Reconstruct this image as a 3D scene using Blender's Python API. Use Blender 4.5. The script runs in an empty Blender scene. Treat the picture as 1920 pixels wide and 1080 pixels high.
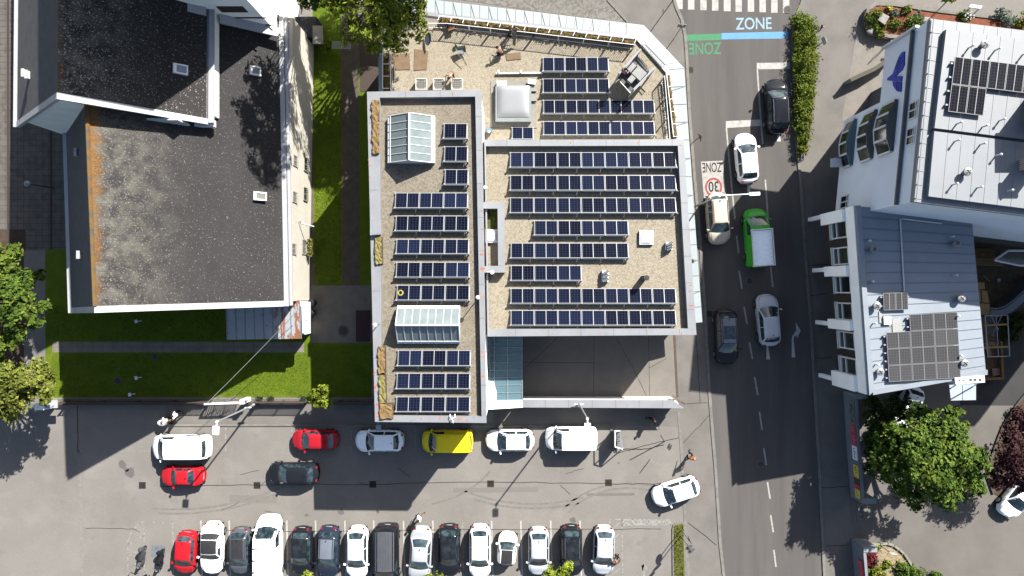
import bpy, bmesh, math, random
from mathutils import Vector, Matrix
random.seed(7)
R = math.radians
D = bpy.data
SC = bpy.context.scene
COL = SC.collection
CAMH = 57.0
F = 1280.0

def P(px, py, z=0.0):
    """surveyed point: photo position and height above ground -> world metres"""
    k = (CAMH - z) / F
    return Vector(((px - 960) * k, -(py - 540) * k, z))

# ------------------------------------------------------------------ materials
GS = 1 / 3.3      # one reflectance calibration for every surface but white paint and pale render
KEEP = {'white_render': 1, 'pale_blue_render': .66, 'wing_render': 1, 'tower_render': 1, 'cloth_white': .9, 'white_metal': .5, 'car_glass': .75, 'paint_white': .8, 'paint_red': .5, 'paint_dark_red': .55, 'paint_yellow': .7, 'paint_green': .6, 'paint_silver': .46, 'paint_pale_silver': .45, 'paint_blue_white': .7, 'white_dome': .6, 'opal_dome': .24, 'emblem_blue': .8, 'paint_grey': .6, 'paint_charcoal': .42, 'grey_roof': .5, 'paint_beige': .5, 'ribbed_roof': .55, 'soft_roof': .42, 'car_glass_roof': .5, 'arrow_paint': .5, 'lane_paint': .42, 'load_white': 1, 'rust': .6, 'banner_red': .8, 'banner_yellow': .8, 'banner_white': .8, 'paint_navy': .9, 'paint_black': .8, 'skylight_glass': .28, 'cream_render': .37, 'lot_asphalt': .345, 'forecourt_asphalt': .36, 'road_asphalt': .40, 'pavement_asphalt': .33, 'porch_glass': 1.4, 'entrance_canopy': .4, 'lamp_white': .7, 'canopy_pale': .36}
class NT:
    def __init__(s, name):
        s.k = KEEP.get(name, GS * (1.5 if name.startswith('leaves') else 1))
        m = D.materials.new(name); m.use_nodes = True
        s.m = m; s.n = m.node_tree.nodes; s.l = m.node_tree.links
        s.b = s.n['Principled BSDF']; s._tc = None
    def tc(s):
        if s._tc is None:
            s._tc = s.n.new('ShaderNodeTexCoord')
        return s._tc.outputs['Object']
    def mapping(s, scale=(1, 1, 1), rot=0.0):
        mp = s.n.new('ShaderNodeMapping'); s.l.new(s.tc(), mp.inputs['Vector'])
        mp.inputs['Scale'].default_value = scale
        mp.inputs['Rotation'].default_value = (0, 0, rot)
        return mp.outputs['Vector']
    def math(s, op, a, b=None):
        n = s.n.new('ShaderNodeMath'); n.operation = op
        for i, v in enumerate((a, b)):
            if v is None: continue
            if isinstance(v, (int, float)): n.inputs[i].default_value = v
            else: s.l.new(v, n.inputs[i])
        return n.outputs[0]
    def ramp(s, v, lo, hi):
        n = s.n.new('ShaderNodeMapRange'); s.l.new(v, n.inputs['Value'])
        n.inputs['From Min'].default_value = lo; n.inputs['From Max'].default_value = hi
        return n.outputs['Result']
    def mix(s, f, a, b):
        n = s.n.new('ShaderNodeMix'); n.data_type = 'RGBA'
        if isinstance(f, (int, float)): n.inputs[0].default_value = f
        else: s.l.new(f, n.inputs[0])
        for i, v in ((6, a), (7, b)):
            if isinstance(v, tuple): n.inputs[i].default_value = (*(c * s.k for c in v[:3]), 1)
            else: s.l.new(v, n.inputs[i])
        return n.outputs[2]
    def noise(s, scale, detail=4, stretch=(1, 1, 1), rough=.6, rot=0.0):
        n = s.n.new('ShaderNodeTexNoise'); n.inputs['Scale'].default_value = scale
        n.inputs['Detail'].default_value = detail; n.inputs['Roughness'].default_value = rough
        s.l.new(s.mapping(stretch, rot), n.inputs['Vector']); return n.outputs['Fac']
    def voro(s, scale, stretch=(1, 1, 1)):
        n = s.n.new('ShaderNodeTexVoronoi'); n.inputs['Scale'].default_value = scale
        s.l.new(s.mapping(stretch), n.inputs['Vector'])
        sep = s.n.new('ShaderNodeSeparateColor'); s.l.new(n.outputs['Color'], sep.inputs[0])
        return sep.outputs[0], n.outputs['Distance']
    def axis(s, i):
        sp = s.n.new('ShaderNodeSeparateXYZ'); s.l.new(s.tc(), sp.inputs[0]); return sp.outputs[i]
    def lines(s, coord, pitch, width):
        """1 on thin lines repeated every pitch"""
        f = s.math('FRACT', s.math('MULTIPLY', coord, 1.0 / pitch))
        return s.math('LESS_THAN', f, width / pitch)
    def island(s):
        g = s.n.new('ShaderNodeNewGeometry'); return g.outputs['Random Per Island']
    def bump(s, h, strength=.3, dist=.02):
        n = s.n.new('ShaderNodeBump'); n.inputs['Strength'].default_value = strength
        n.inputs['Distance'].default_value = dist
        s.l.new(h, n.inputs['Height']); s.l.new(n.outputs[0], s.b.inputs['Normal'])
    def done(s, col, rough=.8, metal=0.0, **kw):
        if isinstance(col, tuple): s.b.inputs['Base Color'].default_value = (*(c * s.k for c in col[:3]), 1)
        else: s.l.new(col, s.b.inputs['Base Color'])
        s.b.inputs['Roughness'].default_value = rough
        s.b.inputs['Metallic'].default_value = metal
        if rough > .68: s.b.inputs['Specular IOR Level'].default_value = .12
        for k, v in kw.items(): s.b.inputs[k].default_value = v
        return s.m

_M = {}
def layered(name, base, layers=(), rough=.85, metal=0.0, bump=None, **kw):
    """layers: (kind, colour, scale, lo, hi, amount[, stretch])"""
    if name in _M: return _M[name]
    t = NT(name); c = base
    for ly in layers:
        kind, colr, sc, lo, hi, am = ly[:6]; st = ly[6] if len(ly) > 6 else (1, 1, 1)
        v = t.noise(sc, 5, st) if kind == 'noise' else t.voro(sc, st)[0]
        f = t.math('MULTIPLY', t.ramp(v, lo, hi), am)
        c = t.mix(f, c, colr)
    if bump: t.bump(t.noise(bump[0], 3), bump[1], bump[2] if len(bump) > 2 else .02)
    _M[name] = t.done(c, rough, metal, **kw); return _M[name]

def plain(name, col, rough=.6, metal=0.0, **kw):
    return layered(name, col, [('noise', tuple(c * .88 for c in col), 3.1, .35, .7, .7)], rough, metal, **kw)

# ------------------------------------------------------------------ mesh builder
class MB:
    def __init__(s): s.v = []; s.f = []; s.mi = []; s.cur = 0
    def add(s, vs, fs):
        o = len(s.v); s.v += [tuple(v) for v in vs]
        s.f += [tuple(i + o for i in f) for f in fs]; s.mi += [s.cur] * len(fs); return s
    def slot(s, i): s.cur = i; return s
    def box(s, a, b):
        x0, y0, z0 = (min(a[i], b[i]) for i in range(3)); x1, y1, z1 = (max(a[i], b[i]) for i in range(3))
        return s.add([(x0, y0, z0), (x1, y0, z0), (x1, y1, z0), (x0, y1, z0), (x0, y0, z1), (x1, y0, z1), (x1, y1, z1), (x0, y1, z1)],
                     [(0, 3, 2, 1), (4, 5, 6, 7), (0, 1, 5, 4), (1, 2, 6, 5), (2, 3, 7, 6), (3, 0, 4, 7)])
    def obox(s, c, size, rz=0.0, tilt=0.0):
        """box centred at c, size, turned rz about Z (tilt about its own X first)"""
        m = Matrix.Rotation(rz, 3, 'Z') @ Matrix.Rotation(tilt, 3, 'X')
        h = [Vector((sx * size[0] / 2, sy * size[1] / 2, sz * size[2] / 2)) for sz in (-1, 1) for sx, sy in ((-1, -1), (1, -1), (1, 1), (-1, 1))]
        return s.add([Vector(c) + m @ p for p in h], [(0, 3, 2, 1), (4, 5, 6, 7), (0, 1, 5, 4), (1, 2, 6, 5), (2, 3, 7, 6), (3, 0, 4, 7)])
    def prism(s, poly, z0, z1):
        """poly: list of points (x, y) or Vectors"""
        p = [(q[0], q[1]) for q in poly]
        if sum(p[i][0] * p[(i + 1) % len(p)][1] - p[(i + 1) % len(p)][0] * p[i][1] for i in range(len(p))) < 0: p.reverse()
        n = len(p)
        return s.add([(x, y, z0) for x, y in p] + [(x, y, z1) for x, y in p],
                     [tuple(range(n - 1, -1, -1)), tuple(range(n, 2 * n))] + [(i, (i + 1) % n, n + (i + 1) % n, n + i) for i in range(n)])
    def sheet(s, pts):
        p = [Vector(q) for q in pts]
        nz = sum(p[i].x * p[(i + 1) % len(p)].y - p[(i + 1) % len(p)].x * p[i].y for i in range(len(p)))
        if nz < 0: p.reverse()
        return s.add(p, [tuple(range(len(p)))])
    def slab(s, pts, t):
        """thick plate: pts (3D, any winding), extruded straight down by t"""
        p = [Vector(q) for q in pts]
        nz = sum(p[i].x * p[(i + 1) % len(p)].y - p[(i + 1) % len(p)].x * p[i].y for i in range(len(p)))
        if nz < 0: p.reverse()
        n = len(p); low = [q - Vector((0, 0, t)) for q in p]
        return s.add(p + low, [tuple(range(n)), tuple(range(2 * n - 1, n - 1, -1))] + [(i, n + i, n + (i + 1) % n, (i + 1) % n) for i in range(n)])
    def wall(s, pts, th, z0, z1):
        """wall of thickness th following a 2D polyline (mitred)"""
        L = []; Rr = []
        for i, p in enumerate(pts):
            p = Vector((p[0], p[1]))
            a = Vector((pts[i - 1][0], pts[i - 1][1])) if i else None
            b = Vector((pts[i + 1][0], pts[i + 1][1])) if i < len(pts) - 1 else None
            d1 = (p - a).normalized() if a is not None else None
            d2 = (b - p).normalized() if b is not None else None
            d = ((d1 or d2) + (d2 or d1)).normalized()
            n = Vector((-d.y, d.x)); n1 = Vector((-(d1 or d2).y, (d1 or d2).x))
            k = th / 2 / max(.3, n.dot(n1))
            L.append(p + n * k); Rr.append(p - n * k)
        for i in range(len(pts) - 1):
            s.prism([L[i], L[i + 1], Rr[i + 1], Rr[i]], z0, z1)
        return s
    def tube(s, path, r, n=6, r2=None, cap=True):
        path = [Vector(p) for p in path]; m = len(path); vs = []
        for i, p in enumerate(path):
            d = (path[min(i + 1, m - 1)] - path[max(i - 1, 0)]).normalized()
            u = d.orthogonal().normalized(); w = d.cross(u)
            rr = r if r2 is None else r + (r2 - r) * i / (m - 1)
            vs += [p + (u * math.cos(2 * math.pi * k / n) + w * math.sin(2 * math.pi * k / n)) * rr for k in range(n)]
        fs = [(i * n + k, i * n + (k + 1) % n, (i + 1) * n + (k + 1) % n, (i + 1) * n + k) for i in range(m - 1) for k in range(n)]
        if cap: fs += [tuple(range(n - 1, -1, -1)), tuple(range((m - 1) * n, m * n))]
        return s.add(vs, fs)
    def lathe(s, c, prof, n=16, sx=1.0, sy=1.0):
        """prof: (radius, z) from the bottom up"""
        vs = []; m = len(prof)
        for r, z in prof:
            vs += [(c[0] + sx * r * math.cos(2 * math.pi * k / n), c[1] + sy * r * math.sin(2 * math.pi * k / n), c[2] + z) for k in range(n)]
        fs = [(i * n + k, i * n + (k + 1) % n, (i + 1) * n + (k + 1) % n, (i + 1) * n + k) for i in range(m - 1) for k in range(n)]
        fs += [tuple(range(n - 1, -1, -1)), tuple(range((m - 1) * n, m * n))]
        return s.add(vs, fs)
    def grid(s, fn, nu, nv):
        vs = [fn(i / (nu - 1), j / (nv - 1)) for i in range(nu) for j in range(nv)]
        return s.add(vs, [(i * nv + j, (i + 1) * nv + j, (i + 1) * nv + j + 1, i * nv + j + 1) for i in range(nu - 1) for j in range(nv - 1)])
    def mesh(s, name, mats, origin=(0, 0, 0), smooth=None, inv=None):
        me = D.meshes.new(name); o = Vector(origin)
        vs = [tuple((inv @ Vector(v)) if inv else (Vector(v) - o)) for v in s.v]
        me.from_pydata(vs, [], s.f)
        for m in (mats if isinstance(mats, (list, tuple)) else [mats]): me.materials.append(m)
        if any(s.mi): me.polygons.foreach_set('material_index', s.mi)
        if smooth is not None:
            me.polygons.foreach_set('use_smooth', [True] * len(me.polygons)); me.set_sharp_from_angle(angle=R(smooth))
        me.update(); return me
    def build(s, name, mats, parent=None, smooth=None, origin=None, local=False):
        """world-space geometry -> one object; origin defaults to the base centre (or the parent's origin)"""
        if parent is None and not local:
            if origin is None:
                xs = [v[0] for v in s.v]; ys = [v[1] for v in s.v]; zs = [v[2] for v in s.v]
                origin = ((min(xs) + max(xs)) / 2, (min(ys) + max(ys)) / 2, min(zs))
            me = s.mesh(name, mats, origin, smooth)
        elif local: me = s.mesh(name, mats, (0, 0, 0), smooth)
        else:
            bpy_mw = world_of(parent); me = s.mesh(name, mats, (0, 0, 0), smooth, bpy_mw.inverted())
        ob = D.objects.new(name, me); COL.objects.link(ob)
        if parent is None and not local: ob.location = origin
        if parent is not None: ob.parent = parent
        return ob

def world_of(o):
    m = Matrix.LocRotScale(o.location, o.rotation_euler, o.scale)
    return world_of(o.parent) @ m if o.parent else m

def tag(o, label=None, cat=None, group=None, kind=None):
    if label: o['label'] = label
    if cat: o['category'] = cat
    if group: o['group'] = group
    if kind: o['kind'] = kind
    return o
def thing(name, label, cat, loc=(0, 0, 0), rz=0.0, group=None):
    o = D.objects.new(name, None); COL.objects.link(o); o.empty_display_size = .3
    o.location = loc; o.rotation_euler = (0, 0, rz)
    return tag(o, label, cat, group)
def struct(name, mb, m, **k):
    return tag(mb.build(name, m, **k), kind='structure')
def kids(o): return [c for c in D.objects if c.parent == o]
def dup(root, loc, rz, label=None, **k):
    def cp(o, par):
        c = o.copy(); COL.objects.link(c); c.parent = par
        for ch in kids(o): cp(ch, c)
        return c
    r = cp(root, None); r.location = loc; r.rotation_euler = (0, 0, rz)
    return tag(r, label, **k)

def pbox(mb, x0, y0, x1, y1, z0, z1):
    """upright box over a photo rectangle measured at height z0"""
    a, c = P(x0, y0, z0), P(x1, y1, z0); mb.box((a.x, a.y, z0), (c.x, c.y, z1))
# ------------------------------------------------------------------ palette
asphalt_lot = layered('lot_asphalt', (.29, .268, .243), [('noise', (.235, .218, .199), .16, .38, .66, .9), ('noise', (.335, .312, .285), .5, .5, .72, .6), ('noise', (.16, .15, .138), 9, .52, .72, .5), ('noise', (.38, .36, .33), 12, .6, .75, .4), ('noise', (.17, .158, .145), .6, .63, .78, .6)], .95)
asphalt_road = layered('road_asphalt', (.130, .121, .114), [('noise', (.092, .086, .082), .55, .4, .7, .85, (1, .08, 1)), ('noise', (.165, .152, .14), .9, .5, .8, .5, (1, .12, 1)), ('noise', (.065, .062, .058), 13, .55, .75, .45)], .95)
asphalt_walk = layered('pavement_asphalt', (.25, .232, .212), [('noise', (.18, .168, .155), .45, .4, .7, .8), ('noise', (.30, .275, .245), 2.0, .55, .8, .4), ('noise', (.13, .12, .11), 12, .55, .75, .4)], .95)
asphalt_yard = layered('yard_asphalt', (.245, .226, .203), [('noise', (.185, .17, .155), .3, .4, .7, .8), ('noise', (.28, .255, .225), 2.0, .6, .8, .4), ('noise', (.14, .13, .115), 12, .55, .75, .4)], .95)
concrete = layered('concrete', (.27, .25, .22), [('noise', (.19, .175, .155), 1.2, .4, .7, .8), ('noise', (.12, .11, .10), 6, .6, .8, .4)], .9)
kerbstone = layered('kerbstone', (.30, .285, .255), [('noise', (.20, .19, .17), 2.5, .4, .7, .8), ('voro', (.36, .34, .31), 1.2, .4, .9, .4)], .9)
grass = layered('lawn_grass', (.165, .245, .010), [('noise', (.105, .175, .008), .7, .4, .7, .9), ('noise', (.29, .29, .04), .9, .58, .75, .55), ('noise', (.21, .24, .035), 4, .5, .75, .6), ('noise', (.06, .09, .01), 14, .5, .7, .5), ('noise', (.5, .5, .42), 22, .74, .78, .6)], .95, bump=(30, .5, .05))
grass_dry = layered('dry_grass', (.17, .16, .045), [('noise', (.10, .12, .025), 2, .4, .7, .9), ('noise', (.26, .22, .09), 9, .5, .75, .7)], .95, bump=(30, .5, .05))
cobble = layered('cobbles', (.30, .285, .26), [('voro', (.15, .14, .125), 6.0, .2, 1, .8), ('noise', (.38, .36, .33), 1.0, .5, .8, .4)], .9)
gravel = layered('roof_gravel', (.52, .455, .345), [('voro', (.25, .21, .145), 9, .3, 1, .6), ('noise', (.62, .56, .45), 10, .5, .7, .6), ('noise', (.40, .345, .255), .4, .45, .75, .4)], .95, bump=(18, .7, .06))
gravel_grey = layered('roof_gravel_grey', (.37, .325, .255), [('voro', (.165, .142, .108), 9, .3, 1, .6), ('noise', (.57, .50, .39), 9, .5, .7, .6), ('noise', (.28, .235, .16), .5, .45, .75, .5)], .95, bump=(18, .7, .06))
coping = layered('metal_coping', (.43, .44, .46), [('noise', (.35, .36, .385), .8, .4, .7, .8), ('noise', (.30, .295, .29), 2.5, .6, .78, .6, (1, .4, 1))], .45, 0.1)
rust = layered('rusty_coping', (.55, .56, .57), [('noise', (.33, .12, .05), 1.7, .6, .64, .9, (1, .6, 1)), ('noise', (.4, .4, .41), 1.2, .5, .8, .6)], .5)
render_white = layered('white_render', (.60, .60, .585), [('noise', (.51, .51, .50), .7, .4, .7, .7), ('noise', (.42, .41, .39), 3, .66, .85, .4)], .85)
render_blue = layered('pale_blue_render', (.66, .705, .77), [('noise', (.59, .635, .70), .6, .4, .7, .7), ('noise', (.46, .49, .54), 5, .6, .8, .4)], .85)
render_cream = layered('cream_render', (.72, .68, .59), [('noise', (.63, .59, .50), .8, .4, .7, .7), ('noise', (.40, .34, .25), 4, .66, .85, .5)], .9)
white_metal = layered('white_metal', (.72, .73, .73), [('noise', (.62, .63, .64), 2, .4, .7, .6)], .4)
grey_metal = layered('grey_metal', (.38, .39, .40), [('noise', (.30, .31, .32), 3, .4, .7, .6)], .4, .4)
dark_metal = layered('dark_metal', (.06, .06, .065), [('noise', (.04, .04, .045), 3, .4, .7, .6)], .5, .3)
paint_white = layered('road_paint', (.62, .61, .57), [('noise', (.38, .36, .33), 2.2, .48, .72, .8), ('noise', (.16, .15, .145), 9, .58, .68, .75)], .8)
paint_worn = layered('worn_road_paint', (.42, .41, .38), [('noise', (.2, .19, .175), 5, .45, .62, .85)], .85)
black = plain('black_rubber', (.018, .018, .019), .7)
glass_dark = layered('dark_glass', (.012, .017, .021), [('noise', (.035, .05, .055), 1.6, .45, .75, .9)], .06, 0, **{'Specular IOR Level': .6})
glass_blue = layered('window_glass', (.03, .045, .05), [('noise', (.06, .075, .08), 1.2, .45, .75, .9)], .06)
wood = layered('weathered_wood', (.33, .19, .085), [('noise', (.22, .115, .05), 3, .4, .7, .8, (1, 6, 1))], .8)
plank_yellow = layered('fresh_planks', (.50, .33, .14), [('noise', (.36, .22, .09), 3, .4, .7, .8, (6, 1, 1))], .75)
brick_dark = layered('brown_cladding', (.085, .066, .058), [('noise', (.06, .048, .043), 4, .4, .7, .8)], .85)
soil = layered('soil', (.12, .085, .055), [('noise', (.07, .05, .033), 3, .4, .7, .9), ('noise', (.2, .15, .1), 12, .55, .75, .6)], .95)
bark = layered('bark', (.10, .075, .05), [('noise', (.05, .04, .03), 6, .4, .7, .9)], .95)
sedum = layered('sedum_mat', (.36, .235, .10), [('noise', (.22, .14, .06), 5, .4, .7, .9), ('noise', (.5, .38, .18), 12, .5, .7, .7)], .95, bump=(14, .8, .06))
sedum_yellow = layered('yellow_sedum', (.36, .31, .11), [('noise', (.18, .155, .06), 5, .4, .7, .9), ('noise', (.5, .45, .14), 12, .5, .7, .7)], .95, bump=(14, .8, .06))

# ------------------------------------------------------------------ camera, sun, sky
cam = D.cameras.new('camera'); co = D.objects.new('camera', cam); COL.objects.link(co)
co.location = (0, 0, CAMH); co.rotation_euler = (0, 0, 0)
cam.sensor_width = 36; cam.lens = 24; cam.clip_end = 2000; cam.clip_start = .5
SC.camera = co
sunv = Vector((.77, 1.02, 1.0)).normalized()
sl = D.lights.new('sun', 'SUN'); sl.energy = 4.8; sl.angle = R(.5); sl.color = (1, .966, .905)
so = D.objects.new('sun', sl); COL.objects.link(so); so.location = sunv * 120
so.rotation_euler = sunv.to_track_quat('Z', 'Y').to_euler()
W = D.worlds.new('World'); SC.world = W; W.use_nodes = True
sky = W.node_tree.nodes.new('ShaderNodeTexSky'); sky.sky_type = 'NISHITA'; sky.sun_disc = False
sky.sun_elevation = math.asin(sunv.z); sky.sun_rotation = math.atan2(sunv.x, sunv.y); sky.altitude = 200; sky.dust_density = 2.2; sky.air_density = 1.0; sky.ozone_density = 1.0
bg = W.node_tree.nodes['Background']; bg.inputs['Strength'].default_value = .056
W.node_tree.links.new(sky.outputs[0], bg.inputs['Color'])
SC.view_settings.view_transform = 'Standard'; SC.view_settings.look = 'None'
SC.view_settings.exposure = 2.28; SC.view_settings.gamma = 1
# ================================================================== ground, roads, lawns
def flat(name, poly, z, m, kind='structure', parent=None):
    mb = MB(); mb.sheet([P(x, y, z) for x, y in poly]); o = mb.build(name, m, parent=parent)
    if parent is None: tag(o, kind=kind)
    return o
def strip(mb, pts, w, z0, z1=None):
    """painted line (sheet) or raised strip along px points, w in metres"""
    q = [P(x, y, z0) for x, y in pts]
    for i in range(len(q) - 1):
        d = (q[i + 1] - q[i]).normalized(); n = Vector((-d.y, d.x, 0)) * w / 2
        c = [q[i] + n, q[i + 1] + n, q[i + 1] - n, q[i] - n]
        if z1 is None: mb.sheet(c)
        else: mb.prism(c, z0, z1)

g = MB(); g.sheet([(-260, -260, 0), (260, -260, 0), (260, 260, 0), (-260, 260, 0)])
ground = struct('ground', g, asphalt_lot)

ROADL = [(1262, -260), (1262, -8), (1268, 14), (1278, 36), (1284, 64), (1287, 100), (1293, 217), (1302, 333), (1312, 440), (1322, 590), (1329, 720), (1334, 790), (1342, 887), (1350, 1018), (1357, 1080), (1372, 1340)]
ROADR = [(1530, -260), (1512, -20), (1501, 10), (1488, 40), (1486, 80), (1488, 133), (1493, 267), (1500, 333), (1508, 460), (1520, 608), (1527, 727), (1536, 887), (1541, 997), (1545, 1080), (1560, 1340)]
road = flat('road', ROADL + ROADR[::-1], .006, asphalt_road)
# pavements either side
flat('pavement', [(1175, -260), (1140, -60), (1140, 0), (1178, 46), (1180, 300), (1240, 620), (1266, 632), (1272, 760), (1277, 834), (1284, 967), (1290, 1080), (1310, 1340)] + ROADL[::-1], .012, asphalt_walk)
flat('pavement', ROADR + [(1700, 1340), (1606, 1080), (1592, 935), (1580, 735), (1640, 730), (1640, 300), (1600, 60), (1640, 0), (1700, -260)], .012, asphalt_walk)
flat('yard_pavement', [(1592, 940), (1606, 1080), (1640, 1340), (2300, 1340), (2300, 380), (1640, 380), (1640, 735), (1582, 735)], .016, asphalt_yard)
flat('entrance_paving', [(1606, 62), (1640, 0), (1760, 0), (1760, 200), (1600, 240), (1578, 225)], .02, layered('pale_paving', (.33, .30, .265), [('noise', (.26, .235, .21), 1.5, .4, .7, .8)], .9))
flat('cobbled_path', [(812, -8), (1000, 20), (1176, 44), (1140, 0), (1130, -160), (700, -160), (700, -8)], .014, cobble)
kb = MB(); strip(kb, ROADL, .24, 0, .07); struct('kerb', kb, kerbstone)
kb = MB(); strip(kb, ROADR, .22, 0, .10); struct('kerb', kb, kerbstone)
kb = MB(); strip(kb, [(1130, -160), (1140, 0), (1178, 42)], .22, 0, .07); struct('kerb', kb, kerbstone)
kb = MB(); strip(kb, [(1272, 770), (1277, 834), (1284, 967), (1292, 1100)], .22, 0, .03); struct('kerb', kb, kerbstone)
kb = MB(); strip(kb, [(310, 797), (560, 797), (700, 798), (910, 800), (1146, 797), (1147, 842)], .16, 0, .09); struct('kerb', kb, kerbstone)
# darker pavement behind the parking bays, forecourt and fall lines
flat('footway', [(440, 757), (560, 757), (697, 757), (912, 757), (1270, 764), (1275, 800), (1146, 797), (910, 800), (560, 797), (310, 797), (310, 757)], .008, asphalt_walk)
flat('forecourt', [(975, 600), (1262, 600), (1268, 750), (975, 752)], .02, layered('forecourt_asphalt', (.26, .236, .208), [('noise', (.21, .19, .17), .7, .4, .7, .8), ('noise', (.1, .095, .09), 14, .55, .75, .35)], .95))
jt = MB()
for a in ([(1114, 620), (1113, 742)], [(1216, 620), (1218, 745)], [(1047, 632), (985, 690)], [(1155, 632), (1192, 700), (1212, 742)], [(980, 680), (1113, 680)], [(1217, 690), (1250, 672)],
          [(1305, 628), (1313, 756)], [(1286, 757), (1326, 755)]):
    strip(jt, a, .03, .026)
struct('pavement_joints', jt, plain('joint_tar', (.035, .032, .03), .8))
jt = MB()
for a in ([(1264, 625), (1270, 745)],): strip(jt, a, .2, .027)
struct('drain_channel', jt, layered('channel', (.16, .12, .09), [('noise', (.09, .07, .055), 6, .4, .7, .8)], .9))
crk = MB(); rr = random.Random(3)
def crack(pts, w=.05):
    q = []
    for (x0, y0), (x1, y1) in zip(pts, pts[1:]):
        for k in range(8): q.append((x0 + (x1 - x0) * k / 8 + rr.uniform(-1, 1), y0 + (y1 - y0) * k / 8 + rr.uniform(-1, 1)))
    strip(crk, q + [pts[-1]], w, .018)
crack([(300, 912), (480, 909), (700, 908), (920, 903), (1141, 907), (1230, 908)], .045)
crack([(340, 995), (600, 996), (900, 993), (1240, 992)], .04)
crack([(160, 990), (250, 992), (262, 998)], .035); crack([(145, 760), (146, 850)], .05)
crack([(1280, 832), (1330, 778)], .04); crack([(1290, 980), (1343, 1022)], .06); crack([(1165, 842), (1210, 842), (1245, 834)], .07); crack([(1160, 850), (1200, 838), (1275, 820)], .05)
for a in ([(1512, 498), (1552, 496)], [(1516, 554), (1550, 551)], [(1524, 672), (1560, 670)], [(1538, 915), (1590, 912)], [(1548, 1024), (1592, 1022)]): crack(a, .05)
for i in range(9):
    x = rr.uniform(160, 1200); y = rr.uniform(860, 985); crack([(x, y), (x + rr.uniform(-40, 40), y + rr.uniform(-18, 18))], .03)
struct('asphalt_cracks', crk, plain('crack_tar', (.045, .042, .04), .8))
seam = MB()
strip(seam, [(146, 845), (150, 900), (155, 1080), (158, 1200)], .28, .010); strip(seam, [(146, 845), (300, 846)], .2, .010)
struct('asphalt_seam', seam, layered('seam_fill', (.34, .32, .295), [('noise', (.25, .235, .215), 3, .4, .7, .8)], .95))
ol = MB()
for x, y, r in ((230, 872, .35), (244, 886, .45), (237, 880, .25), (575, 966, .2), (1160, 868, .12), (228, 868, .3), (1075, 975, .3), (640, 960, .3)):
    c = P(x, y, .010 + .0006 * (x % 7)); ol.sheet([c + Vector((math.cos(k * .7) * r * rr.uniform(.6, 1.1), math.sin(k * .7) * r * rr.uniform(.6, 1.1), 0)) for k in range(9)])
struct('oil_stains', ol, plain('oil', (.19, .178, .165), .8))

# ---- markings (parts of the road / the lot)
mk = MB()
for i, (x0, x1, yb) in enumerate([(1267, 1280, 17), (1290, 1302, 18), (1313, 1325, 19), (1335, 1347, 20), (1357, 1370, 21), (1379, 1391, 22), (1402, 1414, 22), (1424, 1436, 23), (1446, 1458, 24), (1468, 1480, 24)]):
    mk.sheet([P(x0, -40, .010), P(x1, -40, .010), P(x1, yb, .010), P(x0, yb, .010)])
mk.build('zebra_crossing', paint_white, parent=road)
def bar(name, q, m, z=.010):
    b = MB(); b.sheet([P(x, y, z) for x, y in q]); return b.build(name, m, parent=road)
blue_p = layered('blue_paint', (.17, .42, .72), [('noise', (.25, .47, .66), 2, .45, .75, .7), ('noise', (.14, .16, .19), 8, .58, .70, .6)], .8)
cyan_p = layered('pale_blue_paint', (.40, .60, .72), [('noise', (.2, .27, .32), 6, .50, .68, .8)], .8)
green_p = layered('green_paint', (.09, .34, .17), [('noise', (.12, .22, .15), 5, .48, .70, .8)], .8)
bar('zone_stripe', [(1285, 65), (1352, 63), (1352, 75), (1285, 77)], green_p)
bar('zone_stripe', [(1352.5, 62), (1478, 59), (1478, 72), (1352.5, 74)], blue_p)
bar('stop_line', [(1419, 118), (1481, 117), (1481, 129), (1419, 130)], paint_white)
bar('stop_line', [(1361, 227), (1427, 224), (1427, 236), (1361, 240)], paint_white)
ll = MB()
for a in ([(1420, 130), (1424, 190), (1430, 270)], [(1362, 240), (1369, 320), (1378, 410)], [(1381, 442), (1385, 475)], [(1386, 508), (1391, 541)], [(1395, 575), (1401, 608)], [(1405, 642), (1411, 673)], [(1415, 707), (1421, 741)], [(1424, 772), (1429, 806)],
          [(1432, 840), (1437, 872)], [(1439, 904), (1444, 935)], [(1445, 966), (1450, 998)], [(1451, 1031), (1455, 1063)], [(1435, 337), (1440, 410)], [(1445, 500), (1449, 538)]):
    strip(ll, a, .13, .0102)
ll.build('lane_line', layered('lane_paint', (.40, .39, .36), [('noise', (.2, .19, .18), 5, .5, .7, .8)], .8), parent=road)
ar = MB()
for q in ([(1437, 648), (1440, 648), (1444, 674), (1437, 674)], [(1401, 345), (1405, 345), (1408, 366), (1401, 366)], [(1458, 250), (1462, 250), (1464, 265), (1457, 265)]):
    ar.sheet([P(x, y, .0104) for x, y in q])
for q in ([(1484.5, 637), (1488, 637), (1491, 670), (1484.5, 670)], [(1484.5, 637), (1485.5, 630), (1490, 624), (1493.5, 627.5), (1488.5, 632), (1488, 637)], [(1490, 624), (1493, 619), (1492, 604), (1501, 620), (1494, 635), (1493.5, 627.5)]):
    ar.sheet([P(x, y, .0104) for x, y in q])
ar.build('turn_arrow', layered('arrow_paint', (.50, .49, .46), [('noise', (.34, .33, .31), 5, .5, .7, .8)], .8), parent=road)
bar('speed_panel', [(1314, 303), (1355, 301), (1361, 364), (1320, 372)], layered('panel_paint', (.58, .555, .52), [('noise', (.36, .34, .31), 3, .45, .72, .8), ('noise', (.2, .19, .18), 10, .6, .7, .6)], .8), .0106)
ringm = MB(); c = P(1338, 351, .0125)
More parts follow.
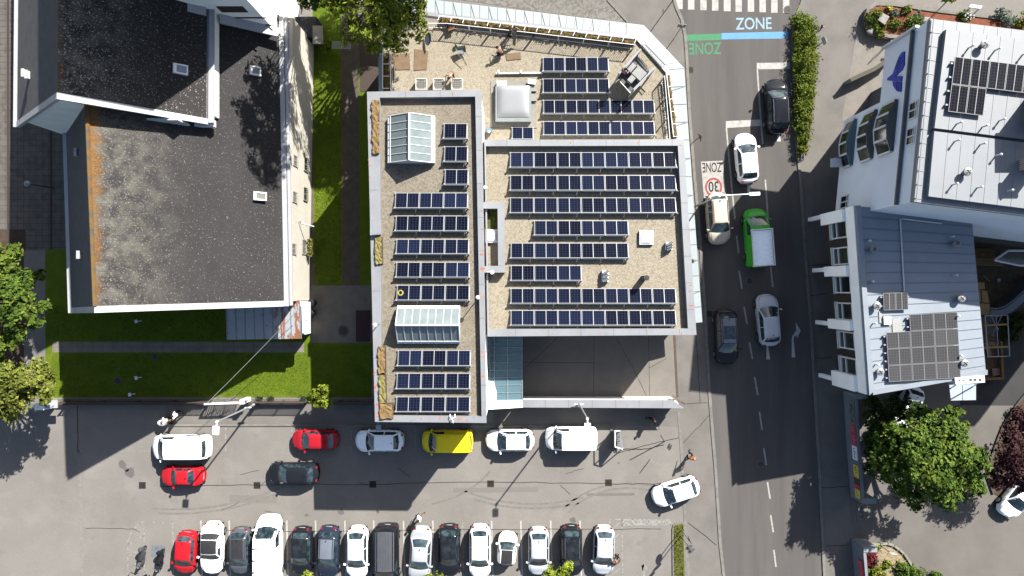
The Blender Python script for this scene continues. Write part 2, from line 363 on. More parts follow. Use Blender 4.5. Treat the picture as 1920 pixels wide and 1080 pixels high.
for k in range(36):
    a0, a1 = 2 * math.pi * k / 36, 2 * math.pi * (k + 1) / 36
    ringm.sheet([c + Vector((math.cos(a) * r * .9, math.sin(a) * r, 0)) for r, a in ((.62, a0), (.80, a0), (.80, a1), (.62, a1))])
ringm.build('speed_ring', layered('red_paint', (.42, .10, .09), [('noise', (.5, .25, .22), 5, .5, .7, .5)], .8), parent=road)

def lettering(text, name, m, quad_c, height, width, rot, parent, normal=None, bold=.012, depth=0.0):
    """real lettering from the built-in font, sized to width x height metres, centred at quad_c"""
    cu = D.curves.new(name, 'FONT'); cu.body = text; cu.align_x = 'CENTER'; cu.align_y = 'CENTER'; cu.offset = bold; cu.extrude = depth
    tmp = D.objects.new(name, cu); COL.objects.link(tmp)
    dg = bpy.context.evaluated_depsgraph_get(); me = D.meshes.new_from_object(tmp.evaluated_get(dg))
    D.objects.remove(tmp); D.curves.remove(cu)
    xs = [v.co.x for v in me.vertices]; ys = [v.co.y for v in me.vertices]
    cx, cy = (min(xs) + max(xs)) / 2, (min(ys) + max(ys)) / 2
    sx, sy = width / (max(xs) - min(xs)), height / (max(ys) - min(ys))
    me.transform(Matrix.Diagonal((sx, sy, 1, 1)) @ Matrix.Translation((-cx, -cy, 0)))
    me.materials.clear(); me.materials.append(m)
    o = D.objects.new(name, me); COL.objects.link(o)
    M4 = Matrix.LocRotScale(Vector(quad_c), rot, None)
    if parent is not None:
        o.parent = parent; M4 = world_of(parent).inverted() @ M4
    o.matrix_local = M4
    return o
from mathutils import Euler
lettering('ZONE', 'zone_lettering', cyan_p, P(1413, 44, .0112), 1.0, 3.0, Euler((0, 0, R(1))), road)
lettering('ZONE', 'zone_lettering', green_p, P(1322, 91, .0112), 1.0, 2.7, Euler((0, 0, R(181))), road)
ink = plain('marking_ink', (.05, .047, .045), .8)
lettering('ZONE', 'zone_lettering', ink, P(1335, 314, .0125), .82, 1.6, Euler((0, 0, R(182))), road)
lettering('30', 'speed_figures', ink, P(1338, 350, .0128), .88, .85, Euler((0, 0, R(182))), road, bold=.015)

# ---- repairs and tyre marks in the lot
pt = MB(); pt2 = MB()
for k_, q in enumerate((((850, 915), (1010, 913), (1010, 922), (850, 924)), ((1100, 925), (1190, 924), (1190, 929), (1100, 930)), ((430, 928), (520, 930), (519, 944), (431, 942)))):
    (pt if k_ % 2 else pt2).sheet([P(x, y, .0095) for x, y in q])
struct('asphalt_repair', pt, layered('repair_dark', (.235, .22, .20), [('noise', (.19, .178, .163), .8, .4, .7, .8), ('noise', (.14, .13, .12), 10, .55, .75, .5)], .95)); struct('asphalt_repair', pt2, layered('repair_pale', (.265, .248, .228), [('noise', (.26, .243, .222), .8, .4, .7, .8), ('noise', (.18, .168, .155), 10, .55, .75, .5)], .95))
ty = MB()
for cx, cy, r0, a0, a1 in ((1180, 1010, 95, -2.6, -1.2), (1180, 1010, 104, -2.6, -1.25), (330, 700, 255, 1.0, 1.7), (330, 700, 263, 1.02, 1.66), (760, 820, 130, .5, 1.3), (1000, 760, 185, 1.2, 2.1), (1000, 760, 193, 1.25, 2.0)):
    strip(ty, [(cx + math.cos(a0 + (a1 - a0) * k / 14) * r0 * 1.4, cy + math.sin(a0 + (a1 - a0) * k / 14) * r0) for k in range(15)], .16, .0098)
struct('tyre_marks', ty, layered('tyre_mark', (.24, .223, .205), [('noise', (.29, .268, .243), 2.5, .42, .6, .95)], .95))
# ---- lot markings
lot = flat('parking_lot', [(156, 800), (1275, 800), (1300, 1340), (156, 1340)], .0035, asphalt_lot)
def lmark(name, segs, w, m, z=.0125):
    b = MB()
    for s_ in segs: strip(b, s_, w, z)
    return b.build(name, m, parent=lot)
for x in (324, 377, 430, 484, 538, 592, 647, 701, 757, 812, 867, 922, 977, 1033, 1088):
    lmark('bay_line', [[(x - .5, 976), (x + 3, 1120)]], .13, paint_white if x % 3 else paint_worn)
for x in (423, 547, 658, 779, 900, 1021):
    lmark('bay_line', [[(x, 802), (x, 846)]], .1, paint_worn)
lmark('hatched_bay', [[(270, 978), (271, 1120)], [(240, 1015), (239, 1120)], [(240, 1015), (247, 996), (258, 984), (270, 978)]] + [[(240, y + 16), (270, y)] for y in (1004, 1027, 1049, 1071, 1093)], .09, paint_worn, .013)
lmark('hatched_bay', [[(1143, 974), (1143, 1000)], [(1143, 974), (1257, 975)], [(1166, 974), (1168, 1120)], [(1257, 975), (1257, 985)], [(1166, 985), (1257, 984)]] + [[(1144, y + 16), (1166, y)] for y in (978, 998, 1018, 1041, 1064, 1090)], .10, paint_worn, .013)
lmark('worn_paint', [[(1168, 979.5), (1256, 979.5)]], .42, paint_worn, .0118)
lmark('worn_paint', [[(297, 1022), (297, 1044)]], 1.15, layered('worn_blue_paint', (.22, .26, .30), [('noise', (.17, .16, .15), 3, .45, .65, .9)], .9), .0118)
lmark('floor_symbol', [[(290, 979), (287, 979)], [(304, 981), (307, 981)], [(1205, 1060), (1212, 1110)], [(1203, 1070), (1206, 1058), (1213, 1068)]], .2, paint_worn)

# ---- lawns, paths, yard to the west
lawn = flat('lawn', [(84, 572), (697, 560), (697, 745), (84, 745)], .02, grass)
flat('lawn', [(586, -60), (640, -60), (642, 538), (588, 538)], .02, grass)
flat('lawn', [(672, 60), (715, 60), (715, 538), (673, 538)], .021, grass)
flat('lawn', [(84, 468), (140, 468), (140, 572), (84, 572)], .021, grass)
flat('garden_soil', [(-400, 430), (48, 430), (48, 760), (-400, 760)], .018, soil)
flat('garden_path', [(640, -60), (672, -60), (675, 538), (642, 538)], .024, layered('dirt_path', (.17, .14, .115), [('noise', (.10, .085, .07), 1.5, .4, .7, .8)], .95))
flat('concrete_yard', [(583, 535), (700, 535), (700, 643), (583, 643)], .03, concrete)
flat('side_path', [(45, 470), (85, 470), (85, 760), (45, 760)], .026, asphalt_lot)
pv = MB()
for i in range(25):
    for j in range(2):
        x = 98 + i * 18.9
        pv.slab([P(x, 641 + j * 10.2, .03 + .001 * ((i * 7 + j) % 4)), P(x + 18.4, 641 + j * 10.2, .03), P(x + 18.4, 650.6 + j * 10.2, .03), P(x, 650.6 + j * 10.2, .03)], .02)
struct('slab_path', pv, layered('path_slab', (.33, .295, .245), [('noise', (.23, .20, .165), .9, .4, .7, .9)], .9))
pvm = layered('block_paving', (.20, .18, .16), [('voro', (.13, .118, .105), 2.2, .3, 1, .8), ('noise', (.24, .22, .2), .5, .5, .8, .5)], .95)
bp = MB(); flat('block_paving', [(-400, -200), (140, -200), (140, 468), (-400, 468)], .016, pvm)
for i in range(46): strip(bp, [(-60, -40 + i * 11.2), (140, -40 + i * 11.2)], .025, .0195)
for i in range(18): strip(bp, [(-60 + i * 11.6, -40), (-60 + i * 11.6, 468)], .025, .0197)
for x in (15, 96): strip(bp, [(x, -40), (x, 468)], .22, .021)
struct('paving_joints', bp, plain('joint_sand', (.085, .075, .065), .95))
wl = MB()
strip(wl, [(579, 180), (586, 545)], .5, .0, .028); struct('edge_strip', wl, layered('edge_concrete', (.2, .17, .13), [('noise', (.13, .11, .085), 2, .4, .7, .8)], .95))
flat('footway_edge', [(108, 748), (697, 748), (697, 757), (108, 757)], .026, layered('edge_paving', (.22, .20, .17), [('noise', (.15, .13, .11), 2, .4, .7, .8)], .95))
flat('deck', [(673, 60), (715, 60), (716, 170), (676, 172)], .05, layered('dark_deck', (.11, .085, .07), [('noise', (.07, .055, .045), 3, .4, .7, .8, (1, 5, 1))], .9))

# grass blades (uncountable)
def blades(name, areas, n, hmin, hmax, m, z=.02):
    rb = random.Random(11); vs = []; fs = []
    tot = sum(abs((a[2] - a[0]) * (a[3] - a[1])) for a in areas)
    for a in areas:
        for _ in range(int(n * abs((a[2] - a[0]) * (a[3] - a[1])) / tot)):
            p = P(rb.uniform(a[0], a[2]), rb.uniform(a[1], a[3]), z); t = rb.uniform(0, 6.28); h = rb.uniform(hmin, hmax); w = rb.uniform(.02, .045)
            d = Vector((math.cos(t), math.sin(t), 0)); l = Vector((rb.uniform(-.06, .06), rb.uniform(-.06, .06), h))
            k = len(vs); vs += [p - d * w, p + d * w, p + l]; fs.append((k, k + 1, k + 2))
    b = MB(); b.v = [tuple(v) for v in vs]; b.f = fs; b.mi = [0] * len(fs)
    return tag(b.build(name, m), kind='stuff')
t = NT('grass_blade'); isl = t.island()
blade_m = t.done(t.mix(isl, (.10, .17, .006), (.24, .30, .015)), .8)
blades('grass', [(86, 574, 425, 638), (98, 664, 580, 742), (582, 646, 697, 742), (590, 100, 640, 536)], 26000, .03, .09, blade_m)

# ---- covers and drains, each a thing
def drain(px, py, label, s=.56):
    t_ = thing('drain_grate', label, 'drain', P(px, py, 0), group='drain grates set in the asphalt')
    b = MB(); c = P(px, py, 0)
    b.box(c + Vector((-s / 2, -s / 2, .004)), c + Vector((s / 2, s / 2, .018))); b.build('frame', layered('cast_iron', (.09, .08, .07), [('noise', (.06, .05, .045), 8, .4, .7, .8)], .7, .3), parent=t_)
    b = MB()
    for k in range(5):
        x = -s * .36 + k * s * .18; b.box(c + Vector((x - .022, -s * .38, .0185)), c + Vector((x + .022, s * .38, .024)))
    b.build('grate', black, parent=t_); return t_
drain(267, 910, 'square iron drain grate alone on the lot, nearest the two side by side scooters')
drain(482, 910, 'square iron drain grate just in front of the moving black car')
drain(699, 908, 'square iron drain grate inside the tall building shadow on the lot')
drain(920, 907, 'square iron drain grate beside the thin lamp shadow on the lot')
drain(1141, 905, 'square iron drain grate between the white van and the turning white car')
drain(1294, 131, 'small iron drain grate in the road edge below the green zone lettering', .5)
drain(1329, 588, 'iron drain grate in the shaded road edge beside the dark grey car', .5)
drain(606, 601, 'rectangular iron grate set in the shaded concrete yard', .55)
def cover(px, py, r, label, m=None):
    t_ = thing('manhole_cover', label, 'manhole cover', P(px, py, 0), group='round covers in the ground')
    b = MB(); b.lathe(P(px, py, 0.012), [(r, 0), (r, .022), (r * .97, .026)], 22); b.build('ring', m or layered('cover_ring', (.2, .185, .165), [('noise', (.14, .13, .12), 6, .4, .7, .8)], .9), parent=t_)
    b = MB(); b.lathe(P(px, py, 0.014), [(r * .7, 0), (r * .7, .028)], 20); b.build('lid', layered('cover_iron', (.11, .10, .095), [('noise', (.07, .065, .06), 9, .4, .7, .8)], .7, .2), parent=t_)
cover(644, 620, .52, 'large round concrete manhole cover in the shaded concrete yard')
cover(221, 714, .36, 'round manhole cover on the shaded lawn near the garden fence')
cover(290, 669, .28, 'small dark round cover on the lawn just below the slab path')
cover(1426, 870, .34, 'round manhole cover in the road at the foot of the long shadow')
cover(1405, 527, .34, 'round manhole cover in the shaded road behind the green pickup')
cover(1477, 18, .34, 'round manhole cover at the end of the zebra crossing')
# hydrant frame under the big tree
hb = thing('access_hatch', 'rectangular pale hatch frame with dark opening in the shaded yard entrance', 'hatch', P(1617, 960, 0))
b = MB(); b.slab([P(1607, 944, .05), P(1628, 944, .05), P(1628, 976, .05), P(1607, 976, .05)], .035); b.build('frame', concrete, parent=hb)
b = MB(); b.slab([P(1612, 949, .056), P(1619, 949, .056), P(1619, 971, .056), P(1612, 971, .056)], .004); b.build('lid', dark_metal, parent=hb)
# grassy island by the lot exit
isl_ = MB(); isl_.prism([P(x, y) for x, y in ((1260, 990), (1262, 983), (1270, 979), (1284, 979), (1289, 1120), (1261, 1120))], 0, .10); struct('traffic_island', isl_, kerbstone)
flat('island_grass', [(1263, 992), (1266, 984), (1281, 982), (1285, 1120), (1264, 1120)], .108, grass_dry)
blades('grass', [(1264, 985, 1282, 1080)], 900, .04, .12, blade_m, .108)
# ================================================================== the flat-roofed office building in the middle
ZW, ZE, ZT = 8.95, 6.7, 3.1
GW, GE = 8.5, 6.2
off = thing('office_building', 'flat roofed white office building with gravel roofs and metal copings', 'building', P(905, 480, 0))
def part(name, mb, m, parent=off, smooth=None): return mb.build(name, m, parent=parent, smooth=smooth)
def cop(outer, inner, z, zi):
    """coping ring between two matching polygons (px at height z) with an inner face down to zi"""
    mb = MB(); n = len(outer)
    for i in range(n):
        j = (i + 1) % n
        mb.slab([P(*outer[i], z), P(*outer[j], z), P(*inner[j], z), P(*inner[i], z)], z - zi)
    return mb
# west block (high)
Wo = [(688, 172), (903, 168), (912, 793), (703, 791)]
Wi = [(712, 183), (891, 181), (903, 781), (716, 779)]
b = MB(); b.prism([P(x, y, ZW) for x, y in ((690, 174), (901, 170), (910, 791), (705, 789))], 0, GW - .3); part('wall', b, render_white)
b = MB(); b.slab([P(x, y, GW) for x, y in ((690, 174), (900, 171), (909, 790), (705, 788))], .28); part('roof', b, gravel_grey)
part('parapet', cop(Wo, Wi, ZW, GW + .012), coping)
# coping joints and rust streaks on the west block
b = MB(); rj = random.Random(5)
for x in (760, 825): b.slab([P(x, 169.5, ZW + .006), P(x + .8, 169.5, ZW + .006), P(x + .8, 182, ZW + .006), P(x, 182, ZW + .006)], .01)
for k in range(9):
    y = 218 + k * 63; x = 891 + (y - 181) * .02
    b.slab([P(x, y, ZW + .006), P(x + 12.5, y, ZW + .006), P(x + 12.5, y + .8, ZW + .006), P(x, y + .8, ZW + .006)], .01)
    x = 689.5 + (y - 172) * .0242; b.slab([P(x, y + 12, ZW + .006), P(x + 14, y + 12, ZW + .006), P(x + 14, y + 12.8, ZW + .006), P(x, y + 12.8, ZW + .006)], .01)
part('coping_joint', b, plain('joint_grey', (.2, .2, .2), .6))
b = MB()
def streak(x, y, w, h, z=ZW, dx=0):
    q = []
    for k in range(9):
        a = 2 * math.pi * k / 9; q.append(P(x + math.cos(a) * w / 2 * rj.uniform(.6, 1.2), y + math.sin(a) * h / 2 * rj.uniform(.6, 1.2), z + .009))
    b.sheet(q)
for y in (395, 430, 465, 477, 503, 556, 660, 668, 705, 505, 350): streak(904 + (y - 395) * .008 + rj.uniform(-2, 2), y, 10 if y > 450 else 7, 3.2 if y > 470 else 1.8)
for x, y, w, h in ((704, 725, 5, 14), (702, 700, 4, 8), (707, 760, 5, 9), (708, 778, 6, 10), (704, 640, 3, 5), (700, 607, 8, 1.5), (697, 500, 3, 2), (692, 300, 5, 2.5), (692, 310, 6, 2), (693, 262, 2, 8), (694, 332, 3, 4), (790, 784, 2, 6), (826, 784, 5, 7), (868, 786, 9, 6), (861, 785, 3, 8), (849, 175, 2.5, 9), (876, 789, 6, 3), (730, 787, 3, 5)):
    streak(x, y, w, h)
part('rust_streak', b, layered('rust', (.33, .10, .045), [('noise', (.45, .30, .22), 6, .45, .7, .7)], .85))
# east block (lower)
Eo = [(908, 262), (1282, 261), (1306, 628), (914, 631)]
Ei = [(911, 274), (1271, 273), (1290, 616), (917, 617)]
b = MB(); b.prism([P(x, y, ZE) for x, y in ((905, 264), (1280, 263), (1303, 626), (905, 629))], 0, GE - .3); part('wall', b, render_white)
b = MB(); b.slab([P(x, y, GE) for x, y in ((900, 265), (1279, 264), (1302, 625), (905, 628))], .28); part('roof', b, gravel)
part('parapet', cop(Eo, Ei, ZE, GE + .012), coping)
b = MB()
for k in range(6):
    x = 950 + k * 62; b.slab([P(x, 261.5, ZE + .006), P(x + .8, 261.5, ZE + .006), P(x + .8, 273.5, ZE + .006), P(x, 273.5, ZE + .006)], .01)
    x = 966 + k * 61.5; b.slab([P(x, 617, ZE + .006), P(x + .8, 617, ZE + .006), P(x + .8, 630, ZE + .006), P(x, 630, ZE + .006)], .01)
for k in range(6):
    y = 330 + k * 50; x = 1271 + (y - 273) * .055; b.slab([P(x, y, ZE + .006), P(x + 13.5, y, ZE + .006), P(x + 13.5, y + .8, ZE + .006), P(x, y + .8, ZE + .006)], .01)
part('coping_joint', b, plain('joint_grey', (.2, .2, .2), .6))
b = MB()
for x, y, w, h in ((1295, 535, 7, 2), (1294, 546, 8, 2), (1297, 573, 10, 2.5), (1070, 268, 2, 5), (1196, 268, 2.5, 5), (1276, 272, 6, 1.5), (1278, 626, 3, 3)): streak(x, y, w, h, ZE)
part('rust_streak', b, layered('rust', (.33, .10, .045), [('noise', (.45, .30, .22), 6, .45, .7, .7)], .85))
# light well beside the west block
b = MB()
for q in ([(906, 379), (946, 378), (946, 391), (906, 391)], [(933, 391), (946, 391), (947, 498), (934, 498)], [(908, 499), (947, 498), (947, 511), (908, 511)]):
    b.slab([P(x, y, ZE + .25) for x, y in q], ZE + .25 - GE + .1)
part('light_well', b, coping)
b = MB(); b.slab([P(x, y, GE + .03) for x, y in ((909, 391), (933, 391), (933, 430), (909, 430))], .06); part('planting_bed', b, layered('well_moss', (.10, .15, .03), [('noise', (.24, .2, .08), 5, .4, .7, .9), ('noise', (.05, .07, .02), 9, .5, .7, .8)], .95, bump=(14, .8, .06)))
# north terrace (single storey)
Tp = [(712, 95), (800, 40), (1002, 52), (1196, 72), (1245, 128), (1262, 150), (1275, 275), (712, 285)]
b = MB(); b.prism([P(x, y, ZT) for x, y in Tp], 0, ZT - .3); part('wall', b, render_white)
b = MB(); b.slab([P(x, y, ZT) for x, y in Tp], .28); part('roof', b, gravel)
# canopy of white panels round the terrace and down the street side
can_m = layered('canopy_panel', (.35, .405, .425), [('noise', (.31, .365, .385), .5, .4, .7, .8)], .65)
CO = [(700, -18), (833, 2), (1000, 22), (1207, 47), (1283, 128), (1292, 262), (1302, 400), (1317, 604)]
CI = [(700, 10), (833, 26), (1000, 44), (1198, 66), (1255, 130), (1271, 262), (1281, 400), (1296, 606)]
CB = [(700, 16), (833, 33), (1000, 52), (1193, 74), (1248, 136), (1262, 262), (1272, 400), (1287, 606)]
cano = MB(); band = MB(); seams = MB(); strut = MB(); zc = 3.15
for i in range(len(CO) - 1):
    a, b_, c_, d_ = P(*CO[i], zc - .12), P(*CO[i + 1], zc - .12), P(*CI[i + 1], zc + .12), P(*CI[i], zc + .12)
    cano.slab([a, b_, c_, d_], .08)
    band.slab([P(*CI[i], zc + .125), P(*CI[i + 1], zc + .125), P(*CB[i + 1], zc + .125), P(*CB[i], zc + .125)], .5)
    n = max(2, round((b_ - a).length / (.70 if i < 4 else 1.32)))
    for k in range(n):
        t_ = k / n; p, q = a.lerp(b_, t_), d_.lerp(c_, t_); up = Vector((0, 0, .012))
        seams.tube([p + up, q + up], .022, 4)
        if k % 2: strut.tube([p + up * 2, q + up * 2 + (b_ - a).normalized() * .28], .024, 4)
part('canopy', cano, can_m); part('canopy_fascia', band, coping)
part('canopy_seam', seams, plain('seam_dark', (.16, .17, .18), .6)); part('canopy_strut', strut, plain('seam_dark', (.16, .17, .18), .6))
# courtyard glass porch
pz = 3.0
b = MB(); b.slab([P(x, y, pz) for x, y in ((916, 628), (980, 628), (980, 750), (916, 751))], .04)
gl = NT('porch_glass'); mx = gl.n.new('ShaderNodeMixShader'); tr = gl.n.new('ShaderNodeBsdfTransparent'); tr.inputs[0].default_value = (.55, .68, .72, 1)
gl.done((.05, .085, .10), .08); mx.inputs[0].default_value = .62
outn = [n for n in gl.n if n.type == 'OUTPUT_MATERIAL'][0]
gl.l.new(tr.outputs[0], mx.inputs[1]); gl.l.new(gl.b.outputs[0], mx.inputs[2]); gl.l.new(mx.outputs[0], outn.inputs['Surface'])
glass_porch = gl.m
part('glass_roof', b, glass_porch)
b = MB()
for x in (927, 952, 979): b.tube([P(x, 630, pz + .03), P(x, 751, pz + .03)], .035, 4)
for k in range(9): y = 638 + k * 14.1; b.tube([P(917, y, pz + .034), P(980, y - .8, pz + .034)], .022, 4)
part('glazing_bar', b, layered('pale_bar', (.42, .47, .49), [('noise', (.35, .4, .42), 2, .4, .7, .6)], .4))
b = MB(); b.slab([P(x, y, pz - .1) for x, y in ((978.5, 628), (981, 628), (981, 752), (978.5, 752))], pz - .12); part('porch_wall', b, dark_metal)
b = MB(); b.prism([P(x, y) for x, y in ((918, 632), (978, 632), (978, 742), (918, 742))], .02, .04); part('porch_floor', b, layered('porch_tiles', (.3, .3, .29), [('noise', (.22, .22, .22), 2, .4, .7, .8)], .8))
b = MB(); b.slab([P(x, y, 3.3) for x, y in ((913, 752), (980, 751), (980, 764), (913, 768))], .4)
b.slab([P(x, y, 3.3) for x, y in ((913, 715), (925, 716), (931, 737), (931, 753), (913, 753))], .35)
part('porch_parapet', b, render_white)
cw = thing('courtyard_wall', 'long low white wall with metal coping closing the shaded forecourt', 'wall', P(1130, 757, 0))
b = MB(); b.prism([P(x, y, 2.2) for x, y in ((981, 751), (1268, 752), (1278, 764), (981, 763))], 0, 2.14); b.build('wall', render_white, parent=cw)
b = MB(); b.slab([P(x, y, 2.2) for x, y in ((980, 749.5), (1262, 750), (1283, 765.5), (980, 764))], .055); b.build('coping', coping, parent=cw)
b = MB()
for k in range(7): x = 1022 + k * 44; b.slab([P(x, 750, 2.206), P(x + .8, 750, 2.206), P(x + .8, 764, 2.206), P(x, 764, 2.206)], .01)
b.build('coping_joint', plain('joint_grey', (.2, .2, .2), .6), parent=cw)
b = MB(); b.slab([P(x, y, 2.15) for x, y in ((1262, 743), (1266, 743), (1286, 757), (1283, 760))], .7); b.build('end_bracket', layered('rusty_steel', (.20, .12, .09), [('noise', (.3, .25, .22), 4, .4, .7, .8)], .8), parent=cw)

# windows in the outer walls (seen when looking from the side)
def wall_windows(a, c, n, zs, w, h, side):
    a, c = Vector(a), Vector(c); d = (c - a).normalized(); nn = Vector((d.y, -d.x, 0)) * side
    for z in zs:
        for k in range(n):
            p = a.lerp(c, (k + .5) / n); f = MB(); g_ = MB()
            def q(mb, u0, u1, z0, z1, t0, t1): mb.prism([p + d * u0 + nn * t0, p + d * u1 + nn * t0, p + d * u1 + nn * t1, p + d * u0 + nn * t1], z0, z1)
            q(f, -w / 2, w / 2, z, z + .08, .003, .06); q(f, -w / 2, w / 2, z + h - .08, z + h, .003, .06); q(f, -w / 2, -w / 2 + .08, z + .08, z + h - .08, .003, .06); q(f, w / 2 - .08, w / 2, z + .08, z + h - .08, .003, .06); q(f, -.04, .04, z + .08, z + h - .08, .003, .055)
            o = f.build('window', grey_metal, parent=off); q(g_, -w / 2 + .05, w / 2 - .05, z + .05, z + h - .05, .002, .03); g_.build('pane', glass_blue, parent=o)
def base(x, y, z): v = P(x, y, z); return (v.x, v.y, 0)
wall_windows(base(690, 174, ZW), base(705, 789, ZW), 9, (1.0, 4.9), 1.7, 1.5, 1)
wall_windows(base(705, 791, ZW), base(910, 791, ZW), 3, (1.0, 4.9), 1.7, 1.5, 1)
wall_windows(base(1303, 626, ZE), base(1280, 263, ZE), 6, (1.0,), 1.8, 1.5, 1)
wall_windows(base(980, 628, ZE), base(1303, 626, ZE), 5, (1.0, 4.0), 1.6, 1.4, 1)
# ------------------------------------------------------------------ solar arrays
def solar_material(name, dark, dark2, line, cx, cy, frac):
    t = NT(name); x, y = t.axis(0), t.axis(1)
    lx = t.lines(t.math('ADD', x, 50.0), cx, cx * frac); ly = t.lines(t.math('ADD', y, 50.0), cy, cy * frac * .9)
    ln = t.math('MAXIMUM', lx, ly); v = t.noise(.9, 2)
    oi = t.n.new('ShaderNodeObjectInfo')
    return t.done(t.mix(t.math('MULTIPLY', ln, .75), t.mix(t.math('ADD', t.math('MULTIPLY', v, .3), t.math('MULTIPLY', t.math('POWER', oi.outputs['Random'], 1.6), .75)), dark, dark2), line), .16, 0, **{'Specular IOR Level': .06})
cells = solar_material('solar_cells', (.0015, .002, .007), (.012, .020, .055), (.055, .065, .105), .218, .187, .10)
cells_sky_sheen = solar_material('sky_sheen_solar_cells', (.075, .075, .082), (.115, .113, .118), (.19, .19, .19), .19, .19, .10)  # grey is the sky's sheen painted into the dark cell colour
cells_navy = solar_material('navy_solar_cells', (.014, .014, .02), (.026, .027, .036), (.085, .085, .095), .19, .19, .10)
frame_m = plain('panel_frame', (.52, .54, .56), .4)
MODS = {}
def module_meshes(w, d, cm):
    k = (round(w, 2), round(d, 2), cm.name)
    if k in MODS: return MODS[k]
    a = MB(); a.box((-w / 2 + .03, -d / 2 + .03, 0), (w / 2 - .03, d / 2 - .03, .032))
    f = MB()
    for q in (((-w / 2, -d / 2, 0), (w / 2, -d / 2 + .03, .04)), ((-w / 2, d / 2 - .03, 0), (w / 2, d / 2, .04)), ((-w / 2, -d / 2 + .03, 0), (-w / 2 + .03, d / 2 - .03, .04)), ((w / 2 - .03, -d / 2 + .03, 0), (w / 2, d / 2 - .03, .04)), ((-.022, -d / 2 + .03, .0325), (.022, d / 2 - .03, .036))): f.box(*q)
    MODS[k] = (a.mesh('solar_panel', cm), f.mesh('panel_frame', frame_m if cm is cells else plain('grey_frame', (.30, .30, .31), .5))); return MODS[k]
rail_m = layered('array_rail', (.50, .53, .53), [('noise', (.42, .46, .45), 2, .4, .7, .6)], .4, .2)
def solar_array(x0, x1, y0, y1, n, zr, label, group):
    """tilted modules in one line on a ballasted mount; high edge at the y1 side"""
    lo, hi = zr + .10, zr + .42
    A, B_ = P(x0, y0, lo), P(x1, y0, lo); Cc, E = P(x0, y1, hi), P(x1, y1, hi)
    c = (A + B_ + Cc + E) / 4
    t_ = thing('solar_array', label, 'solar panels', (c.x, c.y, zr), group=group)
    wid = (B_ - A).length / n; dep = math.hypot(abs(A.y - Cc.y), hi - lo); tilt = -math.atan2(hi - lo, abs(A.y - Cc.y))
    ma, mf = module_meshes(wid - .05, dep, cells)
    for i in range(n):
        o = D.objects.new('solar_panel', ma); COL.objects.link(o); o.parent = t_
        o.location = ((i + .5 - n / 2) * wid, 0, (lo + hi) / 2 - zr); o.rotation_euler = (tilt, 0, 0)
        f = D.objects.new('panel_frame', mf); COL.objects.link(f); f.parent = o
    ys = Cc.y
    b = MB(); w2 = (B_ - A).length / 2
    b.obox((c.x, ys - .035, zr + .34), (2 * w2 + .30, .05, .12)); b.build('wind_deflector', rail_m, parent=t_)
    for i in range(n + 1):
        b = MB(); x = c.x - w2 + i * wid; b.obox((x, c.y, (lo + hi) / 2 - .05), (.05, dep, .04), 0, tilt); b.box((x - .04, ys - .05, zr), (x + .04, ys + .02, hi)); b.box((x - .04, A.y - .05, zr), (x + .04, A.y + .03, lo))
        b.obox((x, ys + .03, hi + .02), (.11, .11, .06)); b.obox((x, A.y - .02, lo + .03), (.09, .09, .05))
        b.build('mounting_bracket', plain('bracket_white', (.55, .55, .55), .5), parent=t_)
    return t_
gE, gW, gT = 'solar arrays on the wide lower gravel roof', 'solar arrays on the long upper gravel roof', 'solar arrays on the gravel terrace'
for q, l in (((957, 1267, 286, 314, 7), 'seven panel solar array running along the coping below the terrace'),
             ((957, 1267, 329, 357, 7), 'seven panel solar array, second from the terrace on the wide roof'),
             ((957, 1267, 371, 399, 7), 'seven panel solar array, third from the terrace, beside the light well top'),
             ((1002, 1178, 414, 441, 4), 'four panel solar array level with the small white roof dome'),
             ((958, 1178, 456, 484, 5), 'five panel solar array on the wide gravel roof'),
             ((958, 1090, 498, 526, 3), 'three panel solar array with a white vent standing at its end'),
             ((958, 1267, 541, 569, 7), 'seven panel solar array with the flue shadow lying across it'),
             ((958, 1267, 582, 610, 7), 'seven panel solar array along the edge above the shaded forecourt')):
    solar_array(*q, GE, l, gE)
for q, l in (((832, 876, 232, 260, 1), 'single solar panel highest of three beside the large glass skylight'),
             ((833, 877, 275, 303, 1), 'single solar panel, middle of three beside the large glass skylight'),
             ((834, 878, 318, 346, 1), 'single solar panel, lowest of three beside the large glass skylight'),
             ((741, 877, 362, 390, 3), 'three panel solar array, first below the large glass skylight'),
             ((742, 878, 405, 433, 3), 'three panel solar array level with the metal box on the parapet'),
             ((743, 879, 449, 476, 3), 'three panel solar array beside the yellow sedum planter'),
             ((743, 880, 492, 520, 3), 'three panel solar array directly above the one holding the yellow coil'),
             ((744, 880, 535, 563, 3), 'three panel solar array with a yellow cable coil lying on it'),
             ((746, 882, 657, 686, 3), 'three panel solar array just below the second glass skylight'),
             ((744, 881, 700, 729, 3), 'three panel solar array, middle of three at the car park end'),
             ((743, 881, 744, 772, 3), 'three panel solar array along the coping at the car park end')):
    solar_array(*q, GW, l, gW)
for q, l in (((1018, 1141, 108, 134, 3), 'three panel solar array nearest the white canopy on the terrace'),
             ((1018, 1142, 148, 174, 3), 'three panel solar array on the terrace beside the pale square skylight'),
             ((1019, 1227, 188, 213, 5), 'five panel solar array below the grey lift cage on the terrace'),
             ((1019, 1227, 228, 253, 5), 'five panel solar array on the terrace along the coping'),
             ((960, 1000, 239, 261, 1), 'single solar panel beneath the pale square skylight on the terrace')):
    solar_array(*q, ZT, l, gT)
cc = thing('cable_coil', 'small yellow cable coil lying on a dark solar panel', 'cable', P(750, 549, GW + .3))
b = MB(); ctr = P(751, 549, GW + .31)
for rr_ in (.14, .19): b.tube([ctr + Vector((math.cos(a * .35) * rr_, math.sin(a * .35) * rr_, .02 - math.sin(a * .35) * rr_ * .25)) for a in range(19)], .025, 5)
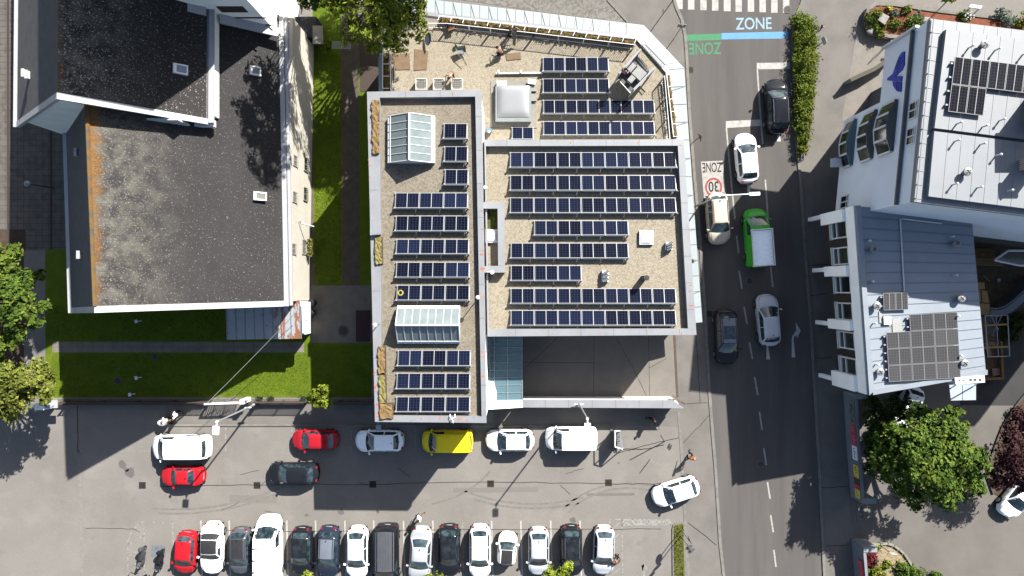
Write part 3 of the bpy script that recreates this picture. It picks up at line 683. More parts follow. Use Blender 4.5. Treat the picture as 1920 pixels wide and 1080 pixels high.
b.build('coil', plain('yellow_cable', (.62, .50, .06), .6), parent=cc)

# ------------------------------------------------------------------ skylights
def gable_skylight(x0, x1, y0, y1, along_y, n, label):
    t_ = thing('glass_skylight', label, 'skylight', P((x0 + x1) / 2, (y0 + y1) / 2, GW), group='ridged glass skylights')
    zb, zr = GW + .35, GW + 1.35
    a, c = P(x0, y0, zb), P(x1, y1, zb)
    b = MB(); m = .12
    b.box((a.x, c.y, GW), (c.x, a.y, zb)); b.build('base', white_metal, parent=t_)
    if along_y: rA, rB = Vector(((a.x + c.x) / 2, a.y, zr)), Vector(((a.x + c.x) / 2, c.y, zr)); e = [[Vector((a.x, a.y, zb)), Vector((a.x, c.y, zb))], [Vector((c.x, a.y, zb)), Vector((c.x, c.y, zb))]]
    else: rA, rB = Vector((a.x, (a.y + c.y) / 2, zr)), Vector((c.x, (a.y + c.y) / 2, zr)); e = [[Vector((a.x, a.y, zb)), Vector((c.x, a.y, zb))], [Vector((a.x, c.y, zb)), Vector((c.x, c.y, zb))]]
    up = Vector((0, 0, .02))
    fr = MB(); fr.tube([rA + up * 2, rB + up * 2], .075, 6)
    for s_ in e:
        gls = MB(); i0, i1 = s_[0].lerp(rA, .13), s_[1].lerp(rB, .13)
        gls.slab([i0, i1, rB, rA], .03); gls.build('glass_pane', sky_glass, parent=t_)
        cb = MB(); cb.slab([s_[0], s_[1], i1, i0], .05); cb.build('flashing', white_metal, parent=t_)
        for k in range(n + 1):
            t2 = k / n; fr.tube([s_[0].lerp(s_[1], t2) + up, rA.lerp(rB, t2) + up], .035 if k in (0, n) else .026, 4)
        fr.tube([i0 + up, i1 + up], .03, 4)
    for p, q, r_ in ((e[0][0], e[1][0], rA), (e[0][1], e[1][1], rB)): fr.add([p, q, r_], [(0, 1, 2), (2, 1, 0)][:1])
    fr.build('frame', white_metal, parent=t_)
    return t_
sky_glass = layered('skylight_glass', (.27, .33, .34), [('noise', (.36, .42, .43), 1.2, .35, .7, .9, (1, 1, .3)), ('noise', (.20, .25, .26), .6, .5, .8, .7)], .25, **{'Specular IOR Level': .2})
gable_skylight(727, 815, 218, 305, True, 6, 'large ridged glass skylight near the terrace end of the long roof')
gable_skylight(746, 862, 573, 644, False, 8, 'wide ridged glass skylight toward the car park end of the long roof')
t_ = thing('roof_skylight', 'big pale square skylight dome on the gravel terrace', 'skylight', P(963, 194, ZT))
b = MB(); b.slab([P(x, y, ZT + .5) for x, y in ((929, 162), (996, 162), (996, 228), (929, 228))], .49); b.build('kerb', layered('zinc', (.30, .33, .33), [('noise', (.24, .27, .27), 2, .4, .7, .8)], .5), parent=t_)
b = MB(); p0, p1 = P(933, 164, ZT), P(992, 223, ZT)
b.grid(lambda u, v: (p0.x + (p1.x - p0.x) * u, p0.y + (p1.y - p0.y) * v, ZT + .53 + .16 * (1 - (2 * u - 1) ** 4) ** .5 * (1 - (2 * v - 1) ** 4) ** .5), 13, 13)
b.build('dome', layered('opal_dome', (.44, .46, .48), [('noise', (.40, .42, .44), .8, .4, .7, .8)], .5), parent=t_, smooth=40)
b = MB(); b.slab([P(x, y, ZT + .05) for x, y in ((920, 152), (1004, 150), (1004, 228), (1007, 240), (920, 238))], .06); b.build('slab', layered('pale_slab', (.42, .40, .35), [('noise', (.34, .32, .28), 2, .4, .7, .8)], .9), parent=t_)
for x, y, s_, zz, lab in ((1211, 446, 26, GE, 'small white domed skylight alone on the wide gravel roof'), (922, 443, 25, GE, 'small white domed skylight inside the light well')):
    t_ = thing('dome_skylight', lab, 'skylight', P(x, y, zz), group='small white domed skylights')
    c = P(x, y, zz); h = s_ * (CAMH - zz) / F / 2
    b = MB(); b.box(c + Vector((-h, -h, 0)), c + Vector((h, h, .24))); b.build('kerb', white_metal, parent=t_)
    b = MB(); b.grid(lambda u, v: (c.x + (2 * u - 1) * (h - .04), c.y + (2 * v - 1) * (h - .04), zz + .25 + .16 * (1 - (2 * u - 1) ** 4) * (1 - (2 * v - 1) ** 4)), 9, 9); b.build('dome', layered('white_dome', (.74, .75, .75), [('noise', (.68, .69, .69), 1, .4, .7, .8)], .3), parent=t_, smooth=40)

# ------------------------------------------------------------------ roof equipment
def aircon(px, py, label):
    c = P(px, py, ZT + .6); s_ = .46
    t_ = thing('air_conditioner', label, 'air conditioner', (c.x, c.y, ZT), group='air conditioners by the terrace wall')
    b = MB(); b.box(c + Vector((-s_, -s_, -.6)), c + Vector((s_, s_, .05))); b.box(c + Vector((-s_, -s_, .05)), c + Vector((-s_ + .09, s_, .12))); b.box(c + Vector((s_ - .09, -s_, .05)), c + Vector((s_, s_, .12))); b.box(c + Vector((-s_ + .09, -s_, .05)), c + Vector((s_ - .09, -s_ + .09, .12))); b.box(c + Vector((-s_ + .09, s_ - .09, .05)), c + Vector((s_ - .09, s_, .12)))
    b.build('casing', layered('aircon_cream', (.62, .60, .53), [('noise', (.5, .48, .42), 3, .4, .7, .6)], .5), parent=t_)
    b = MB(); b.lathe(c + Vector((0, 0, .055)), [(.36, 0), (.36, .02)], 18); b.build('fan_opening', layered('coil_grey', (.26, .25, .21), [('noise', (.18, .17, .15), 5, .4, .7, .8)], .6), parent=t_)
    b = MB()
    for k in range(5): y = -.3 + k * .15; b.tube([c + Vector((-.37, y, .1)), c + Vector((.37, y, .1))], .011, 4)
    for k in range(3): x = -.2 + k * .2; b.tube([c + Vector((x, -.37, .1)), c + Vector((x, .37, .1))], .011, 4)
    b.build('guard', grey_metal, parent=t_)
aircon(790, 158, 'cream air conditioner at the garden end of the three by the coping')
aircon(823, 158, 'cream air conditioner, middle of three against the coping')
aircon(857, 158, 'cream air conditioner beside the crouching worker')
for px, py, w, h, lab in ((1253, 462, .5, .55, 'small shiny metal roof vent hood close to the street coping'), (1134, 518, .5, .85, 'white roof vent box at the end of the three panel array')):
    c = P(px, py, GE); t_ = thing('roof_vent', lab, 'vent', c)
    b = MB(); b.box(c + Vector((-w / 2, -h / 2, 0)), c + Vector((w / 2, h / 2, .35))); b.build('box', white_metal, parent=t_)
    b = MB()
    for k in range(3): b.obox(c + Vector((0, -h / 3 + k * h / 3, .42)), (w * .95, .05, .26), R(28), R(35))
    b.build('cowl', grey_metal, parent=t_)
t_ = thing('flue', 'short grey flue with dark mouth throwing a long shadow on the panels', 'flue', P(1205, 521, GE)); c = P(1206, 521.5, GE)
b = MB(); b.box(c + Vector((-.16, -.16, 0)), c + Vector((.16, .16, 1.25))); b.build('stack', layered('flue_grey', (.24, .22, .20), [('noise', (.16, .15, .14), 4, .4, .7, .8)], .8), parent=t_)
b = MB(); b.lathe(c + Vector((0, 0, 1.25)), [(.2, 0), (.2, .08)], 12); b.lathe(c + Vector((0, 0, 1.27)), [(.12, 0), (.12, .075)], 10); b.build('cap', dark_metal, parent=t_)
for px, py, lab in ((898, 557, 'tall thin white lightning rod on the coping beside the second skylight'), (712, 607, 'thin rod on the coping near the stepped sedum beds')):
    c = P(px, py, GW); t_ = thing('lightning_rod', lab, 'rod', c)
    b = MB(); b.tube([c, c + Vector((0, 0, 1.5))], .035, 6); b.build('mast', grey_metal, parent=t_)
    b = MB(); b.lathe(c + Vector((0, 0, 1.5)), [(.02, 0), (.14, .06), (.14, .16), (.02, .22)], 10); b.build('cap', white_metal, parent=t_)
for pts, lab, m in (([(697, 188), (711, 188), (711, 288), (699, 288)], 'long narrow orange sedum planter along the coping corner', sedum),
                    ([(703, 444), (715, 444), (716, 495), (704, 495)], 'short yellow sedum planter halfway along the coping', sedum_yellow),
                    ([(709, 650), (721, 650), (722, 700), (710, 700)], 'orange sedum planter beside the second glass skylight', sedum),
                    ([(711, 703), (722, 703), (723, 756), (712, 756)], 'yellowish sedum planter between two orange ones', sedum_yellow),
                    ([(712, 757), (736, 757), (737, 785), (713, 785)], 'squarish orange sedum planter in the car park corner of the roof', sedum)):
    z = ZW + .12; q = [P(x, y, z) for x, y in pts]; c = sum(q, Vector()) / 4
    t_ = thing('roof_planter', lab, 'planter', (c.x, c.y, GW), group='sedum planters along the coping')
    b = MB(); b.prism(q, GW + .02, z - .02); b.build('tray', plain('tray_brown', (.14, .10, .07), .8), parent=t_)
    b = MB(); rx = random.Random(len(lab)); nx, ny = 5, max(6, int((pts[2][1] - pts[0][1]) / 4))
    b.grid(lambda u, v: tuple((q[0].lerp(q[1], u)).lerp(q[3].lerp(q[2], u), v) + Vector((rx.uniform(-.05, .05), rx.uniform(-.05, .05), rx.uniform(0, .09)))), nx, ny); b.build('planting', m, parent=t_)
t_ = thing('roof_hatch_box', 'grey metal box sitting over the parapet halfway along the long roof', 'box', P(704, 426, ZW))
b = MB(); b.slab([P(x, y, ZW + .35) for x, y in ((694, 412), (713, 411), (714, 440), (694, 441))], .34); b.build('box', layered('zinc_box', (.42, .47, .49), [('noise', (.34, .39, .41), 2, .4, .7, .8)], .5), parent=t_)
b = MB(); b.slab([P(x, y, ZW + .37) for x, y in ((697, 411), (714, 410), (715, 439), (698, 440))], .02); b.build('lid', coping, parent=t_)
t_ = thing('rail_hook', 'white curved ladder hook on the coping above the yellow van', 'hook', P(849, 783, ZW))
b = MB(); b.tube([P(844, 777, ZW + .05), P(844, 782, ZW + .2), P(847, 785, ZW + .25), P(853, 782, ZW + .25), P(853, 777, ZW + .05)], .045, 6); b.tube([P(847, 785, ZW + .25), P(850, 793, ZW + .2)], .045, 6); b.build('hook', white_metal, parent=t_)
for px, py, lab in ((905, 351, 'white floodlight on the coping beside the third seven panel array'), (918, 510, 'white floodlight arm beside the light well')):
    t_ = thing('floodlight', lab, 'floodlight', P(px, py, ZE))
    b = MB(); b.tube([P(px - 5, py, ZW - .3 if py < 400 else ZE + .3), P(px + 6, py, ZW - .3 if py < 400 else ZE + .3)], .035, 6); b.build('arm', white_metal, parent=t_)
    b = MB(); b.lathe(P(px + 5, py + 1, ZE + 1.6 if py < 400 else ZE + .25), [(.06, 0), (.16, .06), (.12, .2)], 10); b.build('head', white_metal, parent=t_)
wall_light = thing('wall_lamp', 'pale wall lamp head above the white hatchback in the bay', 'lamp', P(708, 800, 5.5))
b = MB(); b.slab([P(x, y, 6.0) for x, y in ((704.5, 797), (714, 797), (714, 808), (705, 808))], .12); b.build('head', layered('lamp_blue', (.45, .55, .62), [('noise', (.4, .5, .57), 2, .4, .7, .8)], .4), parent=wall_light)
b = MB(); b.tube([P(709, 785, 6.0), P(709, 798, 6.0)], .05, 6); b.build('arm', grey_metal, parent=wall_light)

# ---- terrace railings, planters, lift cage
def railing(pts, z, h, label, posts=1.9, bars=True):
    t_ = thing('terrace_railing', label, 'railing', P(*pts[0], z))
    q = [P(x, y, z + h) for x, y in pts]; b = MB(); d = MB()
    for i in range(len(q) - 1):
        b.tube([q[i], q[i + 1]], .032, 6); n = max(1, round((q[i + 1] - q[i]).length / posts))
        b.tube([q[i] - Vector((0, 0, h - .15)), q[i + 1] - Vector((0, 0, h - .15))], .025, 4)
        for k in range(n + 1): p = q[i].lerp(q[i + 1], k / n); b.box(p + Vector((-.04, -.04, -h)), p + Vector((.04, .04, 0)))
        if bars:
            L_ = (q[i + 1] - q[i]).length; m_ = int(L_ / .16)
            for k in range(m_): p = q[i].lerp(q[i + 1], (k + .5) / m_); d.tube([p - Vector((0, 0, h - .1)), p], .016, 4, cap=False)
    b.build('rail', white_metal, parent=t_)
    if bars: d.build('baluster', grey_metal, parent=t_)
railing([(800, 44), (838, 44), (1000, 62), (1190, 84)], ZT, 1.0, 'long white barred railing inside the canopy at the terrace edge')
railing([(1246, 143), (1256, 259)], ZT, 1.0, 'short barred railing beside the street end of the terrace')
railing([(733, 168), (731, 100)], ZT, 1.0, 'dark barred railing at the terrace end under the big tree')
def trough(a, c, n, label):
    """planter boxes with grasses between railing and canopy"""
    t_ = thing('planter_trough', label, 'planter', P(*a[0], ZT))
    b = MB(); z = ZT + .35
    for q in (a, c): pass
    q = [P(*a[0], z), P(*a[1], z), P(*c[1], z), P(*c[0], z)]
    b.prism(q, ZT + .01, z - .06); b.build('trough', plain('trough_brown', (.12, .09, .06), .8), parent=t_)
    b = MB(); rx = random.Random(n)
    for k in range(n * 40):
        u, v = rx.random(), rx.uniform(.15, .85); p = (q[0].lerp(q[1], u)).lerp(q[3].lerp(q[2], u), v); s_ = rx.uniform(.06, .16); th = rx.uniform(0, 6.28)
        d1 = Vector((math.cos(th), math.sin(th), rx.uniform(-.4, .4))) * s_; d2 = Vector((-math.sin(th), math.cos(th), rx.uniform(-.4, .4))) * s_ * .5; p = p + Vector((0, 0, rx.uniform(-.05, .3)))
        b.add([p - d1, p + d2, p + d1, p - d2], [(0, 1, 2, 3)])
    b.build('plants', trough_leaf, parent=t_)
    b = MB()
    for k in range(n + 1): u = k / n; b.tube([q[0].lerp(q[1], u) + Vector((0, 0, .35)), q[3].lerp(q[2], u) + Vector((0, 0, .35))], .032, 4)
    b.tube([q[0] + Vector((0, 0, .35)), q[1] + Vector((0, 0, .35))], .04, 4); b.build('cross_bar', white_metal, parent=t_)
tl = NT('trough_leaves'); trough_leaf = tl.done(tl.mix(tl.island(), (.10, .12, .02), (.34, .17, .045)), .85)
trough([(825, 33), (1192, 75)], [(822, 41), (1188, 84)], 16, 'long trough of rusty orange plants behind the canopy')
trough([(1248, 142), (1261, 258)], [(1255, 141), (1270, 257)], 5, 'short trough of dry plants along the street side of the terrace')
trough([(719, 100), (719, 168)], [(731, 100), (731, 168)], 3, 'narrow trough of plants at the terrace end beside the garden')
t_ = thing('edge_gutter', 'blue grey metal gutter ledge along the garden side of the terrace', 'gutter', P(714, 135, ZT))
b = MB(); b.slab([P(x, y, ZT + .5) for x, y in ((709, 80), (717, 80), (718, 170), (710, 172))], .5); b.build('ledge', layered('zinc_blue', (.30, .35, .40), [('noise', (.24, .28, .33), 2, .4, .7, .8)], .5), parent=t_)
# lift cage
cg = thing('lift_cage', 'grey steel cage platform set diagonally in the terrace corner', 'cage', P(1200, 130, ZT))
zc2 = ZT + 2.2
q = [P(x, y, zc2) for x, y in ((1161, 138), (1201, 93), (1227, 128), (1188, 168))]
b = MB()
for i in (0, 2): b.tube([q[i], q[(i + 1) % 4]], .075, 6)
for i in range(4): b.tube([Vector((q[i].x, q[i].y, ZT)), q[i]], .07, 6)
for i in range(4): b.tube([q[i] - Vector((0, 0, 1.1)), q[(i + 1) % 4] - Vector((0, 0, 1.1))], .035, 4)
b.build('post', layered('steel_white', (.60, .62, .63), [('noise', (.5, .52, .53), 2, .4, .7, .6)], .4), parent=cg)
b = MB(); b.slab([Vector((p.x, p.y, ZT + .9)) for p in q], .08); b.build('deck', layered('deck_grey', (.20, .20, .195), [('noise', (.13, .13, .125), 2, .4, .7, .9), ('noise', (.3, .27, .18), 7, .55, .75, .5)], .8), parent=cg)
b = MB()
for u, v, w, h in ((.55, .2, .25, .3), (.62, .6, .3, .5), (.3, .55, .2, .22)):
    p = (q[0].lerp(q[1], u)).lerp(q[3].lerp(q[2], u), v); b.obox((p.x, p.y, ZT + 1.15), (1.2 * w * 2.2, 1.2 * h * 1.6, .5), R(48))
b.build('machinery', layered('machine_grey', (.33, .33, .32), [('noise', (.24, .24, .24), 3, .4, .7, .8)], .6), parent=cg)
b = MB()
for s_ in (.15, .85): b.tube([P(1201, 84, ZT + 1.6).lerp(P(1212, 84, ZT + 1.6), s_), P(1240, 128, ZT + 1.6).lerp(P(1248, 120, ZT + 1.6), s_)], .04, 5)
for k in range(10): u = k / 9; b.tube([P(1202, 87, ZT + 1.6).lerp(P(1240, 128, ZT + 1.6), u), P(1211, 82, ZT + 1.6).lerp(P(1248, 120, ZT + 1.6), u)], .025, 4)
b.build('ladder', grey_metal, parent=cg)

# ---- loose things on the terrace
def crate(px, py, w, d, h, rz, m, name, label, cat, z=ZT):
    c = P(px, py, z); t_ = thing(name, label, cat, c)
    b = MB(); b.obox(c + Vector((0, 0, h / 2)), (w, d, h), R(rz)); b.build('body', m, parent=t_)
    b = MB(); b.obox(c + Vector((0, 0, h + .012)), (w * 1.04, d * 1.04, .02), R(rz)); b.build('lid', m, parent=t_); return t_
cardboard = layered('cardboard', (.30, .15, .08), [('noise', (.22, .11, .06), 3, .4, .7, .8)], .85)
t_ = thing('cardboard_box', 'open brown cardboard box with raised flaps near the canopy railing', 'box', P(845, 51, ZT)); c = P(845, 51, ZT)
b = MB()
for s_ in (-1, 1): b.obox(c + Matrix.Rotation(R(20), 3, 'Z') @ Vector((s_ * .27, 0, .2)), (.03, .44, .4), R(20)); b.obox(c + Matrix.Rotation(R(20), 3, 'Z') @ Vector((0, s_ * .22, .2)), (.54, .03, .4), R(20))
b.build('sides', cardboard, parent=t_)
b = MB(); b.obox(c + Vector((-.1, .3, .42)), (.55, .26, .02), R(20), R(30)); b.obox(c + Vector((.1, -.3, .42)), (.55, .26, .02), R(20), R(-30)); b.build('flap', cardboard, parent=t_)
b = MB(); b.obox(c + Vector((.05, -.08, .1)), (.25, .2, .1), R(20)); b.build('packing', white_metal, parent=t_)
t_ = thing('wheelbarrow', 'grey green wheelbarrow tub tipped on the gravel terrace', 'wheelbarrow', P(863, 99, ZT)); c = P(864, 98, ZT)
b = MB(); b.add([c + Vector(v) for v in ((-.42, .22, .55), (.38, .38, .5), (.45, -.1, .3), (-.2, -.34, .5), (-.25, .1, .28), (.22, .2, .25), (.26, -.04, .2), (-.12, -.16, .25))], [(4, 5, 6, 7), (0, 1, 5, 4), (1, 2, 6, 5), (2, 3, 7, 6), (3, 0, 4, 7)]); b.build('tub', layered('tub_green', (.16, .20, .19), [('noise', (.26, .29, .27), 2, .4, .7, .8)], .5), parent=t_)
b = MB()
for a in (((-.2, -.3, .45), (.35, -.9, .4)), ((.4, -.05, .35), (.75, -.62, .38)), ((.0, .1, .25), (-.1, .0, 0)), ((.2, 0, .22), (.25, -.1, 0))): b.tube([c + Vector(a[0]), c + Vector(a[1])], .025, 5)
b.build('handle', grey_metal, parent=t_)
b = MB(); b.tube([c + Vector((-.38, .42, .18)), c + Vector((-.33, .46, .18))], .18, 12); b.build('wheel', black, parent=t_)
t_ = thing('folded_chair', 'blue folding chair with black round rim leaning beside the tree crown', 'chair', P(804, 77, ZT)); c = P(804, 77, ZT)
b = MB(); b.tube([c + Vector((math.cos(a * .42) * .24, math.sin(a * .42) * .5, .5 + math.cos(a * .42) * .2)) for a in range(16)], .035, 6); b.build('frame', black, parent=t_)
b = MB(); b.sheet([c + Vector((math.cos(a * .42) * .22, math.sin(a * .42) * .47, .49 + math.cos(a * .42) * .18)) for a in range(15)]); b.build('seat', layered('blue_canvas', (.12, .17, .25), [('noise', (.2, .26, .36), 3, .4, .7, .8)], .8), parent=t_)
for poly, lab in (([(738, 102), (768, 100), (769, 130), (741, 131)], 'brown wooden board lying on the gravel by the ladder'), ([(777, 92), (803, 95), (800, 130), (776, 132)], 'tan wooden board lying on gravel in dappled tree shade'), ([(948, 101), (976, 98), (977, 111), (950, 113)], 'small brown board on gravel beside the crouching worker')):
    c = P(*poly[0], ZT); b = MB(); b.slab([P(x, y, ZT + .05) for x, y in poly], .04); tag(b.build('wooden_board', layered('board_brown', (.30, .205, .13), [('noise', (.22, .145, .09), 2, .4, .7, .8)], .85)), lab, 'board')
t_ = thing('ladder', 'reddish wooden ladder lying along the terrace railing', 'ladder', P(735, 126, ZT))
b = MB()
for dx in (0, 6): b.obox((P(732 + dx, 126, ZT + .1)), (.06, 2.3, .08), R(1))
b.build('stile', wood, parent=t_)
for k in range(8): b = MB(); b.tube([P(732, 101 + k * 7, ZT + .11), P(738, 101 + k * 7, ZT + .11)], .03, 5); b.build('rung', wood, parent=t_)
t_ = thing('timber_plank', 'upright grey timber plank held by the worker near the railing', 'plank', P(965, 75, ZT)); b = MB()
b.slab([P(962, 58, ZT + 1.4), P(969, 58, ZT + 1.4), P(966, 86, ZT + .2), P(961, 84, ZT + .2)], .05); b.build('plank', layered('grey_timber', (.30, .26, .20), [('noise', (.22, .19, .15), 3, .4, .7, .8)], .85), parent=t_)
crate(941, 160, .75, .5, .3, 0, white_metal, 'storage_box', 'white storage box at the top edge of the square skylight', 'box', ZT + .1)
crate(997, 156, .6, .35, .4, -8, white_metal, 'crumpled_box', 'crumpled white box at the corner of the square skylight', 'box', ZT + .1)
crate(1000, 167, .45, .5, .3, 0, layered('slab_cream', (.45, .42, .37), [('noise', (.36, .34, .3), 3, .4, .7, .8)], .8), 'paving_slab', 'cream slab leaning by the square skylight, nearer the canopy', 'slab')
crate(1000, 184, .5, .55, .22, 0, layered('slab_cream', (.45, .42, .37), [('noise', (.36, .34, .3), 3, .4, .7, .8)], .8), 'paving_slab', 'cream slab beside the square skylight, nearer the coping', 'slab')
t_ = thing('blue_barrel', 'small round blue barrel in the terrace corner by the coping', 'barrel', P(918, 248, ZT)); b = MB(); b.lathe(P(917, 247, ZT), [(.2, 0), (.24, .15), (.24, .5), (.17, .6)], 14); b.build('body', layered('barrel_blue', (.16, .29, .38), [('noise', (.3, .42, .5), 3, .4, .7, .8)], .4), parent=t_, smooth=40)
b = MB(); b.lathe(P(917, 247, ZT + .6), [(.1, 0), (.08, .05)], 10); b.build('lid', white_metal, parent=t_)
t_ = thing('terrace_kerb', 'long pale kerb strip lying on the gravel before the first arrays', 'kerb', P(975, 137, ZT)); b = MB(); b.slab([P(x, y, ZT + .22) for x, y in ((930, 136), (1018, 135), (1018, 137.5), (930, 138.5))], .2); b.build('strip', white_metal, parent=t_)
b = MB()
for x in (933, 975): b.slab([P(x, 131, ZT + .3), P(x + 3, 131, ZT + .3), P(x + 3, 136, ZT + .3), P(x, 136, ZT + .3)], .3)
b.build('clip', white_metal, parent=t_)
# ================================================================== gabled houses on the west side
def V(x, y, z): return Vector((x, y, z))
def roof_mat(name, base, lich, amt, orange_axis=None, ridge=0.0, width=1.0):
    t = NT(name)
    n1 = t.noise(.55, 4); n2 = t.noise(10, 2); n3 = t.noise(1.1, 5)
    c = t.mix(t.math('MULTIPLY', t.ramp(n1, .35, .7), .7), base, tuple(k * .72 for k in base))
    x = t.axis(0)
    if orange_axis is not None:
        # lichen belts: pale near the ridge side, orange right along it
        d = t.math('SUBTRACT', x, ridge)
        f2 = t.math('MULTIPLY', t.ramp(d, 4.5, .6), .5)
        c = t.mix(t.math('MULTIPLY', t.ramp(n3, .40, .66), f2), c, (.36, .335, .27))
        sp = t.math('GREATER_THAN', t.math('ADD', n2, t.math('MULTIPLY', f2, .11)), .655)
        c = t.mix(t.math('MULTIPLY', sp, amt), c, lich)
        f1 = t.ramp(t.math('ADD', d, t.math('MULTIPLY', n3, 1.5)), 1.25, .85)
        c = t.mix(t.math('MULTIPLY', f1, t.ramp(n2, .25, .6)), c, (.33, .16, .04))
    else:
        sp = t.math('GREATER_THAN', n2, .64); c = t.mix(t.math('MULTIPLY', sp, amt), c, lich)
    # tile courses
    cs = t.lines(t.math('ADD', t.axis(1), 100.0), .33, .03); c = t.mix(t.math('MULTIPLY', cs, .25), c, (.03, .028, .026))
    t.bump(n2, .35, .03)
    return t.done(c, .9)
Xw = -16.75
house = thing('gabled_house', 'old cream house with big dark tiled gable roof spotted with lichen', 'house', (-25, 6, 0))
r1, r2 = P(163, 200, 14.2), P(178, 574, 14.2)
e1, e2 = P(523, 40, 5.75), P(533, 564, 5.75)
w1, w2 = P(124, 230, 5.75), P(135, 577, 5.75)
# ridge line carried north until it meets the wing
dr = (r1 - r2).normalized(); r1 = r2 + dr * (Vector((0, 13.0, 0)) - r2).y / dr.y if abs(dr.y) > 0 else r1
de = (e1 - e2).normalized(); e1 = e2 + de * ((21.0 - e2.y) / de.y)
def on(a, d, y): return a + d * ((y - a.y) / d.y)
YG = 11.75
dw = (w1 - w2).normalized()
ridge_x = (r2.x + on(r2, dr, YG).x) / 2
b = MB(); b.slab([on(r2, dr, YG + 1), r2, e2, on(e2, de, YG + 1)], .18)
# the east slope carries on north past the wing
rN = on(r2, dr, YG + 1); eN = on(e2, de, 20.5); k = .52
b.slab([rN.lerp(on(e2, de, YG + 1), k), on(e2, de, YG + 1), eN, on(r2, dr, 20.5).lerp(eN, k)], .18)
east_roof = b.build('roof', roof_mat('roof_tiles_east', (.062, .058, .059), (.36, .35, .31), .55, 0, ridge_x - house.location.x, 1), parent=house)
b = MB(); b.slab([on(r2, dr, YG + 1), r2, w2, on(w2, dw, YG + 1)], .18)
tiles_w = layered('roof_tiles_west', (.20, .195, .19), [('noise', (.15, .148, .145), 1.5, .4, .7, .8), ('noise', (.27, .26, .25), 7, .55, .75, .5)], .9, bump=(9, .3, .03))
b.build('roof', tiles_w, parent=house)
b = MB(); b.tube([on(r2, dr, YG + .3) + V(0, 0, .02), r2 + V(0, 0, .02)], .14, 6); b.build('ridge_tiles', layered('ridge_orange', (.26, .15, .05), [('noise', (.14, .12, .10), 2, .45, .65, .9)], .9), parent=house)
flash = layered('verge_flashing', (.66, .67, .68), [('noise', (.55, .56, .58), 1, .4, .7, .7), ('noise', (.35, .16, .09), 2.2, .68, .72, .7), ('noise', (.3, .3, .3), 6, .66, .76, .6)], .5)
b = MB()   # verge boards of the south gable, eaves gutters
so_ = V(0, -.42, 0)
for a, c in ((r2, e2), (r2, w2)):
    b.slab([a + V(0, 0, .06), c + V(0, 0, .06), c + so_ + V(0, 0, .06), a + so_ + V(0, 0, .06)], .3)
b.build('verge', flash, parent=house)
b = MB(); b.slab([on(e2, de, 20.4) + V(.0, 0, .04), e2 + V(0, -.4, .04), e2 + V(.34, -.4, .04), on(e2, de, 20.4) + V(.34, 0, .04)], .14)
b.slab([on(e2, de, 20.4) + V(.40, 0, -.02), e2 + V(.40, -.35, -.02), e2 + V(.62, -.35, -.02), on(e2, de, 20.4) + V(.62, 0, -.02)], .14); b.build('gutter', flash, parent=house)
b = MB(); b.slab([on(w2, dw, YG) + V(0, 0, .03), w2 + V(0, -.4, .03), w2 + V(-.28, -.4, .03), on(w2, dw, YG) + V(-.28, 0, .03)], .14); b.build('gutter', flash, parent=house)
b = MB(); b.prism([(w2.x + .4, w2.y), (Xw - .15, e2.y - .05), (Xw + .22, 20.4), (w2.x + .1, 20.4)], 0, 5.55)
gy = r2.y + .02
b.add([V(w2.x + .4, w2.y, 5.5), V(Xw - .15, e2.y, 5.5), V(r2.x, r2.y, 14.0), V(w2.x + .4, w2.y + .3, 5.5), V(Xw - .15, e2.y + .3, 5.5), V(r2.x, r2.y + .3, 14.0)], [(0, 1, 2), (5, 4, 3)])
b.build('wall', render_cream, parent=house)

def east_window(par, x, yw, z, w, h, m_fr=None, bars=False, name='window'):
    """window in an east-facing wall plane at x"""
    b = MB(); f = .07
    for q in (((x, yw - w / 2, z), (x + .05, yw + w / 2, z + f)), ((x, yw - w / 2, z + h - f), (x + .05, yw + w / 2, z + h)), ((x, yw - w / 2, z + f), (x + .05, yw - w / 2 + f, z + h - f)), ((x, yw + w / 2 - f, z + f), (x + .05, yw + w / 2, z + h - f)), ((x, yw - .03, z + f), (x + .04, yw + .03, z + h - f))): b.box(*q)
    b.box((x, yw - w / 2 - .05, z - .06), (x + .1, yw + w / 2 + .05, z - .003))
    o = b.build(name, m_fr or layered('window_frame', (.52, .50, .44), [('noise', (.45, .43, .38), 2, .4, .7, .8)], .6), parent=par)
    b = MB(); b.box((x - .02, yw - w / 2 + f, z + f), (x + .018, yw + w / 2 - f, z + h - f)); b.build('pane', glass_blue if bars else layered('curtained_pane', (.30, .30, .28), [('noise', (.2, .2, .19), 2, .4, .7, .8)], .2), parent=o)
    if bars:
        b = MB()
        for k in range(7): yy = yw - w / 2 + w * (k + .5) / 7; b.tube([V(x + .13, yy, z), V(x + .13, yy, z + h)], .02, 4)
        b.build('grille', dark_metal, parent=o)
def xw(y): return Xw + .22 - (20.4 - y) * .0172 + .004
for y in (9.8, 7.0, 3.0): east_window(house, xw(y), y, 3.9, .85, 1.0)
for y in (10.0, 7.6): east_window(house, xw(y), y, 1.3, 1.1, .95, bars=True)
y = 3.3; east_window(house, xw(y), y, 1.25, 1.2, 1.1)
wb = thing('window_box', 'green leafy window box under a ground floor window of the cream house', 'window box', (xw(3.3) + .2, 3.3, .9))
b = MB(); b.box((xw(3.3) + .21, 2.6, .95), (xw(3.3) + .46, 4.0, 1.18)); b.build('trough', plain('box_dark', (.05, .04, .035), .8), parent=wb)
b = MB(); rx = random.Random(4)
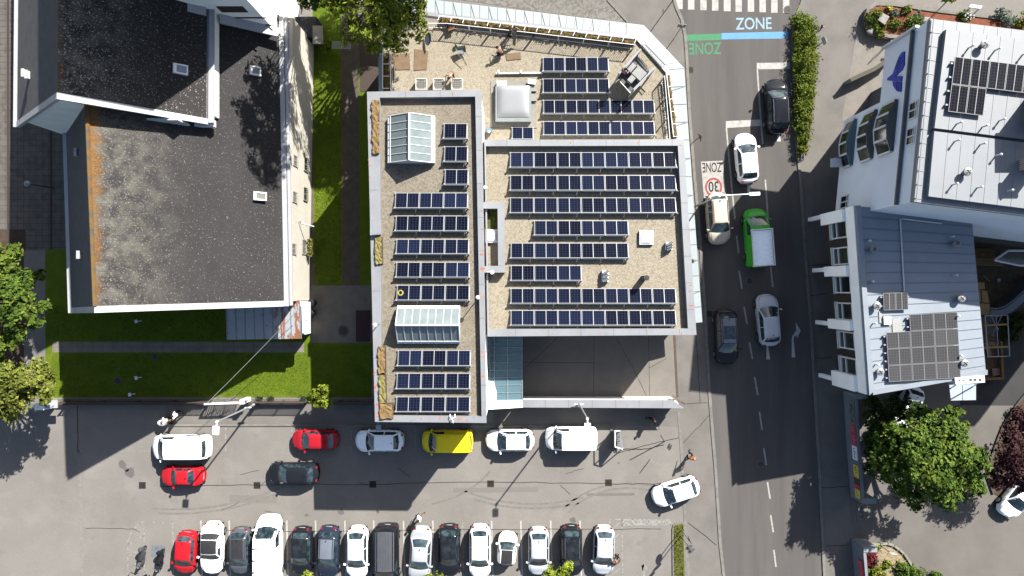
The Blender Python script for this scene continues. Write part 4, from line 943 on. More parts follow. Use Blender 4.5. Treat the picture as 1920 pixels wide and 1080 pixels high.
for k in range(160):
    p = V(xw(3.3) + rx.uniform(.18, .52), rx.uniform(2.6, 4.0), rx.uniform(1.15, 1.5)); s_ = rx.uniform(.05, .11); t_ = rx.uniform(0, 6.28)
    d1 = V(math.cos(t_), math.sin(t_), rx.uniform(-.5, .5)) * s_; d2 = V(-math.sin(t_), math.cos(t_), rx.uniform(-.5, .5)) * s_ * .6; b.add([p - d1, p + d2, p + d1, p - d2], [(0, 1, 2, 3)])
tl2 = NT('box_leaves'); b.build('plants', tl2.done(tl2.mix(tl2.island(), (.05, .11, .015), (.30, .26, .03)), .8), parent=wb)
b = MB(); b.tube([V(xw(5.2) + .12, 5.3, 3.4), V(xw(5.2) + .14, 5.1, 3.2), V(xw(5) + 1.0, 4.9, 2.6)], .06, 6); b.build('downpipe', flash, parent=house)
def roof_hatch(px, py, z, w, d, label, m_lid, tilt_dir):
    t_ = thing('roof_window', label, 'roof window', P(px, py, z - .3)); c = P(px, py, z); rot = Matrix.Rotation(tilt_dir, 3, 'Y')
    def bx(mb, x0, y0, z0, x1, y1, z1):
        p = [c + rot @ V(x, y, zz) for zz in (z0, z1) for x, y in ((x0, y0), (x1, y0), (x1, y1), (x0, y1))]
        mb.add(p, [(0, 3, 2, 1), (4, 5, 6, 7), (0, 1, 5, 4), (1, 2, 6, 5), (2, 3, 7, 6), (3, 0, 4, 7)])
    b = MB(); f = .1
    bx(b, -w / 2, -d / 2, -.3, w / 2, -d / 2 + f, .12); bx(b, -w / 2, d / 2 - f, -.3, w / 2, d / 2, .12); bx(b, -w / 2, -d / 2 + f, -.3, -w / 2 + f * 2, d / 2 - f, .12); bx(b, w / 2 - f, -d / 2 + f, -.3, w / 2, d / 2 - f, .12)
    b.build('frame', white_metal, parent=t_)
    b = MB(); bx(b, -w / 2 + 2 * f, -d / 2 + f, -.25, w / 2 - f, d / 2 - f, .07); b.build('pane', m_lid, parent=t_)
def zr_main(px, py):
    """height of the east slope under a photo position"""
    z = 9.0
    for _ in range(20):
        p = P(px, py, z); a = on(r2, dr, p.y).x; e = on(e2, de, p.y).x; z = 14.2 + (5.75 - 14.2) * (p.x - a) / (e - a)
    return z
sky_pane = layered('roof_pane_blue', (.14, .20, .33), [('noise', (.2, .27, .4), 1, .4, .7, .8)], .1)
roof_hatch(478, 133, zr_main(478, 133) + .12, .82, .66, 'small grey roof window in the dappled tree shadow on the tiles', layered('roof_pane_grey', (.10, .105, .10), [('noise', (.16, .165, .16), 2, .4, .7, .8)], .15), R(39))
roof_hatch(487, 368, zr_main(487, 368) + .15, .95, .62, 'white framed roof hatch alone on the sunlit east slope', layered('hatch_lid', (.30, .29, .27), [('noise', (.22, .21, .2), 3, .4, .7, .8)], .7), R(39))
for px, py, z, lab in ((152, 478, 10.4, 'small white vent on the west slope of the lichen roof'), (147, 287, 10.2, 'small white vent high up the west slope near the wing')):
    t_ = thing('slope_vent', lab, 'vent', P(px, py, z)); c = P(px, py, z)
    b = MB(); b.obox(c + V(0, 0, .1), (.16, .5, .45)); b.build('box', white_metal, parent=t_)
    b = MB(); b.obox(c + V(0, 0, .35), (.2, .55, .04)); b.build('cap', flash, parent=t_)

# ------------------------------------------------------------------ the taller wing
wing = thing('gabled_wing', 'taller white gabled wing with mossy black roof joined to the cream house', 'house', (-27, 17, 0))
wr, ww, we = P(108, 172, 16.4), P(32, 230, 9.3), P(390, 222, 10.1)
yv = 11.65; wr.y = ww.y = we.y = yv
wrN, wwN, weN = V(wr.x + .1, 34, 16.4), V(ww.x + .2, 34, 9.3), V(we.x + .1, 34, 10.1)
b = MB(); b.slab([wrN, wr, we, weN], .18); b.build('roof', roof_mat('wing_tiles_east', (.06, .054, .052), (.60, .60, .55), .75, 0, wr.x + 27 - .3), parent=wing)
b = MB(); b.slab([wrN, wr, ww, wwN], .18); b.build('roof', tiles_w, parent=wing)
b = MB()
for a, c in ((wr, we), (wr, ww)):
    b.slab([a + V(0, -.02, .07), c + V(0, -.02, .07), c + V(0, -.42, .07), a + V(0, -.42, .07)], .3)
b.build('verge', flash, parent=wing)
b = MB(); b.slab([weN + V(.02, 0, .03), we + V(.02, -.3, .03), we + V(.40, -.3, .03), weN + V(.40, 0, .03)], .14); b.slab([weN + V(-.28, 0, .09), we + V(-.28, 0, .09), we + V(-.04, 0, .06), weN + V(-.04, 0, .06)], .08); b.build('gutter', flash, parent=wing)
b = MB(); b.slab([wwN + V(0, 0, .03), ww + V(0, -.4, .03), ww + V(-.26, -.4, .03), wwN + V(-.26, 0, .03)], .16); b.build('gutter', flash, parent=wing)
b = MB(); b.prism([(ww.x + .5, yv), (we.x - .1, yv), (we.x - .1, 34), (ww.x + .5, 34)], 0, 9.0)
b.add([V(ww.x + .5, yv, 9), V(we.x - .1, yv, 9), V(we.x - .1, yv, 9.9), V(wr.x, yv, 16.2), V(ww.x + .5, yv, 9.4), V(ww.x + .5, yv + .3, 9), V(we.x - .1, yv + .3, 9), V(we.x - .1, yv + .3, 9.9), V(wr.x, yv + .3, 16.2), V(ww.x + .5, yv + .3, 9.4)], [(0, 1, 2, 3, 4), (9, 8, 7, 6, 5), (1, 6, 7, 2)])
b.box((we.x - .1, yv + .3, 8.9), (we.x + .25, 20, 9.93)); b.build('wall', layered('wing_render', (.55, .55, .51), [('noise', (.46, .46, .43), .8, .4, .7, .7), ('noise', (.3, .3, .28), 4, .66, .85, .4)], .9), parent=wing)
b = MB(); b.lathe(V(wr.x + 1.4, yv - .03, 13.9), [(.42, 0), (.42, .01)], 16)
for i, v in enumerate(b.v): b.v[i] = (v[0], yv - .03 - (v[2] - 13.9) * 3, 13.9 + (v[1] - (yv - .03)) * .6)
b.build('round_vent', dark_metal, parent=wing)
b = MB(); b.box((we.x - 3.4, yv - .55, 10.2), (we.x - 1.2, yv - .42, 11.9)); b.box((we.x - 1.2, yv - .5, 9.5), (we.x + .3, yv - .03, 9.9)); b.build('gable_box', white_metal, parent=wing)
zc_ = 11.0
def zr_wing(px, py):
    z = 12.0
    for _ in range(20): p = P(px, py, z); z = 16.4 - (16.4 - 10.1) * (p.x - wr.x) / (we.x - wr.x)
    return z
roof_hatch(338, 130, zr_wing(338, 130) + .12, .92, .66, 'white framed roof window with bright blue pane in the dark wing roof', sky_pane, R(41))
t_ = thing('slope_vent', 'white vent box on the grey west slope of the taller wing', 'vent', P(49, 139, 11.6)); b = MB(); b.obox(P(49, 139, 12.0), (.18, .5, .7)); b.build('box', white_metal, parent=t_); b = MB(); b.obox(P(49, 139, 12.38), (.22, .56, .04)); b.build('cap', flash, parent=t_)
# ------------------------------------------------------------------ taller block at the north edge
tower = thing('stair_tower', 'tall white block rising behind the dark roofs at the photo edge', 'tower', (-20.7, 23, 0))
tx0, tx1, ty, tz = -24.1, -17.6, 19.15, 19.9
b = MB(); b.box((tx0, ty, 0), (tx1, ty + 8, tz))
ap = [(tx0, tz - .01), (tx1, tz - .01), (-21.5, 23.7), (tx0, 21.2)]
b.add([V(x, ty, z) for x, z in ap] + [V(x, ty + 8, z) for x, z in ap], [(0, 1, 2, 3), (7, 6, 5, 4), (1, 5, 6, 2), (2, 6, 7, 3), (3, 7, 4, 0)]); b.build('wall', layered('tower_render', (.62, .61, .57), [('noise', (.52, .51, .47), .7, .4, .7, .7)], .85), parent=tower)
b = MB()
for (x0, z0), (x1, z1) in ((ap[1], ap[2]), (ap[2], ap[3])): b.slab([V(x0, ty - .1, z0 + .2), V(x1, ty - .1, z1 + .2), V(x1, ty + 8.1, z1 + .2), V(x0, ty + 8.1, z0 + .2)], .17)
b.build('roof', tiles_w, parent=tower)
b = MB(); b.box((-20.6, ty - .05, 8.6), (-17.4, ty - .003, 8.75)); b.box((-20.6, ty - .05, 7.3), (-17.3, ty - .003, 7.42)); b.box((-20.1, ty - .06, 9.7), (-18.3, ty - .003, 10.6)); b.build('window', plain('brown_frame', (.10, .075, .055), .7), parent=tower)
b = MB()
for a, c in ((V(-24.4, ty, zr_wing(285, 10) + .1), V(-20.9, ty, 10.5)),): b.slab([a, c, c + V(0, -.55, 0), a + V(0, -.55, 0)], .2)
b.slab([V(-20.4, ty - .01, 9.35), V(-17.1, ty - .01, 6.75), V(-17.1, ty - .65, 6.75), V(-20.4, ty - .65, 9.35)], .2); b.build('flashing', flash, parent=tower)

# ------------------------------------------------------------------ porch annex with rusty tin roof
ann = thing('tin_roof_annex', 'small white annex with blue white tin roof rusting at one corner', 'annex', P(500, 605, 0))
ax = [P(424, 568, 3.0), P(562, 563, 3.3), P(565, 635, 3.0), P(426, 637, 2.8)]
tin = NT('tin_roof'); x = tin.axis(0)
n1 = tin.noise(1.5, 5, (1.6, .5, 1)); n2 = tin.noise(2.2, 5)
gx = tin.ramp(x, .9, 2.3); c = tin.mix(tin.math('MULTIPLY', tin.ramp(n2, .4, .7), .6), (.54, .585, .62), (.42, .46, .50))
c = tin.mix(tin.math('MULTIPLY', tin.math('GREATER_THAN', n2, .665), .8), c, (.12, .11, .11))
c = tin.mix(tin.math('MULTIPLY', tin.math('GREATER_THAN', tin.math('ADD', n1, tin.math('MULTIPLY', gx, .16)), .635), tin.math('MULTIPLY', gx, .95)), c, (.40, .12, .03))
tin_m = tin.done(c, .6)
b = MB(); b.slab(ax, .12); b.build('roof', tin_m, parent=ann)
b = MB()
for k in range(9):
    u = k / 8; p, q = ax[0].lerp(ax[1], u), ax[3].lerp(ax[2], u); b.tube([p + V(0, 0, .03), q + V(0, 0, .03)], .035, 4)
b.build('seam', plain('tin_seam', (.36, .39, .42), .6), parent=ann)
b = MB(); b.prism([(p.x, p.y) for p in (ax[0] + V(.3, -.1, 0), ax[1] + V(-.1, -.1, 0), ax[2] + V(-.1, .25, 0), ax[3] + V(.3, .25, 0))], 0, 2.6); b.build('wall', render_white, parent=ann)
b = MB(); b.slab([P(x, y, 3.1) for x, y in ((565, 567), (581, 566), (581, 622), (567, 625))], .22); b.slab([P(x, y, 3.16) for x, y in ((572, 580), (579, 580), (579, 600), (572, 600))], .05); b.build('canopy', white_metal, parent=ann)
b = MB(); pbox(b, 566, 622, 580, 570, 0, 2.7); b.build('porch_wall', render_white, parent=ann)
for px, py, lab in ((588, 568, 'dark bin standing against the cream house by the tin annex'), (588, 587, 'dark crate by the tin annex entrance on the shaded concrete')):
    c = P(px, py, 0.03); t_ = thing('waste_bin', lab, 'bin', c); b = MB(); b.lathe(c, [(.28, 0), (.3, .7), (.3, .75)], 4 if 'crate' in lab else 12); b.build('body', dark_metal, parent=t_)
    b = MB(); b.lathe(c, [(.31, .755), (.2, .82)], 4 if 'crate' in lab else 12); b.build('lid', black, parent=t_)
b = MB(); pbox(b, 668, 640, 694, 582, .0, .12); tag(b.build('door_mat', layered('mat_maroon', (.085, .05, .055), [('noise', (.06, .035, .04), 4, .4, .7, .8)], .9)), 'dark maroon mat on the shaded concrete beside the office wall', 'mat')
# overhead cable
t_ = MB(); a, c = P(565, 575, 4.6), P(387, 757, 3.0); t_.tube([a.lerp(c, k / 12) + V(0, 0, -1.2 * (k / 12) * (1 - k / 12)) for k in range(13)], .022, 5); tag(t_.build('overhead_cable', plain('pale_cable', (.42, .42, .40), .6)), 'thin pale cable strung from the annex to the gate', 'cable')

# ------------------------------------------------------------------ garden frontage
gw = thing('garden_wall', 'low wall with dark steel panels between lawn and car park', 'wall', P(300, 755, 0))
b = MB(); pbox(b, 112, 757, 385, 753.5, 0, .5); pbox(b, 470, 757, 575, 754, 0, .45); pbox(b, 628, 757, 697, 754, 0, .45); b.build('wall', layered('wall_red', (.17, .10, .08), [('noise', (.12, .08, .065), 2, .4, .7, .8)], .9), parent=gw)
b = MB()
for x0, x1 in ((112, 385), (478, 570), (632, 697)):
    p, q = P(x0, 755.5, 1.25), P(x1, 755.5, 1.25); b.tube([p, q], .03, 5); b.tube([p - V(0, 0, .65), q - V(0, 0, .65)], .025, 5)
    n = int((q - p).length / .2)
    for k in range(n): s_ = p.lerp(q, (k + .5) / n); b.tube([s_ - V(0, 0, .8), s_], .05, 4)
    for k in range(max(2, n // 14) + 1): s_ = p.lerp(q, k / max(2, n // 14)); b.box(s_ + V(-.05, -.05, -1.2), s_ + V(.05, .05, .05))
b.build('steel_panel', plain('rail_brown', (.10, .07, .06), .6), parent=gw)
pl = thing('gate_pillar', 'white rendered gate pillar beside the yellow green tree', 'pillar', P(97, 754, 0)); b = MB(); pbox(b, 88, 763, 106, 752, 0, 1.5); b.build('shaft', render_white, parent=pl); b = MB(); c = (P(88, 763, 1.5) + P(106, 752, 1.5)) / 2; b.obox(c + V(.02, 0, .055), (.98, .62, .1)); b.build('cap', flash, parent=pl)
gt = thing('driveway_gate', 'white steel gate standing in front of the lawn entrance', 'gate', P(425, 754, 0))
b = MB(); z = 1.35
b.tube([P(383, 758, z), P(448, 756, z)], .09, 5); b.tube([P(446, 756, z), P(466, 747, z + .1)], .11, 5); b.tube([P(386, 756, .2), P(446, 754, .2)], .05, 5)
for x in (386, 405, 425, 445): b.tube([P(x, 755, .2), P(x + .5, 756.8, z)], .04, 5)
b.build('frame', white_metal, parent=gt)
b = MB()
for k in range(15): b.tube([P(388 + k * 4, 755.6, .2), P(388.5 + k * 4, 756.6, z)], .045, 4)
b.build('bars', white_metal, parent=gt)
b = MB()
for x in (402, 428): b.tube([P(x - 12, 758, z), P(x + 14, 742, z)], .045, 5)
b.build('stay', grey_metal, parent=gt)
b = MB(); pbox(b, 463, 752, 471, 744, 0, 1.6); b.build('post', white_metal, parent=gt)
for px, py, lab in ((264, 602, 'small white garden light on the shaded lawn below the house'), (264, 707, 'small white garden light on the shaded lawn near the fence'), (252, 738, 'white garden light with long arm by the steel fence')):
    c = P(px, py, .02); t_ = thing('garden_light', lab, 'garden light', c, group='garden lights on the lawn')
    b = MB(); b.tube([c, c + V(.05, .02, .5)], .03, 5); b.build('stake', white_metal, parent=t_)
    b = MB(); b.obox(c + V(-.1, 0, .53), (.22, .28, .06), R(10)); b.obox(c + V(.18, .03, .5), (.36, .05, .04), R(5)); b.build('head', white_metal, parent=t_)
for px, py, lab in ((490, 747, 'dark potted shrub by the gate at the lawn edge'), (511, 747, 'dark potted shrub, second along the lawn edge'), (571, 746, 'dark potted shrub beside the bright round bush')):
    c = P(px, py, .03); t_ = thing('potted_plant', lab, 'potted plant', c, group='potted shrubs along the lawn edge')
    b = MB(); b.lathe(c, [(.14, 0), (.2, .3), (.22, .32)], 12); b.build('pot', plain('pot_dark', (.05, .045, .045), .7), parent=t_)
    b = MB(); rx = random.Random(px)
    for k in range(60):
        p = c + V(rx.gauss(0, .13), rx.gauss(0, .13), .4 + rx.uniform(0, .35)); s_ = rx.uniform(.05, .1); th = rx.uniform(0, 6.28); d1 = V(math.cos(th), math.sin(th), .3) * s_; d2 = V(-math.sin(th), math.cos(th), .1) * s_ * .6; b.add([p - d1, p + d2, p + d1, p - d2], [(0, 1, 2, 3)])
    b.build('foliage', layered('pot_leaf', (.04, .06, .025), [('noise', (.02, .035, .012), 8, .4, .7, .8)], .8), parent=t_)
# benches, shed lids, grille in the side garden
t_ = thing('shed', 'small dark shed with pale felt roof under the trees', 'shed', P(592, 68, 0)); b = MB(); pbox(b, 567, 86, 605, 48, 0, 1.9); b.build('wall', layered('shed_dark', (.05, .05, .06), [('noise', (.035, .035, .04), 3, .4, .7, .8)], .85), parent=t_)
b = MB(); b.slab([P(x, y, 2.1) for x, y in ((586, 48), (605, 48), (605.5, 82), (586.5, 82))], .15); b.build('roof', layered('felt_pale', (.33, .31, .28), [('noise', (.25, .235, .21), 2, .4, .7, .8)], .9), parent=t_)
t_ = thing('garden_gate', 'pale green slatted gate across the side garden path', 'gate', P(640, 84, 0)); b = MB()
for k in range(7): y = 78 + k * 2.2; b.tube([P(622, y, 1.1 - .0 * k), P(658, y - .4, 1.1)], .028, 4)
for x in (623, 640, 657): b.tube([P(x, 77, 1.14), P(x, 92, 1.14)], .03, 4); b.tube([P(x, 85, 0), P(x, 85, 1.1)], .04, 5)
b.build('slats', plain('gate_green', (.36, .43, .41), .6), parent=t_)
t_ = thing('street_lamp', 'small dark street lamp leaning over the shaded block paving', 'lamp post', P(100, 352, 0)); b = MB(); b.tube([P(100, 352, 0), P(100, 352, 3.6)], .05, 6); b.tube([P(100, 352, 3.6), P(60, 346, 5.6)], .05, 6); b.build('pole', dark_metal, parent=t_)
b = MB(); b.lathe(P(54, 345, 5.4), [(.1, 0), (.26, .06), (.24, .2), (.08, .3)], 12); b.build('head', grey_metal, parent=t_)
# ================================================================== white buildings on the east side
E3 = 13.8
A = P(1745, 35, E3); Bq = P(1712, 378, E3)
nrm = (Bq - A).normalized(); out = V(-1, 0, 0) * 0 + V(nrm.y, -nrm.x, 0)      # outward (west) normal
if out.x > 0: out = -out
inn = (P(1920, 57, E3) - A).normalized()
Lw = (Bq - A).length; EAST = inn * 24
def W3(t, d, z):
    """point on the west facade: t metres from the north corner, d metres outward, height z"""
    p = A + nrm * t + out * d; return V(p.x, p.y, z)
def C3(x, y): return P(x, y, E3)
hq = thing('white_office_block', 'tall pale blue white office block with metal roof and blue wing emblem', 'building', (A.x + 6, 11, 0))
tc = Lw * .334
b = MB()
b.prism([W3(tc, 0, 0), W3(Lw, 0, 0), W3(Lw, 0, 0) + EAST, W3(tc, 0, 0) + EAST], 3.3, 12.1)
b.prism([W3(0, 0, 0), W3(tc, 0, 0), W3(tc, 0, 0) + EAST, W3(0, 0, 0) + EAST], 8.55, 12.1)
b.prism([W3(0, -.05, 0), W3(Lw, -.05, 0), W3(Lw, -.05, 0) + EAST, W3(0, -.05, 0) + EAST], 12.1, 13.45)
b.build('wall', render_blue, parent=hq)
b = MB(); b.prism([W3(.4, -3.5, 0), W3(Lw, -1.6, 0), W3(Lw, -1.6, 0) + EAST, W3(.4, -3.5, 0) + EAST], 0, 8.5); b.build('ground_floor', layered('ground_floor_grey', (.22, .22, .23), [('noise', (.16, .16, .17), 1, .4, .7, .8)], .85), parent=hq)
b = MB(); b.prism([W3(-.02, .22, 0), W3(Lw, .22, 0), W3(Lw, .003, 0), W3(-.02, .003, 0)], 12.0, 12.16); b.build('gutter', layered('gutter_grey', (.13, .145, .17), [('noise', (.10, .11, .13), 2, .4, .7, .8)], .6), parent=hq)
b = MB(); b.prism([W3(-.05, .25, 0), W3(.10, .25, 0), W3(.10, 0.005, 0), W3(-.05, .005, 0)], 8.5, 12.6); b.build('downpipe', white_metal, parent=hq)
tin_white = layered('roof_sheet_white', (.295, .318, .345), [('noise', (.265, .288, .313), .5, .4, .7, .8), ('noise', (.335, .355, .375), 1.4, .55, .75, .6), ('noise', (.33, .345, .36), 5, .66, .8, .4)], .6, .0)
b = MB(); b.slab([C3(1745, 35), A + EAST, Bq + EAST, C3(1712, 378)], .34); b.build('roof', tin_white, parent=hq)
RZ = E3 + .34
q = [P(1774, 55, RZ), P(1774, 55, RZ) + inn * 23, P(1741, 368, RZ) + inn * 23, P(1741, 368, RZ)]
qm0, qm1 = P(1752, 240, RZ), P(1752, 246, RZ)
b = MB(); b.slab([q[0], q[1], qm0 + inn * 23, qm0], .335); b.slab([qm1, qm1 + inn * 23, q[2], q[3]], .335); b.build('roof', tin_white, parent=hq)
b = MB(); b.slab([qm0 + V(0, 0, -.15), qm0 + inn * 23 + V(0, 0, -.15), qm1 + inn * 23 + V(0, 0, -.15), qm1 + V(0, 0, -.15)], .1); b.build('roof_gap', dark_metal, parent=hq)
seam_g = plain('roof_seam', (.36, .39, .42), .5)
b = MB()
for k in range(12):
    o_ = inn * (.02 + k * .865)
    p0, p1 = q[0] + o_, qm0 + o_; b.tube([p0 + V(0, 0, .004), p1 + V(0, 0, .004)], .02, 4); p0, p1 = qm1 + o_, q[3] + o_
    if k: b.tube([p0 + V(0, 0, .004), p1 + V(0, 0, .004)], .02, 4)
for k in range(14):   # eaves sheets
    o_ = inn * (.85 + k * .865); b.tube([A + o_ + V(0, 0, .004), A + o_ + nrm * .78 + V(0, 0, .004)], .018, 4); b.tube([Bq + o_ + V(0, 0, .004), Bq + o_ - nrm * .5 + V(0, 0, .004)], .018, 4)
for k in range(13):
    p = A + nrm * (.85 + k * .88); b.tube([p + V(0, 0, .01), p + inn * .95 + V(0, 0, .01)], .02, 4)
b.build('roof_seam', seam_g, parent=hq)
b = MB(); b.tube([A + inn * .12 + V(0, 0, .12), Bq + inn * .12 + V(0, 0, .12)], .03, 5)
for k in range(13): p = A + nrm * (.85 + k * .88) + inn * .12; b.tube([p, p + V(0, 0, .14)], .03, 4)
b.build('snow_guard', seam_g, parent=hq)
def facade_window(t, z, w, h, par, d=0.0, panes=2, name='window', fw=.09):
    """framed window on the west facade"""
    b = MB(); g = MB()
    def bar(t0, t1, z0, z1, d0, d1, mb): mb.prism([W3(t0, d0, 0), W3(t1, d0, 0), W3(t1, d1, 0), W3(t0, d1, 0)], z0, z1)
    bar(t - w / 2, t + w / 2, z, z + fw, d, d + .06, b); bar(t - w / 2, t + w / 2, z + h - fw, z + h, d, d + .06, b)
    for k in range(panes + 1):
        tt = t - w / 2 + (w - fw) * k / panes; bar(tt, tt + fw, z + fw, z + h - fw, d, d + .06, b)
    bar(t - w / 2, t + w / 2, z + h * .72, z + h * .72 + fw * .7, d, d + .052, b)
    o = b.build(name, white_metal, parent=par); bar(t - w / 2 + .02, t + w / 2 - .02, z + .02, z + h - .02, d - .02, d + .03, g); g.build('pane', glass_dark, parent=o); return o
for t in (5.55, 7.25): facade_window(t, 12.3, 1.15, .95, hq, -.05)
facade_window(Lw - .9, 4.1, 1.5, 1.2, hq, 0, 3)
capm = layered('bay_cap', (.20, .205, .215), [('noise', (.15, .155, .165), 1.5, .4, .7, .8)], .7)
def bay(t0, t1, z0, z1, proj, label_glass, par, m_cap, n=4, mg=glass_dark):
    """bow window standing out from the west facade"""
    def pt(u, k=1.0): return (t0 + (t1 - t0) * u, (.12 + proj * (1 - (2 * u - 1) ** 2)) * k)
    us = [i / n for i in range(n + 1)]
    fr = MB(); gl_ = MB()
    for i in range(n):
        a, c = pt(us[i]), pt(us[i + 1])
        gl_.prism([W3(*a, 0), W3(*c, 0), W3(c[0], c[1] - .04, 0), W3(a[0], a[1] - .04, 0)], z0 + .1, z1 - .1)
        for zz in (z0, z1 - .1): fr.prism([W3(a[0], a[1] + .05, 0), W3(c[0], c[1] + .05, 0), W3(c[0], c[1] - .08, 0), W3(a[0], a[1] - .08, 0)], zz, zz + .1)
    for u in us: a = pt(u); p = W3(a[0], a[1], 0); fr.box((p.x - .07, p.y - .07, z0 + .1), (p.x + .07, p.y + .07, z1 - .1))
    o = fr.build('bay_window', white_metal, parent=par); gl_.build('pane', mg, parent=o)
    cp = MB(); cp.prism([W3(*[pt(u)[0], pt(u)[1] + .1], 0) for u in us] + [W3(t1, .004, 0), W3(t0, .004, 0)], z1 + .002, z1 + .06); cp.build('bay_cap', m_cap, parent=o)
    sl_ = MB(); sl_.prism([W3(*pt(u), 0) for u in us] + [W3(t1, .004, 0), W3(t0, .004, 0)], z0 - .08, z0 - .002); sl_.build('bay_floor', render_blue, parent=o)
glass_green = layered('bay_glass', (.05, .065, .045), [('noise', (.10, .115, .09), 1.0, .4, .7, .9), ('noise', (.02, .025, .025), .8, .55, .7, .9)], .08)
bay(4.35, 7.85, 9.15, 10.9, .45, '', hq, capm, mg=glass_green); bay(4.35, 7.85, 6.75, 8.3, .45, '', hq, capm, mg=glass_green)
bay(4.3, 7.8, 4.1, 5.4, .45, '', hq, glass_porch, mg=glass_dark)
# blue wing emblem on the facade: wing fan pointing up, arrow below
em = plain('emblem_blue', (.012, .022, .30), .45)
def emblem(polys, z_of):
    b = MB()
    for poly in polys:
        n = len(poly)
        fr_ = [W3(t, .10, z) for t, z in poly]; bk = [W3(t, .004, z) for t, z in poly]
        b.add(fr_ + bk, [tuple(range(n)), tuple(range(2 * n - 1, n - 1, -1))] + [(i, n + i, n + (i + 1) % n, (i + 1) % n) for i in range(n)])
    return b
def fac(px, py):
    """photo position -> (t, z) on the west facade plane"""
    z = 10.0
    for _ in range(40):
        p = P(px, py, z); d = (p - A).dot(out)           # metres outside the plane
        z -= d * (CAMH - z) / p.x * .9
    p = P(px, py, z); return ((p - A).dot(nrm), z)
pol = []
for i, (tip, r0, r1) in enumerate((((1697.5, 97), (1666, 147), (1688, 139)),)):
    pass
pol.append([fac(x, y) for x, y in ((1697.5, 97), (1697, 122), (1693, 131), (1680, 143), (1693, 143), (1692, 152), (1677, 152), (1666, 151), (1666, 147), (1676, 139), (1679, 131), (1681, 124), (1684, 116), (1687, 108), (1691, 101), (1695, 97))])
pol.append([fac(x, y) for x, y in ((1676, 153), (1692, 153.5), (1691, 172), (1686, 172), (1683, 170), (1680, 166), (1677, 161))])
emblem(pol, None).build('wing_emblem', em, parent=hq)
b = emblem([[fac(x, y) for x, y in q_] for q_ in (((1696, 103), (1696.6, 103), (1684, 131), (1683.4, 131)), ((1691, 107), (1691.6, 107), (1682, 129), (1681.4, 129)), ((1696.6, 111), (1697, 112), (1686, 135), (1685.4, 135)), ((1684, 154), (1684.6, 154), (1684, 169), (1683.4, 169)), ((1688, 154), (1688.6, 154), (1688, 171), (1687.4, 171)))], None)
for i, v in enumerate(b.v): b.v[i] = tuple(Vector(v) + out * .02)
b.build('emblem_groove', plain('emblem_dark', (.006, .01, .15), .5), parent=hq)
# roof details
def vent_pipe(px, py, z, label, h=.42):
    c = P(px, py, z); t_ = thing('vent_pipe', label, 'vent pipe', c, group='little vent pipes on the white metal roofs')
    b = MB(); b.tube([c, c + V(0, 0, h)], .05, 7); b.build('pipe', white_metal, parent=t_)
    b = MB(); b.lathe(c + V(0, 0, h), [(.05, 0), (.085, .04), (.07, .11), (.02, .14)], 9); b.build('cowl', white_metal, parent=t_)
for x, y, l in ((1816, 90, 'small white vent pipe above the corner of the roof array'), (1865, 95, 'small white vent pipe beyond the fan, along the roof array'), (1917, 103, 'small white vent pipe at the photo edge above the array'),
                (1794, 232, 'small white vent pipe just above the roof gap, by the eaves'), (1842, 238, 'small white vent pipe in the middle, touching the roof gap shadow'), (1874, 226, 'small white vent pipe near the brick chimney shadow'),
                (1790, 265, 'small white vent pipe just below the roof gap, by the eaves'), (1838, 271, 'small white vent pipe below the roof gap, mid roof'), (1867, 292, 'small white vent pipe by the lower chimney shadow'),
                (1786, 346, 'small white vent pipe at the lower eaves, nearest the street'), (1832, 352, 'small white vent pipe at the lower eaves, middle one'), (1888, 358, 'small white vent pipe at the lower eaves under the chimney')):
    vent_pipe(x, y, RZ, l)
def roof_fan(px, py, z, label):
    c = P(px, py, z); t_ = thing('roof_fan', label, 'roof fan', c, group='round roof fans')
    b = MB(); b.lathe(c, [(.14, 0), (.14, .3), (.27, .34), (.27, .44), (.1, .52)], 14); b.build('hood', layered('fan_grey', (.42, .42, .40), [('noise', (.3, .3, .29), 6, .4, .7, .8)], .5), parent=t_, smooth=30)
    b = MB(); b.obox(c + V(0, 0, .53), (.3, .05, .03), R(40)); b.obox(c + V(0, 0, .533), (.05, .3, .03), R(40)); b.build('bracket', dark_metal, parent=t_)
roof_fan(1839, 87, RZ, 'round roof fan on the white roof above the dark array'); roof_fan(1807, 324, RZ, 'round roof fan alone on the white roof below the gap')
def chimney(px, py, z, w, d, h, label):
    c = P(px, py, z); t_ = thing('brick_chimney', label, 'chimney', c)
    t = NT('chimney_brick%d' % px); bt = t.n.new('ShaderNodeTexBrick'); t.l.new(t.mapping((1, 1, 1)), bt.inputs['Vector'])
    bt.inputs['Color1'].default_value = (.26, .12, .07, 1); bt.inputs['Color2'].default_value = (.18, .085, .055, 1); bt.inputs['Mortar'].default_value = (.3, .27, .23, 1); bt.inputs['Scale'].default_value = 4
    b = MB(); b.box(c + V(-w / 2, -d / 2, 0), c + V(w / 2, d / 2, h)); b.build('stack', t.done(bt.outputs['Color'], .9), parent=t_)
    b = MB(); b.obox(c + V(0, 0, h + .06), (w + .2, d + .2, .11)); b.build('cap', layered('chimney_cap', (.42, .38, .27), [('noise', (.3, .27, .2), 3, .4, .7, .8)], .9), parent=t_)
chimney(1926, 310, RZ, 1.0, .7, 1.5, 'brick chimney with pale cap at the photo edge below the roof gap')
chimney(1945, 218, RZ, 1.6, 2.2, 2.2, 'wide brick chimney half out of the photo above the roof gap')
